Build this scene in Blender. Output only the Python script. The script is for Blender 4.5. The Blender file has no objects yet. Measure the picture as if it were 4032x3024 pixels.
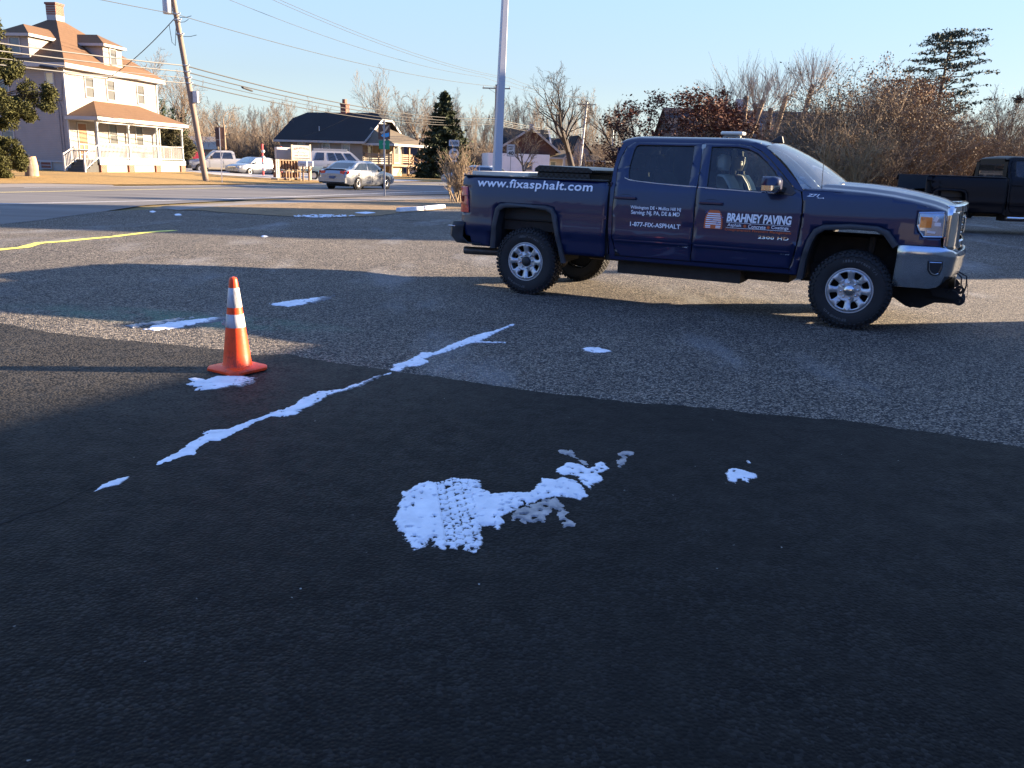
import bpy, bmesh, math, random
from mathutils import Vector as V, Matrix, noise
R = math.radians
scene = bpy.context.scene
COL = scene.collection

# ------------------------------------------------------------------ camera
CAM_H, PITCH, ROLL, FPX = 1.619, 0.2525, 0.0332, 3352.0
F_ = V((0, math.cos(PITCH), -math.sin(PITCH)))
R0_ = V((1, 0, 0)); U0_ = R0_.cross(F_)
R_ = R0_ * math.cos(ROLL) + U0_ * math.sin(ROLL)
U_ = R_.cross(F_)
cam_d = bpy.data.cameras.new('camera'); cam = bpy.data.objects.new('camera', cam_d); COL.objects.link(cam)
cam_d.sensor_width = 36; cam_d.lens = 36 * FPX / 4032; cam_d.clip_end = 3000; cam_d.clip_start = .05
cam.matrix_world = Matrix((( R_.x, U_.x, -F_.x, 0), (R_.y, U_.y, -F_.y, 0), (R_.z, U_.z, -F_.z, CAM_H), (0, 0, 0, 1)))
scene.camera = cam
# ------------------------------------------------------------------ light
SUN_EL, SUN_AZ = R(13.0), R(15.5)          # azimuth measured from +X towards +Y
world = bpy.data.worlds.new('World'); scene.world = world; world.use_nodes = True
wn = world.node_tree; bg = wn.nodes['Background']
sky = wn.nodes.new('ShaderNodeTexSky'); sky.sky_type = 'NISHITA'; sky.sun_disc = False
sky.sun_elevation = SUN_EL; sky.sun_rotation = math.pi / 2 - SUN_AZ
sky.air_density = 1.0; sky.dust_density = 0.3; sky.ozone_density = 1.6; sky.altitude = 0
wtc = wn.nodes.new('ShaderNodeTexCoord'); wsp = wn.nodes.new('ShaderNodeSeparateXYZ'); wn.links.new(wtc.outputs['Generated'], wsp.inputs[0])
wr = wn.nodes.new('ShaderNodeValToRGB'); wn.links.new(wsp.outputs[2], wr.inputs[0])      # clear winter sky: pale at the horizon, deep blue overhead
for i_, (p_, c_) in enumerate(((0.0, (.325, .39, .405)), (.09, (.255, .335, .425)), (.20, (.25, .38, .56)), (.42, (.33, .48, .80)), (1.0, (.15, .27, .56)))):
    e_ = wr.color_ramp.elements[i_] if i_ < 2 else wr.color_ramp.elements.new(p_); e_.position = p_; e_.color = (*c_, 1)
wsc = wn.nodes.new('ShaderNodeVectorMath'); wsc.operation = 'SCALE'; wsc.inputs['Scale'].default_value = 5.05; wn.links.new(wr.outputs[0], wsc.inputs[0])
wmx = wn.nodes.new('ShaderNodeMix'); wmx.data_type = 'RGBA'; wmx.inputs[0].default_value = .82; wn.links.new(sky.outputs[0], wmx.inputs[6]); 
wdr = wn.nodes.new('ShaderNodeMapRange'); wdr.inputs[1].default_value = -.55; wdr.inputs[2].default_value = .15; wn.links.new(wsp.outputs[1], wdr.inputs[0])   # the sky away from the sun is deeper
wdm = wn.nodes.new('ShaderNodeMix'); wdm.data_type = 'RGBA'; wdm.inputs[6].default_value = (.34, .52, .95, 1); wdm.inputs[7].default_value = (1, 1, 1, 1); wn.links.new(wdr.outputs[0], wdm.inputs[0])
wml = wn.nodes.new('ShaderNodeMix'); wml.data_type = 'RGBA'; wml.blend_type = 'MULTIPLY'; wml.inputs[0].default_value = 1; wn.links.new(wsc.outputs[0], wml.inputs[6]); wn.links.new(wdm.outputs[2], wml.inputs[7]); wn.links.new(wml.outputs[2], wmx.inputs[7])
wn.links.new(wmx.outputs[2], bg.inputs[0]); bg.inputs[1].default_value = 0.066
sun_d = bpy.data.lights.new('sun', 'SUN'); sun = bpy.data.objects.new('sun', sun_d); COL.objects.link(sun)
sun_d.energy = 5.0; sun_d.angle = R(.53); sun_d.color = (1, .78, .545)
sd = V((math.cos(SUN_EL) * math.cos(SUN_AZ), math.cos(SUN_EL) * math.sin(SUN_AZ), math.sin(SUN_EL)))
sun.rotation_euler = (-sd).to_track_quat('-Z', 'Y').to_euler(); sun.location = (40, 10, 30)
vs = scene.view_settings; vs.view_transform = 'Standard'; vs.look = 'None'; vs.gamma = 1; vs.exposure = 2.55
scene.cycles.max_bounces = 6; scene.cycles.transparent_max_bounces = 12

# ------------------------------------------------------------------ helpers
def S(u, v, Y):
    """point seen at photo pixel u,v at depth Y"""
    d = F_ + R_ * ((u - 2016) / FPX) - U_ * ((v - 1512) / FPX)
    return V((0, 0, CAM_H)) + d * (Y / d.y)
def G(u, v, z=0.0):
    d = F_ + R_ * ((u - 2016) / FPX) - U_ * ((v - 1512) / FPX)
    p = V((0, 0, CAM_H)) + d * ((z - CAM_H) / d.z)
    for _ in range(8): p = V((0, 0, CAM_H)) + d * ((z + terr(p.x, p.y) - CAM_H) / d.z)
    return p
def ss(t):
    t = max(0., min(1., t)); return t * t * (3 - 2 * t)
def terr(x, y):
    """height of the land"""
    a = .22 * ss((y - 12) / 10) * ss((x - 5) / 8)
    # rise of the lawn beyond the road on the left
    b = .26 * ss((-x - 14) / 12) * ss((y - 36) / 18)
    # the lot climbs a little towards the left
    c = .16 * ss((-x - .8) / 5.5) * (1 - ss((y - 12.5) / 8))
    return a + b + c
def tag(o, label=None, cat=None, group=None, kind=None):
    if label: o['label'] = label
    if cat: o['category'] = cat
    if group: o['group'] = group
    if kind: o['kind'] = kind
    return o
def empty(name, loc=(0, 0, 0), rz=0, label=None, cat=None, group=None):
    o = bpy.data.objects.new(name, None); COL.objects.link(o); o.location = loc; o.rotation_euler.z = rz
    o.empty_display_size = .3
    return tag(o, label, cat, group)
def copy_tree(o, parent=None):
    c = o.copy(); COL.objects.link(c); c.parent = parent
    for ch in [k for k in bpy.data.objects if k.parent == o]:
        copy_tree(ch, c)
    return c
class MB:
    def __init__(s): s.v = []; s.f = []; s.mi = []
    def add(s, vs, fs, mi=0):
        n = len(s.v); s.v += [tuple(p) for p in vs]; s.f += [tuple(i + n for i in f) for f in fs]; s.mi += [mi] * len(fs); return s
    def box(s, c, d, rz=0, rx=0, ry=0, mi=0):
        M = Matrix.Rotation(rz, 3, 'Z') @ Matrix.Rotation(ry, 3, 'Y') @ Matrix.Rotation(rx, 3, 'X'); c = V(c)
        vs = [c + M @ V((d[0] / 2 * a, d[1] / 2 * b, d[2] / 2 * e)) for a in (-1, 1) for b in (-1, 1) for e in (-1, 1)]
        return s.add(vs, [(0, 1, 3, 2), (4, 6, 7, 5), (0, 4, 5, 1), (2, 3, 7, 6), (0, 2, 6, 4), (1, 5, 7, 3)], mi)
    def bb(s, x0, x1, y0, y1, z0, z1, mi=0):
        return s.box(((x0 + x1) / 2, (y0 + y1) / 2, (z0 + z1) / 2), (abs(x1 - x0), abs(y1 - y0), abs(z1 - z0)), mi=mi)
    def bar(s, a, b, w, h, mi=0):
        a = V(a); b = V(b); d = (b - a).normalized(); up = V((0, 0, 1))
        if abs(d.z) > .98: up = V((0, 1, 0))
        x = d.cross(up).normalized(); z = x.cross(d).normalized()
        vs = [p + x * (w / 2 * i) + z * (h / 2 * j) for p in (a, b) for i, j in ((-1, -1), (1, -1), (1, 1), (-1, 1))]
        return s.add(vs, [(0, 1, 2, 3), (7, 6, 5, 4), (0, 4, 5, 1), (1, 5, 6, 2), (2, 6, 7, 3), (3, 7, 4, 0)], mi)
    def tube(s, pts, rs, n=8, caps=True, mi=0):
        pts = [V(p) for p in pts]
        if not hasattr(rs, '__len__'): rs = [rs] * len(pts)
        vs = []; fs = []; prev = None
        for i, p in enumerate(pts):
            d = (pts[min(i + 1, len(pts) - 1)] - pts[max(i - 1, 0)])
            d = d.normalized() if d.length > 1e-9 else V((0, 0, 1))
            if prev is None:
                prev = d.orthogonal().normalized()
            x = (prev - d * prev.dot(d))
            x = x.normalized() if x.length > 1e-6 else d.orthogonal().normalized()
            prev = x; y = d.cross(x)
            vs += [p + (x * math.cos(2 * math.pi * k / n) + y * math.sin(2 * math.pi * k / n)) * rs[i] for k in range(n)]
        for i in range(len(pts) - 1):
            for k in range(n):
                k2 = (k + 1) % n
                fs.append((i * n + k, i * n + k2, (i + 1) * n + k2, (i + 1) * n + k))
        if caps:
            fs.append(tuple(range(n))[::-1]); fs.append(tuple((len(pts) - 1) * n + k for k in range(n)))
        return s.add(vs, fs, mi)
    def lathe(s, prof, n=24, M=None, close=False, mi=0):
        M = M or Matrix.Identity(4); vs = []; fs = []
        for r, z in prof:
            vs += [M @ V((r * math.cos(2 * math.pi * k / n), r * math.sin(2 * math.pi * k / n), z)) for k in range(n)]
        for i in range(len(prof) - 1):
            for k in range(n):
                k2 = (k + 1) % n
                fs.append((i * n + k, i * n + k2, (i + 1) * n + k2, (i + 1) * n + k))
        if prof[0][0] > 1e-4 and close: fs.append(tuple(range(n))[::-1])
        if prof[-1][0] > 1e-4 and close: fs.append(tuple((len(prof) - 1) * n + k for k in range(n)))
        return s.add(vs, fs, mi)
    def prism(s, poly, fn, mi=0):
        n = len(poly); vs = [fn(a, b, 0) for a, b in poly] + [fn(a, b, 1) for a, b in poly]
        fs = [tuple(range(n)), tuple(range(2 * n - 1, n - 1, -1))] + [(i, (i + 1) % n + 0, (i + 1) % n + n, i + n) for i in range(n)]
        return s.add(vs, fs, mi)
    def grid(s, rows, closed=False, mi=0):
        m = len(rows[0]); vs = [p for r in rows for p in r]; fs = []
        for i in range(len(rows) - 1):
            for k in range(m - (0 if closed else 1)):
                k2 = (k + 1) % m
                fs.append((i * m + k, i * m + k2, (i + 1) * m + k2, (i + 1) * m + k))
        return s.add(vs, fs, mi)
    def mirror(s):
        n = len(s.v); s.v += [(x, -y, z) for x, y, z in s.v]; s.f += [tuple(i + n for i in f[::-1]) for f in s.f]; s.mi += s.mi; return s
    def xf(s, M):
        s.v = [tuple(M @ V(p)) for p in s.v]; return s
    def build(s, name, mat, parent=None, smooth=None, bev=0, loc=None, fix=True, seg=2):
        me = bpy.data.meshes.new(name); me.from_pydata(s.v, [], s.f)
        mats = mat if isinstance(mat, (list, tuple)) else [mat]
        for m in mats: me.materials.append(m)
        if len(mats) > 1: me.polygons.foreach_set('material_index', s.mi)
        if fix:
            b = bmesh.new(); b.from_mesh(me); bmesh.ops.recalc_face_normals(b, faces=b.faces); b.to_mesh(me); b.free()
        if smooth is not None:
            me.polygons.foreach_set('use_smooth', [True] * len(me.polygons)); me.set_sharp_from_angle(angle=R(smooth))
        me.update()
        o = bpy.data.objects.new(name, me); COL.objects.link(o)
        if parent: o.parent = parent
        if loc is not None: o.location = loc
        if bev:
            m = o.modifiers.new('bevel', 'BEVEL'); m.width = bev; m.segments = seg; m.limit_method = 'ANGLE'; m.angle_limit = R(35)
        return o
def panel(outline, fn, holes=(), step=.07, step2=None):
    """flat outline (a,b) with holes, cut into a fine grid, then mapped onto a surface by fn(a,b)"""
    bm = bmesh.new(); allv = []
    for loop in [outline] + list(holes):
        vs = [bm.verts.new((a, 0, b)) for a, b in loop]
        for i in range(len(vs)): bm.edges.new((vs[i], vs[(i + 1) % len(vs)]))
    bmesh.ops.triangle_fill(bm, use_beauty=True, use_dissolve=False, edges=bm.edges[:], normal=(0, -1, 0))
    xs = [p[0] for p in outline]; zs = [p[1] for p in outline]; step2 = step2 or step
    a = math.ceil(min(xs) / step) * step
    while a < max(xs):
        bmesh.ops.bisect_plane(bm, geom=bm.verts[:] + bm.edges[:] + bm.faces[:], plane_co=(a, 0, 0), plane_no=(1, 0, 0)); a += step
    a = math.ceil(min(zs) / step2) * step2
    while a < max(zs):
        bmesh.ops.bisect_plane(bm, geom=bm.verts[:] + bm.edges[:] + bm.faces[:], plane_co=(0, 0, a), plane_no=(0, 0, 1)); a += step2
    bmesh.ops.recalc_face_normals(bm, faces=bm.faces)
    m = MB(); bm.verts.index_update()
    m.add([fn(v.co.x, v.co.z) for v in bm.verts], [tuple(v.index for v in f.verts) for f in bm.faces]); bm.free()
    return m
def solid(o, t, off=0):
    m = o.modifiers.new('solid', 'SOLIDIFY'); m.thickness = t; m.offset = off; return o
def smoothpoly(pts, it=1):
    for _ in range(it):
        q = []
        for i in range(len(pts)):
            a = pts[i]; b = pts[(i + 1) % len(pts)]
            q.append((a[0] * .75 + b[0] * .25, a[1] * .75 + b[1] * .25)); q.append((a[0] * .25 + b[0] * .75, a[1] * .25 + b[1] * .75))
        pts = q
    return pts
def text(s, fn, w, h=None, bold=0, shear=0, spacing=1, depth=.0):
    """lettering as mesh; scaled so its width is w (and height of the tallest letter h), mapped by fn(a,b)"""
    c = bpy.data.curves.new('t', 'FONT'); c.body = s; c.size = 1; c.offset = bold; c.shear = shear; c.space_character = spacing
    c.resolution_u = 3; c.extrude = 0
    o = bpy.data.objects.new('t', c); COL.objects.link(o)
    dg = bpy.context.evaluated_depsgraph_get(); me = bpy.data.meshes.new_from_object(o.evaluated_get(dg))
    vs = [v.co.copy() for v in me.vertices]; fs = [tuple(p.vertices) for p in me.polygons]
    bpy.data.objects.remove(o); bpy.data.curves.remove(c); bpy.data.meshes.remove(me)
    x0 = min(v.x for v in vs); x1 = max(v.x for v in vs); y0 = min(v.y for v in vs); y1 = max(v.y for v in vs)
    sx = w / (x1 - x0); sy = (h / (y1 - y0)) if h else sx
    m = MB(); m.add([fn((v.x - x0) * sx, (v.y - (y0 if h else 0)) * sy) for v in vs], fs); return m

# ------------------------------------------------------------------ materials
MATS = {}
def mat(name, col, rough=.6, metal=0, var=.15, vscale=3, coat=0, spec=.5, bump=0, bscale=40, emit=0, stretch=(1, 1, 1), sub=0, detail=6):
    if name in MATS: return MATS[name]
    m = bpy.data.materials.new(name); m.use_nodes = True; nt = m.node_tree; N = nt.nodes; b = N['Principled BSDF']
    b.inputs['Roughness'].default_value = rough; b.inputs['Metallic'].default_value = metal
    b.inputs['Coat Weight'].default_value = coat; b.inputs['Coat Roughness'].default_value = .03; b.inputs['Specular IOR Level'].default_value = spec
    tc = N.new('ShaderNodeTexCoord'); mp = N.new('ShaderNodeMapping'); mp.inputs['Scale'].default_value = stretch
    nt.links.new(tc.outputs['Object'], mp.inputs[0])
    nz = N.new('ShaderNodeTexNoise'); nz.inputs['Scale'].default_value = vscale; nz.inputs['Detail'].default_value = detail; nz.inputs['Roughness'].default_value = .65
    nt.links.new(mp.outputs[0], nz.inputs[0])
    r = N.new('ShaderNodeMapRange'); r.inputs[1].default_value = .25; r.inputs[2].default_value = .75
    r.inputs[3].default_value = 1 - var; r.inputs[4].default_value = 1 + var
    nt.links.new(nz.outputs[0], r.inputs[0])
    mx = N.new('ShaderNodeVectorMath'); mx.operation = 'SCALE'; mx.inputs[0].default_value = col[:3]
    nt.links.new(r.outputs[0], mx.inputs['Scale']); nt.links.new(mx.outputs[0], b.inputs['Base Color'])
    if bump:
        n2 = N.new('ShaderNodeTexNoise'); n2.inputs['Scale'].default_value = bscale; n2.inputs['Detail'].default_value = 4
        nt.links.new(mp.outputs[0], n2.inputs[0]); bp = N.new('ShaderNodeBump'); bp.inputs['Strength'].default_value = bump; bp.inputs['Distance'].default_value = .01
        nt.links.new(n2.outputs[0], bp.inputs['Height']); nt.links.new(bp.outputs[0], b.inputs['Normal'])
    if emit:
        b.inputs['Emission Color'].default_value = (*col[:3], 1); b.inputs['Emission Strength'].default_value = emit
    MATS[name] = m; return m
def glass(name, tint, refl=.06, rough=.02, dirt=.03, ior=1.5):
    m = bpy.data.materials.new(name); m.use_nodes = True; nt = m.node_tree; N = nt.nodes; N.clear()
    o = N.new('ShaderNodeOutputMaterial'); t = N.new('ShaderNodeBsdfTransparent'); t.inputs[0].default_value = (*tint, 1)
    g = N.new('ShaderNodeBsdfGlossy'); g.inputs['Roughness'].default_value = rough; g.inputs[0].default_value = (1, 1, 1, 1)
    f = N.new('ShaderNodeFresnel'); f.inputs[0].default_value = ior
    mx = N.new('ShaderNodeMixShader'); nt.links.new(f.outputs[0], mx.inputs[0]); nt.links.new(t.outputs[0], mx.inputs[1]); nt.links.new(g.outputs[0], mx.inputs[2])
    d = N.new('ShaderNodeBsdfDiffuse'); d.inputs[0].default_value = (.5, .5, .48, 1)
    tc = N.new('ShaderNodeTexCoord'); nz = N.new('ShaderNodeTexNoise'); nz.inputs['Scale'].default_value = 5; nt.links.new(tc.outputs['Object'], nz.inputs[0])
    mr = N.new('ShaderNodeMapRange'); mr.inputs[4].default_value = dirt * 2; nt.links.new(nz.outputs[0], mr.inputs[0])
    m2 = N.new('ShaderNodeMixShader'); nt.links.new(mr.outputs[0], m2.inputs[0]); nt.links.new(mx.outputs[0], m2.inputs[1]); nt.links.new(d.outputs[0], m2.inputs[2])
    nt.links.new(m2.outputs[0], o.inputs[0]); return m
class NT:
    """small node helper"""
    def __init__(s, name, rough=.8, spec=.4):
        s.m = bpy.data.materials.new(name); s.m.use_nodes = True; s.t = s.m.node_tree; s.N = s.t.nodes; s.b = s.N['Principled BSDF']
        s.b.inputs['Roughness'].default_value = rough; s.b.inputs['Specular IOR Level'].default_value = spec
        s.tc = s.N.new('ShaderNodeTexCoord').outputs['Object']
    def L(s, a, b): s.t.links.new(a, b)
    def mapping(s, sc=(1, 1, 1), rot=(0, 0, 0), loc=(0, 0, 0)):
        n = s.N.new('ShaderNodeMapping'); n.inputs['Scale'].default_value = sc; n.inputs['Rotation'].default_value = rot; n.inputs['Location'].default_value = loc
        s.L(s.tc, n.inputs[0]); return n.outputs[0]
    def noise(s, scale, detail=4, rough=.6, co=None, dist=0):
        n = s.N.new('ShaderNodeTexNoise'); n.inputs['Scale'].default_value = scale; n.inputs['Detail'].default_value = detail; n.inputs['Roughness'].default_value = rough
        n.inputs['Distortion'].default_value = dist; s.L(co or s.tc, n.inputs[0]); return n.outputs[0]
    def vor(s, scale, feat='F1', co=None, out='Distance', rnd=1):
        n = s.N.new('ShaderNodeTexVoronoi'); n.feature = feat; n.inputs['Scale'].default_value = scale; n.inputs['Randomness'].default_value = rnd
        s.L(co or s.tc, n.inputs[0]); return n.outputs[out]
    def rng(s, x, a, b, c=0, d=1):
        n = s.N.new('ShaderNodeMapRange'); s.L(x, n.inputs[0])
        for i, q in enumerate((a, b, c, d)): n.inputs[i + 1].default_value = q
        return n.outputs[0]
    def mix(s, f, a, b, mode='MIX'):
        n = s.N.new('ShaderNodeMix'); n.data_type = 'RGBA'; n.blend_type = mode
        for sock, x in ((n.inputs[0], f), (n.inputs[6], a), (n.inputs[7], b)):
            if hasattr(x, 'is_output'): s.L(x, sock)
            elif isinstance(x, (tuple, list)): sock.default_value = (*x, 1)
            else: sock.default_value = x
        return n.outputs[2]
    def math(s, op, a, b=0):
        n = s.N.new('ShaderNodeMath'); n.operation = op
        for i, x in enumerate((a, b)):
            if hasattr(x, 'is_output'): s.L(x, n.inputs[i])
            else: n.inputs[i].default_value = x
        return n.outputs[0]
    def bump(s, h, st=.5, dist=.01, prev=None):
        n = s.N.new('ShaderNodeBump'); n.inputs['Strength'].default_value = st; n.inputs['Distance'].default_value = dist; s.L(h, n.inputs['Height'])
        if prev is not None: s.L(prev, n.inputs['Normal'])
        return n.outputs[0]
    def fin(s, col=None, nrm=None, rough=None):
        if col is not None: s.L(col, s.b.inputs['Base Color'])
        if nrm is not None: s.L(nrm, s.b.inputs['Normal'])
        if rough is not None: s.L(rough, s.b.inputs['Roughness'])
        return s.m

def m_lot():
    n = NT('aged_asphalt', .85, .3)
    chip = n.vor(72, out='Color'); sep = n.N.new('ShaderNodeSeparateColor'); n.L(chip, sep.inputs[0]); cv = sep.outputs[0]; cw = sep.outputs[1]
    d = n.vor(72); big = n.noise(.35, 5, .7); mid = n.noise(2.2, 5, .7)
    stone = n.mix(cw, (.26, .222, .18), (.78, .68, .54))
    col = n.mix(n.rng(cv, .45, .72), (.032, .032, .034), stone)
    col = n.mix(n.rng(d, .25, .75, 0, .7), col, (.03, .03, .032))
    tone = n.mix(n.rng(big, .3, .7), (.72, .73, .76), (1.15, 1.13, 1.1)); col = n.mix(1.0, col, tone, 'MULTIPLY')
    tone2 = n.mix(n.rng(mid, .3, .7), (.84, .84, .84), (1.12, 1.12, 1.12)); col = n.mix(1.0, col, tone2, 'MULTIPLY')
    salt = n.rng(n.noise(.5, 4, .6, n.mapping((1.6, .55, 1), (0, 0, R(12)), (3.1, 7.7, 0))), .55, .75, 0, .42)
    col = n.mix(salt, col, (.40, .41, .42))
    oil = n.math('MULTIPLY', n.rng(n.vor(.42, co=n.mapping((1, .8, 1), (0, 0, .4), (2.2, 1.1, 0))), .03, .17, .75, 0), n.rng(n.noise(5, 4), .3, .6)); col = n.mix(oil, col, (.02, .02, .021))
    gs = n.N.new('ShaderNodeVectorMath'); gs.operation = 'DISTANCE'; gc = G(690, 1252); n.L(n.mapping((.45, 1.9, 1)), gs.inputs[0]); gs.inputs[1].default_value = (gc.x * .45, gc.y * 1.9, 0)
    green = n.math('MULTIPLY', n.rng(gs.outputs['Value'], .1, .85, .7, 0), n.rng(n.noise(3, 4), .35, .6)); col = n.mix(green, col, (.10, .26, .17))
    h = n.math('MULTIPLY', n.rng(d, .0, .6, 1, 0), n.rng(cv, 0, 1, .25, 1))
    nb = n.bump(h, 1.0, .03); nb = n.bump(mid, .25, .03, nb)
    return n.fin(col, nb)
def m_seal():
    n = NT('black_sealcoat', .75, .13)
    big = n.noise(.6, 5, .65); big2 = n.noise(.9, 6, .75, n.mapping((.5, 2.6, 1), (0, 0, R(35)))); mid = n.noise(6, 5, .7); v = n.vor(62); cl = n.vor(62, out='Color')
    sep = n.N.new('ShaderNodeSeparateColor'); n.L(cl, sep.inputs[0])
    col = n.mix(n.rng(big, .3, .7), (.0035, .0036, .0038), (.0085, .0083, .008))
    col = n.mix(n.rng(big2, .5, .75, 0, .6), col, (.0095, .0098, .010)); st = n.math('MULTIPLY', n.rng(sep.outputs[0], .66, .80), n.rng(n.noise(1.4, 4, .7), .30, .70, .15, 1))
    col = n.mix(st, col, (.022, .022, .022))
    # thinner coat at the left corner shows stone; sunlight is painted into its tone
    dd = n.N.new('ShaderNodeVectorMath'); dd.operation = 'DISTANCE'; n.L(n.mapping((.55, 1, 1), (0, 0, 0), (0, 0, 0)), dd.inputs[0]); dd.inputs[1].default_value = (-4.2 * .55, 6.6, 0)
    worn_lit = n.math('MULTIPLY', n.rng(dd.outputs['Value'], .9, 2.6, 1, 0), n.rng(sep.outputs[2], .25, .55)); col = n.mix(worn_lit, col, (.052, .047, .040))
    cl2 = n.vor(130, out='Color'); sep2 = n.N.new('ShaderNodeSeparateColor'); n.L(cl2, sep2.inputs[0]); st2 = n.rng(sep2.outputs[1], .99985, .99995); col = n.mix(st2, col, (.28, .28, .26))
    warp = n.N.new('ShaderNodeVectorMath'); warp.operation = 'ADD'
    wn_ = n.N.new('ShaderNodeTexNoise'); wn_.inputs['Scale'].default_value = 9; n.L(n.tc, wn_.inputs[0])
    sc = n.N.new('ShaderNodeVectorMath'); sc.operation = 'SCALE'; sc.inputs['Scale'].default_value = .06; n.L(wn_.outputs[1], sc.inputs[0])
    n.L(n.tc, warp.inputs[0]); n.L(sc.outputs[0], warp.inputs[1])
    ce = n.vor(40, 'DISTANCE_TO_EDGE', warp.outputs[0]); crack = n.math('MULTIPLY', n.rng(ce, .0, .07, 1, 0), n.rng(n.noise(1.3, 5, .65), .42, .58))
    col = n.mix(crack, col, (.003, .003, .0035))
    nb = n.bump(n.rng(v, 0, .7, 1, 0), .45, .008); nb = n.bump(mid, .35, .012, nb); nb = n.bump(crack, -1.0, .006, nb)
    rg = n.rng(mid, .3, .7, .62, .8)
    return n.fin(col, nb, rg)
def m_road():
    n = NT('road_asphalt', .9, .2)
    a = n.noise(.5, 4, .6, n.mapping((.25, 1.6, 1), (0, 0, R(-22)))); b = n.noise(60, 3, .7)
    col = n.mix(n.rng(a, .3, .7), (.13, .12, .115), (.21, .20, .19)); col = n.mix(n.rng(b, .3, .7, 0, .4), col, (.08, .08, .08))
    return n.fin(col, n.bump(b, .3, .006))
def m_grass(name, c1, c2, c3, sc=1.0):
    n = NT(name, .95, .1)
    a = n.noise(.5 * sc, 6, .7); b = n.noise(14 * sc, 6, .75); c = n.noise(2.2 * sc, 5, .6)
    col = n.mix(n.rng(b, .32, .68), c1, c2); col = n.mix(n.math('MULTIPLY', n.rng(a, .5, .68), n.rng(c, .4, .6)), col, c3)
    return n.fin(col, n.bump(b, .8, .05))
def m_siding(name, col, pitch=.11, var=.06, dark=.55):
    """horizontal clapboards"""
    n = NT(name, .75, .25); sep = n.N.new('ShaderNodeSeparateXYZ'); n.L(n.tc, sep.inputs[0])
    z = n.math('FRACT', n.math('DIVIDE', sep.outputs[2], pitch))
    line = n.rng(z, .0, .1, 1, 0); v = n.noise(1.2, 5, .6)
    c = n.mix(n.rng(v, .3, .7), tuple(k * (1 - var) for k in col), tuple(min(1, k * (1 + var)) for k in col)); c = n.mix(line, c, tuple(k * dark for k in col))
    return n.fin(c, n.bump(n.rng(z, 0, 1, 1, 0), .4, .02))
def m_shingle(name, c1, c2, pitch=.16):
    n = NT(name, .9, .15); sep = n.N.new('ShaderNodeSeparateXYZ'); n.L(n.tc, sep.inputs[0])
    z = n.math('FRACT', n.math('DIVIDE', sep.outputs[2], pitch)); line = n.rng(z, 0, .15, .35, 0)
    c = n.mix(n.noise(5, 6, .8), c1, c2); c = n.mix(line, c, tuple(k * .4 for k in c1)); c = n.mix(n.rng(n.noise(.5, 4), .35, .7, 0, .35), c, c2)
    return n.fin(c, n.bump(n.noise(30, 3), .3, .01))
def m_brick(name, c1, c2, mortar, scale=1):
    n = NT(name, .85, .2); b = n.N.new('ShaderNodeTexBrick'); n.L(n.mapping((1, 1, 1), (R(90), 0, 0)), b.inputs[0])
    # two projections are not needed: blocks are small
    b.inputs['Color1'].default_value = (*c1, 1); b.inputs['Color2'].default_value = (*c2, 1); b.inputs['Mortar'].default_value = (*mortar, 1)
    b.inputs['Scale'].default_value = 4 * scale; b.inputs['Mortar Size'].default_value = .025; b.inputs['Brick Width'].default_value = .85; b.inputs['Row Height'].default_value = .3
    return n.fin(b.outputs[0])
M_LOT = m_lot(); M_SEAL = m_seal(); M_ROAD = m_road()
M_LAWN = m_grass('dormant_lawn', (.30, .185, .07), (.42, .28, .12), (.24, .17, .08))
M_VERGE = m_grass('worn_verge', (.17, .125, .08), (.34, .25, .155), (.11, .09, .065), 2)
M_FIELD = m_grass('winter_field', (.16, .12, .06), (.28, .22, .11), (.12, .12, .06))
# ================================================================== GROUND
def sheet(name, poly, z, material, step=4.0, kind='structure', rag=0, lift=True):
    pts = []
    random.seed(5)
    for i in range(len(poly)):
        a = V((*poly[i][:2], 0)); b = V((*poly[(i + 1) % len(poly)][:2], 0)); L = (b - a).length
        n = max(1, int(L / (.03 if rag else 5))) if L < 40 or not rag else max(1, int(L / .2))
        n = min(n, 900)
        nr = V((b.y - a.y, a.x - b.x, 0)).normalized() if L else V((0, 0, 0))
        for k in range(n):
            p = a.lerp(b, k / n)
            if rag:
                q = noise.fractal(p * 2.2, .8, 2.0, 5) * rag + noise.fractal(p * 22, .9, 2, 3) * rag * .25
                p = p + nr * q
            pts.append((p.x, p.y))
    m = panel(pts, lambda a, b: (a, b, z + (terr(a, b) if lift else 0)), step=step)
    m.f = [f for f in m.f]
    o = m.build(name, material, smooth=30); o['kind'] = kind
    # make sure the sheet faces up
    me = o.data
    if me.polygons and sum(p.normal.z * p.area for p in me.polygons) < 0: me.flip_normals()
    return o
g = sheet('ground', [(-400, -60), (420, -60), (420, 700), (-400, 700)], -.03, M_FIELD, step=6)
lot = sheet('parking_lot', [(-26, -12), (46, -12), (52, 33), (26, 33.5), (14, 34.5), (5, 36), (-1.5, 31.9), (-4.2, 28.9), (-6.6, 27.2), (-8.6, 26.2), (-10.6, 25.5), (-12.2, 22.6), (-11.4, 18.2), (-26, 1)], 0, M_LOT, step=.5)
roadL = [(-21.3, 36.6), (-18.8, 41.2), (-16.6, 46), (-14.3, 52.5), (-11.9, 59.5), (-9.2, 66), (-6.1, 73), (-1, 86), (6, 108), (16, 150), (30, 220)]
roadR = [(-15.2, 12), (-10.98, 18.3), (-11.35, 23.2), (-11.7, 27.3), (-10.3, 32.8), (-6.4, 40.1), (-3.9, 45.1), (1, 56), (6, 70), (13, 96), (24, 145), (40, 218)]
road = sheet('road', roadL + roadR[::-1] + [(-26, 1), (-60, -60), (-75, -60), (-27, 24)], .004, M_ROAD, step=4)
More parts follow.
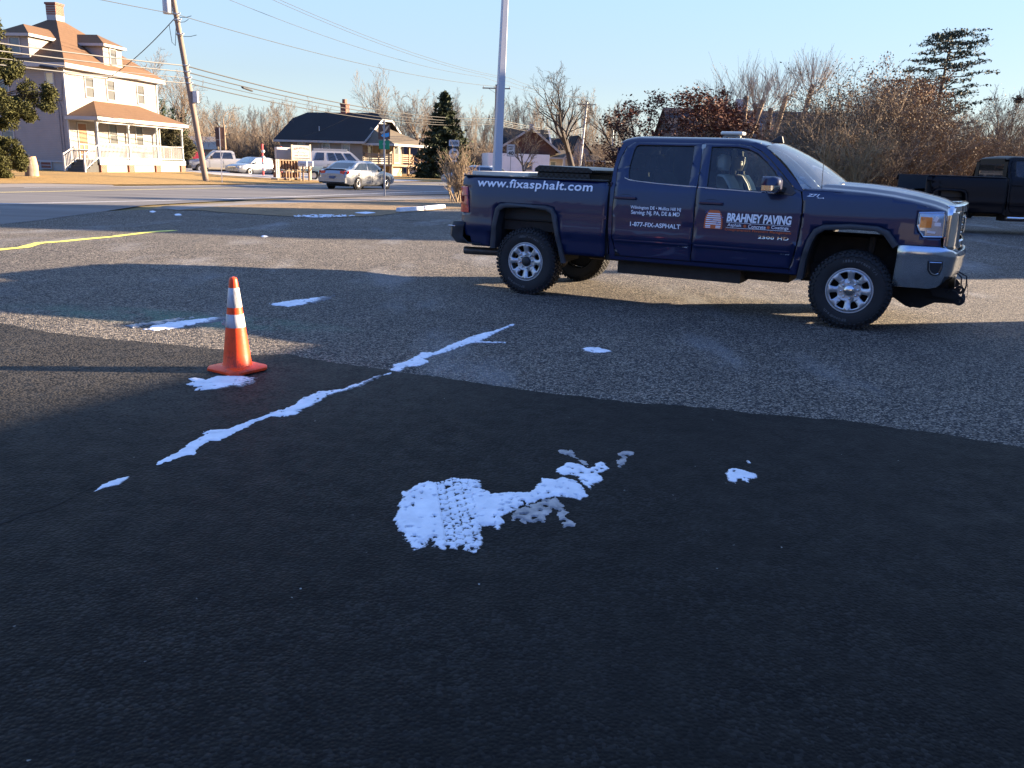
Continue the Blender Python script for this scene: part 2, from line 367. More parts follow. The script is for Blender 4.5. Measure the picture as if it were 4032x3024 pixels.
# seal coat
seal_px = [(0, 1275), (300, 1325), (640, 1356), (870, 1378), (985, 1400), (1130, 1395), (1260, 1418), (1400, 1440), (1560, 1462), (1760, 1492), (2100, 1540), (2500, 1590), (2900, 1622), (3300, 1655), (3650, 1705), (4032, 1768)]
sp = [G(u, v) for u, v in seal_px]
d0 = (sp[0] - sp[2]).normalized(); sealp = [(sp[0].x - 9, sp[0].y + 1.5)] + [(p.x, p.y) for p in sp] + [(9, 3.2), (10, -10), (-16, -10)]
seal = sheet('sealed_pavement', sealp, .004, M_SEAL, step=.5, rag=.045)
# verge island between lot and pavement, the concrete walk and the far lawn
def gp_(l): return [tuple(G(u, v)[:2]) for u, v in l]
walk_f = [(640, 821), (700, 813), (860, 805), (1000, 797), (1200, 790), (1500, 782), (1840, 774), (2050, 769)]; walk_n = [(2050, 775), (1840, 781), (1500, 790), (1200, 799), (1000, 806), (860, 813), (760, 822), (700, 828)]
walk = sheet('sidewalk', gp_(walk_f + walk_n), .010, mat('concrete', (.20, .19, .18), .9, var=.14, vscale=1.5), step=2)
apron = sheet('driveway_apron', [(-23.4, 30), (-21.3, 36.6), (-19.0, 41), (-19.6, 42), (-22.5, 40.5), (-30, 30)], .008, mat('concrete_apron', (.22, .195, .17), .9, var=.12, vscale=1.5), step=2)
verge_n = [(640, 834), (700, 829), (790, 829), (850, 835), (950, 842), (1080, 850), (1200, 856), (1340, 856), (1500, 850), (1560, 839), (1700, 831), (1770, 823), (1900, 824)]
verge = sheet('verge', gp_(verge_n) + [(-.6, 31.6), (4, 34.6), (14, 35.6), (26, 34.8), (60, 36), (60, 80), (14, 60)] + gp_(walk_n)[:-1], .013, M_VERGE, step=1.5, rag=.10)
verge2 = sheet('road_edge', gp_([(590, 826), (640, 812), (800, 803), (1000, 791), (1200, 784), (1500, 774), (1840, 765), (2050, 761)] + walk_f[::-1][:-1] + [(640, 826)]), .008, mat('gutter_dirt', (.16, .13, .10), .95, var=.4, vscale=5), step=2, rag=.08)
lawn = sheet('lawn', [(-60, 26), (-30, 30.2), (-22.4, 40.6), (-19.4, 42.3), (-17.1, 46.2), (-14.7, 52.6), (-12.3, 59.7), (-9.6, 66.2), (-6.5, 73.2), (-1.4, 86), (5.6, 108), (15.6, 150), (29, 222), (-180, 222), (-180, 60)], .02, M_LAWN, step=3, rag=.15)
gravel = sheet('gravel_drive', [(-24.5, 66), (-21.5, 62.5), (-18.6, 62.5), (-15.2, 63.6), (-12.2, 62), (-10.4, 66), (-7.9, 72), (-9, 76), (-11, 76), (-13.5, 84), (-40, 84), (-34, 72)], .032, mat('gravel', (.36, .34, .32), .95, var=.25, vscale=4), step=3, rag=.2)
# road markings
def stripe(name, line, w, z, m, label_kind='structure'):
    rows = []
    for i, p in enumerate(line):
        a = V(line[max(0, i - 1)]); b = V(line[min(len(line) - 1, i + 1)]); d = (b - a).normalized(); n = V((-d.y, d.x)) * w / 2; p = V(p)
        rows.append([(p.x - n.x, p.y - n.y, z + terr(p.x, p.y)), (p.x + n.x, p.y + n.y, z + terr(p.x, p.y))])
    m_ = MB().grid(rows); o = m_.build(name, m, fix=False); o['kind'] = label_kind
    me = o.data
    if me.polygons[0].normal.z < 0: me.flip_normals()
    return o
M_WHITEP = mat('road_paint_white', (.72, .72, .72), .8, var=.2, vscale=4)
M_YELLP = mat('road_paint_yellow', (.75, .62, .28), .8, var=.2, vscale=4)
def chop(line, seg=3.0):
    out = []
    for a, b in zip(line[:-1], line[1:]):
        a = V(a); b = V(b); n = max(1, int((b - a).length / seg))
        out += [tuple(a.lerp(b, k / n)) for k in range(n)]
    return out + [line[-1]]
fog = chop([(-24.5, 6), (-19.3, 18), (-15.1, 25.6), (-12.35, 30.2), (-10.4, 34.2), (-6.0, 45.6), (-1, 57), (4, 71), (11, 97), (22, 146)])
stripe('edge_line', fog, .13, .009, M_WHITEP)
cl = [((a[0] + b[0]) / 2, (a[1] + b[1]) / 2) for a, b in zip([(-29, 20), (-24, 30.5), (-20.6, 36.6), (-16.3, 46), (-11.7, 59), (-6, 73), (6, 108)], [(-19, 18), (-15.1, 25.6), (-12.35, 30.2), (-8.4, 39.6), (-3.8, 51), (2.2, 65.5), (14, 103)])]
cl = [(-25, 16), (-21.5, 26), (-17.9, 35.2), (-15.2, 42.2), (-12.9, 48.5), (-9.3, 57), (-4.3, 69), (6, 98), (18, 140)]
for off in (-.16, .16):
    stripe('centre_line', chop([(a + off, b) for a, b in cl]), .11, .009, M_YELLP)
fogl = [(a + .5, b) for a, b in roadL]
stripe('edge_line', chop(fogl[:]), .12, .009, M_WHITEP)
# ---- yellow painted stall line in the lot
yl = [G(-260, 1010), G(0, 984), G(90, 975), G(155, 958), G(250, 951), G(350, 941), G(450, 932), G(560, 918), G(620, 912), G(690, 908)]
rows = []
random.seed(3); ypts = chop([(p.x, p.y) for p in yl], .12)
for i, p in enumerate(ypts):
    a = V(ypts[max(0, i - 1)]); b = V(ypts[min(len(ypts) - 1, i + 1)]); d = (b - a).normalized(); n = V((-d.y, d.x)); p = V(p)
    w = .085 + .03 * noise.noise(V((i * .3, 0, 0))); w2 = .085 + .03 * noise.noise(V((i * .3, 9, 0))); z = .006 + terr(p.x, p.y)
    rows.append([(p.x - n.x * w, p.y - n.y * w, z), (p.x + n.x * w2, p.y + n.y * w2, z)])
o = MB().grid(rows).build('painted_line', mat('yellow_line_paint', (.85, .78, .12), .7, var=.12, vscale=6), fix=False)
if o.data.polygons[0].normal.z < 0: o.data.flip_normals()
o['kind'] = 'structure'

# ================================================================== SNOW PATCHES
M_SNOW = NT('packed_snow', .7, .3)
_c = M_SNOW.mix(M_SNOW.rng(M_SNOW.noise(7, 5), .35, .7), (.66, .69, .74), (.86, .88, .92))
_z = M_SNOW.N.new('ShaderNodeSeparateXYZ'); M_SNOW.L(M_SNOW.tc, _z.inputs[0]); _th = M_SNOW.math('ADD', _z.outputs[2], M_SNOW.rng(M_SNOW.noise(45, 5, .8), .3, .7, -.0022, .0022)); _c = M_SNOW.mix(M_SNOW.rng(_th, .0002, .0030), (.16, .155, .16), _c)     # thin edges let the pavement through
M_SNOW.b.inputs['Subsurface Weight'].default_value = .0
M_SNOW = M_SNOW.fin(_c, M_SNOW.bump(M_SNOW.noise(60, 4), .35, .01))
M_ICE = NT('thin_grey_ice', .35, .5); _c = M_ICE.mix(M_ICE.rng(M_ICE.noise(9, 5), .35, .65), (.10, .11, .13), (.42, .40, .40)); M_ICE = M_ICE.fin(_c, M_ICE.bump(M_ICE.noise(50, 3), .3, .006))
def inside_d(p, poly):
    """signed distance, positive inside"""
    x, y = p; ins = False; best = 1e9; n = len(poly); j = n - 1
    for i in range(n):
        xi, yi = poly[i]; xj, yj = poly[j]
        if (yi > y) != (yj > y) and x < (xj - xi) * (y - yi) / (yj - yi) + xi: ins = not ins
        dx, dy = xj - xi, yj - yi; L = dx * dx + dy * dy; t = max(0, min(1, ((x - xi) * dx + (y - yi) * dy) / L)) if L else 0
        d = math.hypot(x - xi - t * dx, y - yi - t * dy); best = min(best, d); j = i
    return best if ins else -best
def snow(px, label, fmax=9, res=.014, zb=.004, hmax=.007, namp=.03, name='snow_patch', m=None, cat='snow', spots=0, tread=False, group=None, seed=0):
    poly = [tuple(G(u, v, zb)[:2]) for u, v in px]
    x0 = min(p[0] for p in poly) - .03; x1 = max(p[0] for p in poly) + .03; y0 = min(p[1] for p in poly) - .03; y1 = max(p[1] for p in poly) + .03
    nx = min(260, int((x1 - x0) / res) + 2); ny = min(260, int((y1 - y0) / res) + 2)
    c = V(((x0 + x1) / 2, (y0 + y1) / 2, zb)); c.z += terr(c.x, c.y); H = {}; mb = MB(); idx = {}
    for i in range(nx):
        for j in range(ny):
            x = x0 + (x1 - x0) * i / (nx - 1); y = y0 + (y1 - y0) * j / (ny - 1)
            f = min(fmax, inside_d((x, y), poly)); q = V((x, y, seed))
            f += namp * .5 * noise.noise(q * 9) + namp * .45 * noise.noise(q * 26) + namp * .35 * noise.noise(q * 60) + .009 * noise.noise(q * 130) + .004 * noise.noise(q * 240)
            if spots:
                s = noise.noise(V((x * 34, y * 34, 3.3 + seed))); s += .25 * noise.noise(V((x * 90, y * 90, 7.7))); lim = .60 - spots * .36 * max(0, 1 - f / .14)
                if s > lim: f = min(f, -(s - lim) * .12)
            if tread:
                tx, ty = tread(x, y)
                if tx is not None and f > 0:
                    s = noise.noise(V((x * 66, y * 66, 1.3)))
                    f = min(f, .012 + .006 * tx)
                    if s > .42 and ty > .5: f = -(s - .4) * .08
            H[i, j] = f
    hh = lambda f: (min(hmax, f * .4) if f > 0 else max(-.012, f * .6))
    for i in range(nx - 1):
        for j in range(ny - 1):
            if max(H[i, j], H[i + 1, j], H[i, j + 1], H[i + 1, j + 1]) > 0:
                ids = []
                for a, b in ((i, j), (i + 1, j), (i + 1, j + 1), (i, j + 1)):
                    if (a, b) not in idx:
                        idx[a, b] = len(mb.v)
                        f = H[a, b]; x = x0 + (x1 - x0) * a / (nx - 1); y = y0 + (y1 - y0) * b / (ny - 1)
                        mb.v.append((x - c.x, y - c.y, hh(f) + .0015 * noise.noise(V((x * 30, y * 30, 0))) + terr(x, y) - terr(c.x, c.y)))
                    ids.append(idx[a, b])
                mb.f.append(tuple(ids)); mb.mi.append(0)
    o = mb.build(name, m or M_SNOW, smooth=60, fix=False, loc=c)
    if sum(p.normal.z for p in o.data.polygons) < 0: o.data.flip_normals()
    return tag(o, label, cat, group)
def tr(px, k, ox, oy): return [(ox + a / k, oy + b / k) for a, b in px]
snow(tr([(1025, 1095), (1060, 1088), (1120, 1100), (1180, 1080), (1290, 1078), (1400, 1090), (1390, 1118), (1310, 1140), (1260, 1135), (1200, 1150), (1120, 1155), (1060, 1157), (1075, 1140), (1022, 1125), (1050, 1110)], 1.3825, 0, 700), 'white snow puddle on black pavement right below the orange cone', seed=1, spots=.4, res=.010)
long1 = [(845, 1548), (900, 1520), (960, 1500), (1000, 1465), (1050, 1432), (1112, 1405), (1105, 1378), (1180, 1372), (1250, 1368), (1320, 1335), (1400, 1310), (1480, 1278), (1570, 1250), (1640, 1205), (1730, 1165), (1860, 1150), (1950, 1115), (2080, 1070), (2070, 1085), (1960, 1135), (1880, 1160), (1800, 1185), (1700, 1240), (1610, 1290), (1530, 1305), (1480, 1295), (1380, 1335), (1300, 1380), (1200, 1430), (1130, 1440), (1060, 1490), (1075, 1505), (1000, 1515), (930, 1545), (850, 1570)]
snow(tr(long1, 1.3825, 0, 700), 'long narrow ribbon of snow crossing the black pavement past the cone', seed=2, namp=.03, spots=.55, res=.0115)
long2 = [(170, 318), (180, 290), (240, 275), (300, 245), (310, 230), (380, 232), (430, 205), (520, 170), (600, 140), (680, 125), (740, 98), (768, 92), (765, 100), (700, 125), (650, 155), (600, 178), (725, 180), (725, 186), (600, 184), (560, 185), (480, 215), (400, 240), (330, 262), (360, 275), (310, 298), (250, 300), (210, 325)]
snow(tr(long2, 1.2289, 1400, 1200), 'narrow ribbon of snow on the rough grey asphalt left of the blue truck rear wheel', seed=3, namp=.035, spots=.6, res=.012)
snow([(1540, 1473), (1500, 1479), (1518, 1473), (1548, 1462)], 'tiny snow bit at the edge of the black pavement', seed=31, namp=.02)
snow(tr([(590, 1656), (640, 1640), (700, 1622), (708, 1628), (690, 1645), (650, 1670), (560, 1690), (500, 1715), (530, 1690)], 1.3825, 0, 700), 'small pointed sliver of snow below the left end of the long ribbon', seed=4, namp=.015)
snow([(575, 1296), (600, 1285), (660, 1272), (740, 1262), (830, 1252), (905, 1246), (895, 1258), (820, 1272), (740, 1283), (680, 1294), (620, 1299)], 'thin streak of snow on grey asphalt behind the cone to the left', seed=5, namp=.07, spots=.7, res=.014)
snow([(500, 1280), (560, 1272), (660, 1258), (760, 1250), (700, 1262), (600, 1278), (520, 1288)], 'faint grey ice beside the thin streak of snow behind the cone', name='ice_patch', m=M_ICE, seed=51, namp=.09, spots=.9, res=.016, hmax=.006, cat='ice')
snow([(1065, 1198), (1110, 1190), (1180, 1180), (1240, 1173), (1315, 1165), (1290, 1180), (1240, 1190), (1180, 1203), (1130, 1208), (1085, 1200)], 'small streak of snow behind the cone to its right', seed=6, namp=.10, fmax=.05, spots=.5, res=.016)
T1 = [(155, 465), (200, 480), (300, 410), (380, 385), (430, 400), (500, 385), (560, 362), (640, 372), (700, 378), (785, 390), (790, 450), (850, 480), (930, 495), (1010, 485), (1110, 478), (1160, 480), (1200, 460), (1250, 400), (1280, 370), (1380, 380), (1440, 360), (1520, 380), (1560, 400), (1590, 430), (1620, 490), (1625, 515), (1570, 540), (1440, 520), (1380, 515), (1300, 530), (1180, 570), (1100, 600), (1000, 650), (950, 670), (980, 720), (930, 780), (850, 750), (790, 750), (800, 830), (800, 900), (770, 950), (740, 968), (640, 940), (560, 930), (500, 940), (420, 900), (400, 850), (370, 880), (350, 920), (260, 940), (220, 900), (190, 850), (150, 790), (90, 760), (85, 730), (110, 690), (130, 620), (150, 600), (140, 560), (165, 510)]
_a = G(1500 + 430 / 2.011, 1700 + 390 / 2.011); _b = G(1500 + 520 / 2.011, 1700 + 930 / 2.011); _td = (_b - _a).normalized(); _tn = V((-_td.y, _td.x, 0))
if _tn.x < 0: _tn = -_tn
def tread(x, y):
    p = V((x, y, 0)) - _a; n = p.dot(_tn); l = p.dot(_td)
    if n < 0 or n > .17: return None, 0
    lugs = math.sin(l * 90 + 2.2 * int(n / .042) + 1.6 * noise.noise(p * 9)) + .8 * noise.noise(p * 40)
    rib = -1.2 if (n % .042) < .008 else 0
    return lugs + rib, (1 if (n < .04 or l < .1 or l > .42) else 0)
snow(tr(T1, 2.011, 1500, 1700), 'largest snow patch with a tyre track pressed into it on the black pavement', seed=7, namp=.026, spots=.85, tread=tread, res=.0065, hmax=.011)
T2 = [(1395, 320), (1400, 290), (1440, 265), (1480, 245), (1560, 250), (1640, 290), (1680, 280), (1700, 250), (1740, 235), (1780, 250), (1810, 295), (1770, 310), (1720, 330), (1760, 370), (1755, 395), (1700, 410), (1660, 460), (1600, 420), (1560, 360), (1500, 340), (1450, 345)]
snow(tr(T2, 2.011, 1500, 1700), 'jagged snow patch just beyond the right tip of the largest patch', seed=8, namp=.022, spots=.8, res=.0085)
snow(tr([(1870, 170), (1920, 150), (2000, 160), (2000, 185), (1950, 195), (1930, 260), (1890, 280), (1870, 230), (1910, 200)], 2.011, 1500, 1700), 'faint scrap of grey ice at the far right of the snow patches', res=.0085, name='ice_patch', m=M_ICE, namp=.025, spots=.8, hmax=.006, cat='ice', seed=9)
snow(tr([(1375, 140), (1430, 140), (1500, 145), (1540, 200), (1600, 215), (1660, 260), (1640, 280), (1590, 250), (1520, 205), (1440, 180)], 2.011, 1500, 1700), 'faint thin strip of grey ice above the jagged snow patch', res=.0085, name='ice_patch', m=M_ICE, namp=.03, spots=.9, hmax=.006, cat='ice', seed=10)
snow(tr([(1100, 600), (1200, 570), (1300, 540), (1380, 520), (1440, 560), (1470, 640), (1440, 680), (1550, 730), (1540, 752), (1450, 750), (1420, 680), (1380, 620), (1330, 660), (1310, 730), (1270, 720), (1200, 720), (1150, 735), (1100, 720), (1050, 700), (1030, 660)], 2.011, 1500, 1700), 'dirty thin ice under the middle of the largest snow patch', res=.0085, name='ice_patch', m=M_ICE, namp=.03, spots=1, hmax=.007, cat='ice', seed=11)
snow(tr([(1790, 820), (1800, 795), (1830, 790), (1880, 800), (1940, 820), (1945, 840), (1910, 845), (1900, 862), (1850, 840), (1840, 868), (1800, 850)], 1.2289, 1400, 1200), 'small lone snow patch on the black pavement to the right', seed=12, namp=.02, spots=.4, res=.009)
snow(tr([(1888, 752), (1905, 755), (1918, 768), (1900, 768)], 1.2289, 1400, 1200), 'snow crumb beside the small lone snow patch', seed=13, namp=.006, res=.007)
snow(tr([(1095, 212), (1120, 206), (1180, 208), (1240, 225), (1210, 233), (1150, 234), (1110, 222)], 1.2289, 1400, 1200), 'small oval patch of thin snow on grey asphalt in front of the blue truck', seed=14, namp=.03, spots=.3)
for px, lab in (([(1150, 851), (1240, 847), (1330, 846), (1400, 849), (1320, 853), (1220, 855)], 'snow dusting along the edge of the grass verge'), ([(1395, 838), (1440, 835), (1480, 838), (1440, 842)], 'small snow remnant inside the grass verge'),
                ([(586, 834), (600, 829), (616, 833), (600, 838)], 'snow crumb on the lot beside the verge corner'), ([(685, 844), (712, 843), (716, 848), (690, 849)], 'white slab of snow on asphalt left of the verge'),
                ([(1022, 930), (1040, 928), (1058, 931), (1040, 934)], 'small white scrap of snow on asphalt beyond the yellow line')):
    snow(px, lab, res=.05, namp=.5 if 'dusting' in lab else .05, fmax=-.05 if 'dusting' in lab else 9, spots=.9 if 'dusting' in lab else 0, zb=.015 if 'dusting' in lab or 'remnant' in lab else .002, hmax=.02, seed=20)

# cracks in the pavement
def crack(px, w, zb, lab_seed):
    pts = [G(u, v, zb) for u, v in px]; line = chop([(p.x, p.y) for p in pts], .05); rows = []
    for i, p in enumerate(line):
        a = V(line[max(0, i - 1)]); b = V(line[min(len(line) - 1, i + 1)]); d = (b - a).normalized(); n = V((-d.y, d.x)); q = V(p) + n * (noise.fractal(V((i * .35, lab_seed, 0)), 1, 2, 4) * .035)
        ww = w * (.35 + abs(noise.noise(V((i * .4, lab_seed, 5)))) * 2.2); zz = zb + terr(q.x, q.y); rows.append([(q.x - n.x * ww, q.y - n.y * ww, zz), (q.x + n.x * ww, q.y + n.y * ww, zz)])
    o = MB().grid(rows).build('pavement_crack', mat('crack_dark', (.002, .002, .0025), .95), fix=False); o['kind'] = 'structure'
    if o.data.polygons[0].normal.z < 0: o.data.flip_normals()
crack([(0, 1640), (180, 1650), (330, 1658), (470, 1663), (560, 1672), (640, 1690), (720, 1702), (788, 1706)], .0022, .0065, 1)
crack([(370, 1915), (300, 1950), (180, 2000), (0, 2062), (-200, 2110)], .004, .0065, 2)
crack([(620, 1826), (560, 1850), (500, 1880), (420, 1905)], .0022, .0065, 7)
crack([(2020, 1285), (2120, 1345), (2290, 1372), (2470, 1390), (2650, 1402)], .0025, .0025, 3)
crack([(690, 1285), (830, 1255), (960, 1225), (1070, 1200)], .003, .0025, 4)
crack([(2780, 2330), (2930, 2300), (3110, 2345), (3300, 2330), (3420, 2380)], .0012, .0065, 5)
crack([(230, 2620), (290, 2660), (340, 2640), (420, 2700)], .0018, .0065, 6)
crack([(1350, 2150), (1330, 2330), (1370, 2520), (1340, 2700)], .0012, .0065, 8)
# ================================================================== BLUE PICKUP
M_BLUE = mat('blue_paint', (.0008, .0080, .048), .34, 0.05, var=.10, vscale=2, coat=.62, spec=.4)
M_BLACKP = mat('black_plastic', (.018, .019, .021), .55, var=.2, vscale=8, bump=.1, bscale=120)
M_TRIM = mat('grey_arch_plastic', (.032, .036, .044), .5, var=.15, vscale=6)
M_DARK = mat('underbody_black', (.008, .008, .009), .8, var=.3, vscale=6)
M_RUST = mat('underbody_brown', (.03, .024, .02), .85, var=.4, vscale=9)
M_CHROME = mat('chrome', (.62, .64, .66), .12, 1, var=.05, vscale=4)
M_ALU = mat('alloy', (.52, .53, .54), .42, .7, var=.1, vscale=9)
M_TYRE = mat('tyre_rubber', (.016, .016, .017), .8, var=.3, vscale=12, bump=.3, bscale=90)
M_GLASS_C = glass('clear_glass', (.84, .91, .86)); M_GLASS_D = glass('privacy_glass', (.10, .125, .125)); M_GLASS_W = glass('windscreen_glass', (.62, .75, .72), dirt=.05, ior=3.2)
M_LETTER = mat('white_vinyl', (.85, .87, .90), .5, var=.04); M_ORANGE = mat('orange_vinyl', (.62, .13, .035), .5, var=.05); M_BEE = mat('blue_vinyl', (.09, .14, .35), .5)
M_SEAT = mat('grey_leather', (.45, .47, .43), .6, var=.1, vscale=5); M_CABIN = mat('cabin_plastic', (.06, .062, .064), .7, var=.1)
M_HEADLINER = mat('cabin_trim_light', (.42, .45, .42), .8, var=.05)
M_RED = mat('tail_lamp_red', (.55, .012, .015), .15, 0, var=.1, coat=1); M_AMBER = mat('amber_lens', (.85, .20, .02), .2, var=.15, vscale=30, coat=1)
M_LENS = mat('lamp_lens', (.38, .42, .48), .15, .55, var=.25, vscale=14, coat=1)

def interp(x, xs, ys):
    if x <= xs[0]: return ys[0]
    for i in range(1, len(xs)):
        if x <= xs[i]:
            return ys[i - 1] + (ys[i] - ys[i - 1]) * (x - xs[i - 1]) / (xs[i] - xs[i - 1])
    return ys[-1]
BZ = [.3, .52, .60, .775, .80, .85, .93, 1.1, 1.22, 1.3, 1.38, 1.42, 1.46, 1.88, 1.93]; BY = [.965, .975, .985, .996, 1.012, 1.015, 1.006, 1.003, .996, .985, .974, .962, .935, .765, .73]
def by(x, z):
    y = interp(z, BZ, BY)
    if x > .25: y -= .075 * ((x - .25) / .6) ** 2
    if x < -4.6: y -= .05 * ((-4.6 - x) / .27) ** 2
    return y
def side(s, off=0):
    return lambda x, z: (x, s * (by(x, z) + off), z)

truck = empty('pickup_truck', (4.0403, 10.025, 0), R(-27.14), 'blue crew cab pickup with white company lettering parked across the asphalt', 'pickup truck')
truck.location.z = -.0
BED = [(-4.868, 1.455), (-4.85, 1.463), (-2.853, 1.444), (-2.83, 1.40), (-2.823, 1.06), (-2.83, .56), (-3.36, .555), (-3.414, .72), (-3.479, 1.025), (-3.536, 1.114), (-3.643, 1.139), (-4.176, 1.147), (-4.284, 1.131), (-4.345, 1.073), (-4.384, .911), (-4.427, .575), (-4.69, .574), (-4.725, .69), (-4.80, .70), (-4.86, .86), (-4.87, .99), (-4.742, .99), (-4.762, 1.16), (-4.785, 1.322), (-4.872, 1.325)]
RDOOR = [(-2.745, 1.44), (-2.765, 1.6), (-2.745, 1.74), (-2.70, 1.86), (-2.62, 1.915), (-1.79, 1.918), (-1.772, 1.6), (-1.766, 1.41), (-1.757, 1.0), (-1.757, .8), (-1.768, .60), (-2.62, .595), (-2.69, .65), (-2.735, .80), (-2.75, 1.1)]
RWIN = [(-2.605, 1.83), (-2.59, 1.872), (-2.55, 1.888), (-1.90, 1.89), (-1.885, 1.875), (-1.87, 1.70), (-1.862, 1.445), (-2.23, 1.462), (-2.54, 1.482), (-2.60, 1.50), (-2.615, 1.54), (-2.625, 1.65)]
FDOOR = [(-1.78, 1.918), (-1.38, 1.915), (-1.24, 1.895), (-1.12, 1.842), (-.99, 1.74), (-.86, 1.615), (-.70, 1.455), (-.62, 1.43), (-.592, 1.33), (-.580, 1.20), (-.581, 1.065), (-.600, .856), (-.628, .703), (-.655, .60), (-1.758, .60), (-1.747, .8), (-1.747, 1.0), (-1.756, 1.41), (-1.762, 1.6)]
FWIN = [(-1.685, 1.885), (-1.38, 1.885), (-1.27, 1.868), (-1.16, 1.822), (-1.04, 1.735), (-.93, 1.63), (-.86, 1.55), (-.865, 1.408), (-1.26, 1.423), (-1.655, 1.437)]
FENDER = [(-.567, 1.20), (-.580, 1.33), (-.606, 1.43), (-.60, 1.452), (-.322, 1.452), (.025, 1.434), (.297, 1.405), (.498, 1.367), (.672, 1.319), (.80, 1.303), (.815, 1.292), (.563, 1.279), (.562, 1.15), (.589, 1.09), (.636, 1.031), (.80, 1.035), (.815, .935), (.42, .932), (.318, 1.077), (.206, 1.116), (-.066, 1.127), (-.34, 1.101), (-.434, 1.051), (-.492, .937), (-.54, .71), (-.564, .54), (-.645, .54), (-.642, .60), (-.616, .703), (-.588, .856), (-.568, 1.065)]
APIL = [(-1.38, 1.922), (-1.24, 1.903), (-1.112, 1.85), (-.98, 1.746), (-.85, 1.622), (-.69, 1.462), (-.607, 1.435), (-.600, 1.452), (-.611, 1.466), (-.731, 1.587), (-.864, 1.715), (-.995, 1.823), (-1.075, 1.893), (-1.20, 1.945)]
CPIL = [(-2.766, .59), (-2.777, .764), (-2.797, .947), (-2.80, 1.251), (-2.812, 1.467), (-2.819, 1.611), (-2.804, 1.756), (-2.781, 1.86), (-2.76, 1.91), (-2.70, 1.925), (-1.38, 1.925), (-1.38, 1.921), (-2.61, 1.921), (-2.71, 1.867), (-2.755, 1.745), (-2.775, 1.6), (-2.755, 1.44), (-2.76, 1.1), (-2.745, .80), (-2.70, .642), (-2.70, .585)]
SILL = [(-2.77, .585), (-.655, .59), (-.64, .545), (-2.76, .545)]
ZL = .06
body_parts = []
for s in (-1, 1):
    b = panel(BED, side(s), step=.1, step2=.05).build('bed_side', M_BLUE, truck, smooth=50); solid(b, .014)
    # fuel door line, rail cap on top of the bed side
    MB().bb(-4.85, -2.86, s * .88, s * .965, 1.452, 1.472).build('bed_rail_cap', M_BLACKP, b, bev=.006)
    for nm, out, hole, gm in (('rear_door', RDOOR, RWIN, M_GLASS_D), ('front_door', FDOOR, FWIN, M_GLASS_C)):
        d = panel(out, side(s), [hole], step=.1, step2=.05).build(nm, M_BLUE, truck, smooth=50); solid(d, .016)
        w = panel(hole, side(s, -.012), step=.2, step2=.1).build('window', gm, d, smooth=50)
        # rubber seal round the glass
        seal_ = [(x, s * (by(x, z) - .004), z) for x, z in hole]; MB().tube(seal_ + [seal_[0]], .007, 5).build('window_seal', M_BLACKP, d)
        # bright strip under the glass
        if nm == 'rear_door': pts = [(-2.655, 1.502), (-2.60, 1.482), (-2.5, 1.470), (-2.23, 1.450), (-1.772, 1.432)]
        else: pts = [(-1.750, 1.430), (-1.26, 1.411), (-.87, 1.397)]
        rows = [[(x, s * (by(x, z) + o_), z + h_) for o_, h_ in ((.001, .011), (.008, .008), (.008, -.008), (.001, -.011))] for x, z in pts]
        MB().grid(rows).build('window_strip', mat('satin_bright', (.6, .62, .64), .3, .8), d, smooth=60)
        hx = -2.60 if nm == 'rear_door' else -1.573; hz = 1.282 if nm == 'rear_door' else 1.270
        h = MB(); yy = by(hx, hz)
        h.bb(hx - .135, hx + .135, s * (yy + .028), s * (yy + .046), hz - .020, hz + .014)
        h.bb(hx - .13, hx - .10, s * yy, s * (yy + .03), hz - .018, hz + .010).bb(hx + .10, hx + .13, s * yy, s * (yy + .03), hz - .018, hz + .010)
        hd = h.build('door_handle', M_BLUE, d, bev=.008)
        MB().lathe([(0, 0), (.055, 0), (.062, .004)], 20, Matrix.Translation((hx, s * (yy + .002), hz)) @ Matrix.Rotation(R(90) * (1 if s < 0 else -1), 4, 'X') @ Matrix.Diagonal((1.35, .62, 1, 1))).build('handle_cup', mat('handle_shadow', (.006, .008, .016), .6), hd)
        # lower moulding line
        x0, x1 = (-2.70, -1.80) if nm == 'rear_door' else (-1.73, -.66)
        rows = [[(x, s * (by(x, .8) + a_), .8 + b_) for a_, b_ in ((.0, .012), (.005, .004), (.006, -.03), (.0, -.040))] for x in [x0 + (x1 - x0) * k / 12 for k in range(13)]]
        MB().grid(rows).build('door_moulding', M_BLUE, d, smooth=40)
        # chipped paint on the moulding end
        random.seed(11 if nm == 'rear_door' else 12); ch = MB()
        for k in range(46):
            t = random.random() ** 2; cx_ = x1 - .005 - t * .26; cz_ = .775 + random.gauss(0, .006) - .015 * (1 - t); r_ = random.uniform(.002, .007)
            yy2 = s * (by(cx_, cz_) + .0125)
            ch.add([(cx_ + r_ * random.uniform(.6, 2.2) * math.cos(q), yy2, cz_ + r_ * .6 * math.sin(q)) for q in (0, 1.1, 2.2, 3.3, 4.4, 5.5)], [(0, 1, 2, 3, 4, 5)])
        if s < 0: ch.build('paint_chips', mat('bare_primer', (.40, .42, .46), .7), d)
    f = panel(FENDER, side(s), step=.06, step2=.05).build('fender', M_BLUE, truck, smooth=50); solid(f, .014)
    # arch trims
    AO = [(-.564, .50), (-.54, .71), (-.492, .937), (-.434, 1.051), (-.34, 1.101), (-.066, 1.127), (.206, 1.116), (.318, 1.077), (.425, .945)]
    AI = [(-.491, .50), (-.48, .7), (-.437, .897), (-.398, .988), (-.319, 1.044), (-.058, 1.067), (.186, 1.063), (.271, 1.025), (.372, .90)]
    BO = [(-4.427, .56), (-4.384, .911), (-4.345, 1.073), (-4.284, 1.131), (-4.176, 1.147), (-3.643, 1.139), (-3.536, 1.114), (-3.479, 1.025), (-3.414, .72), (-3.335, .45)]
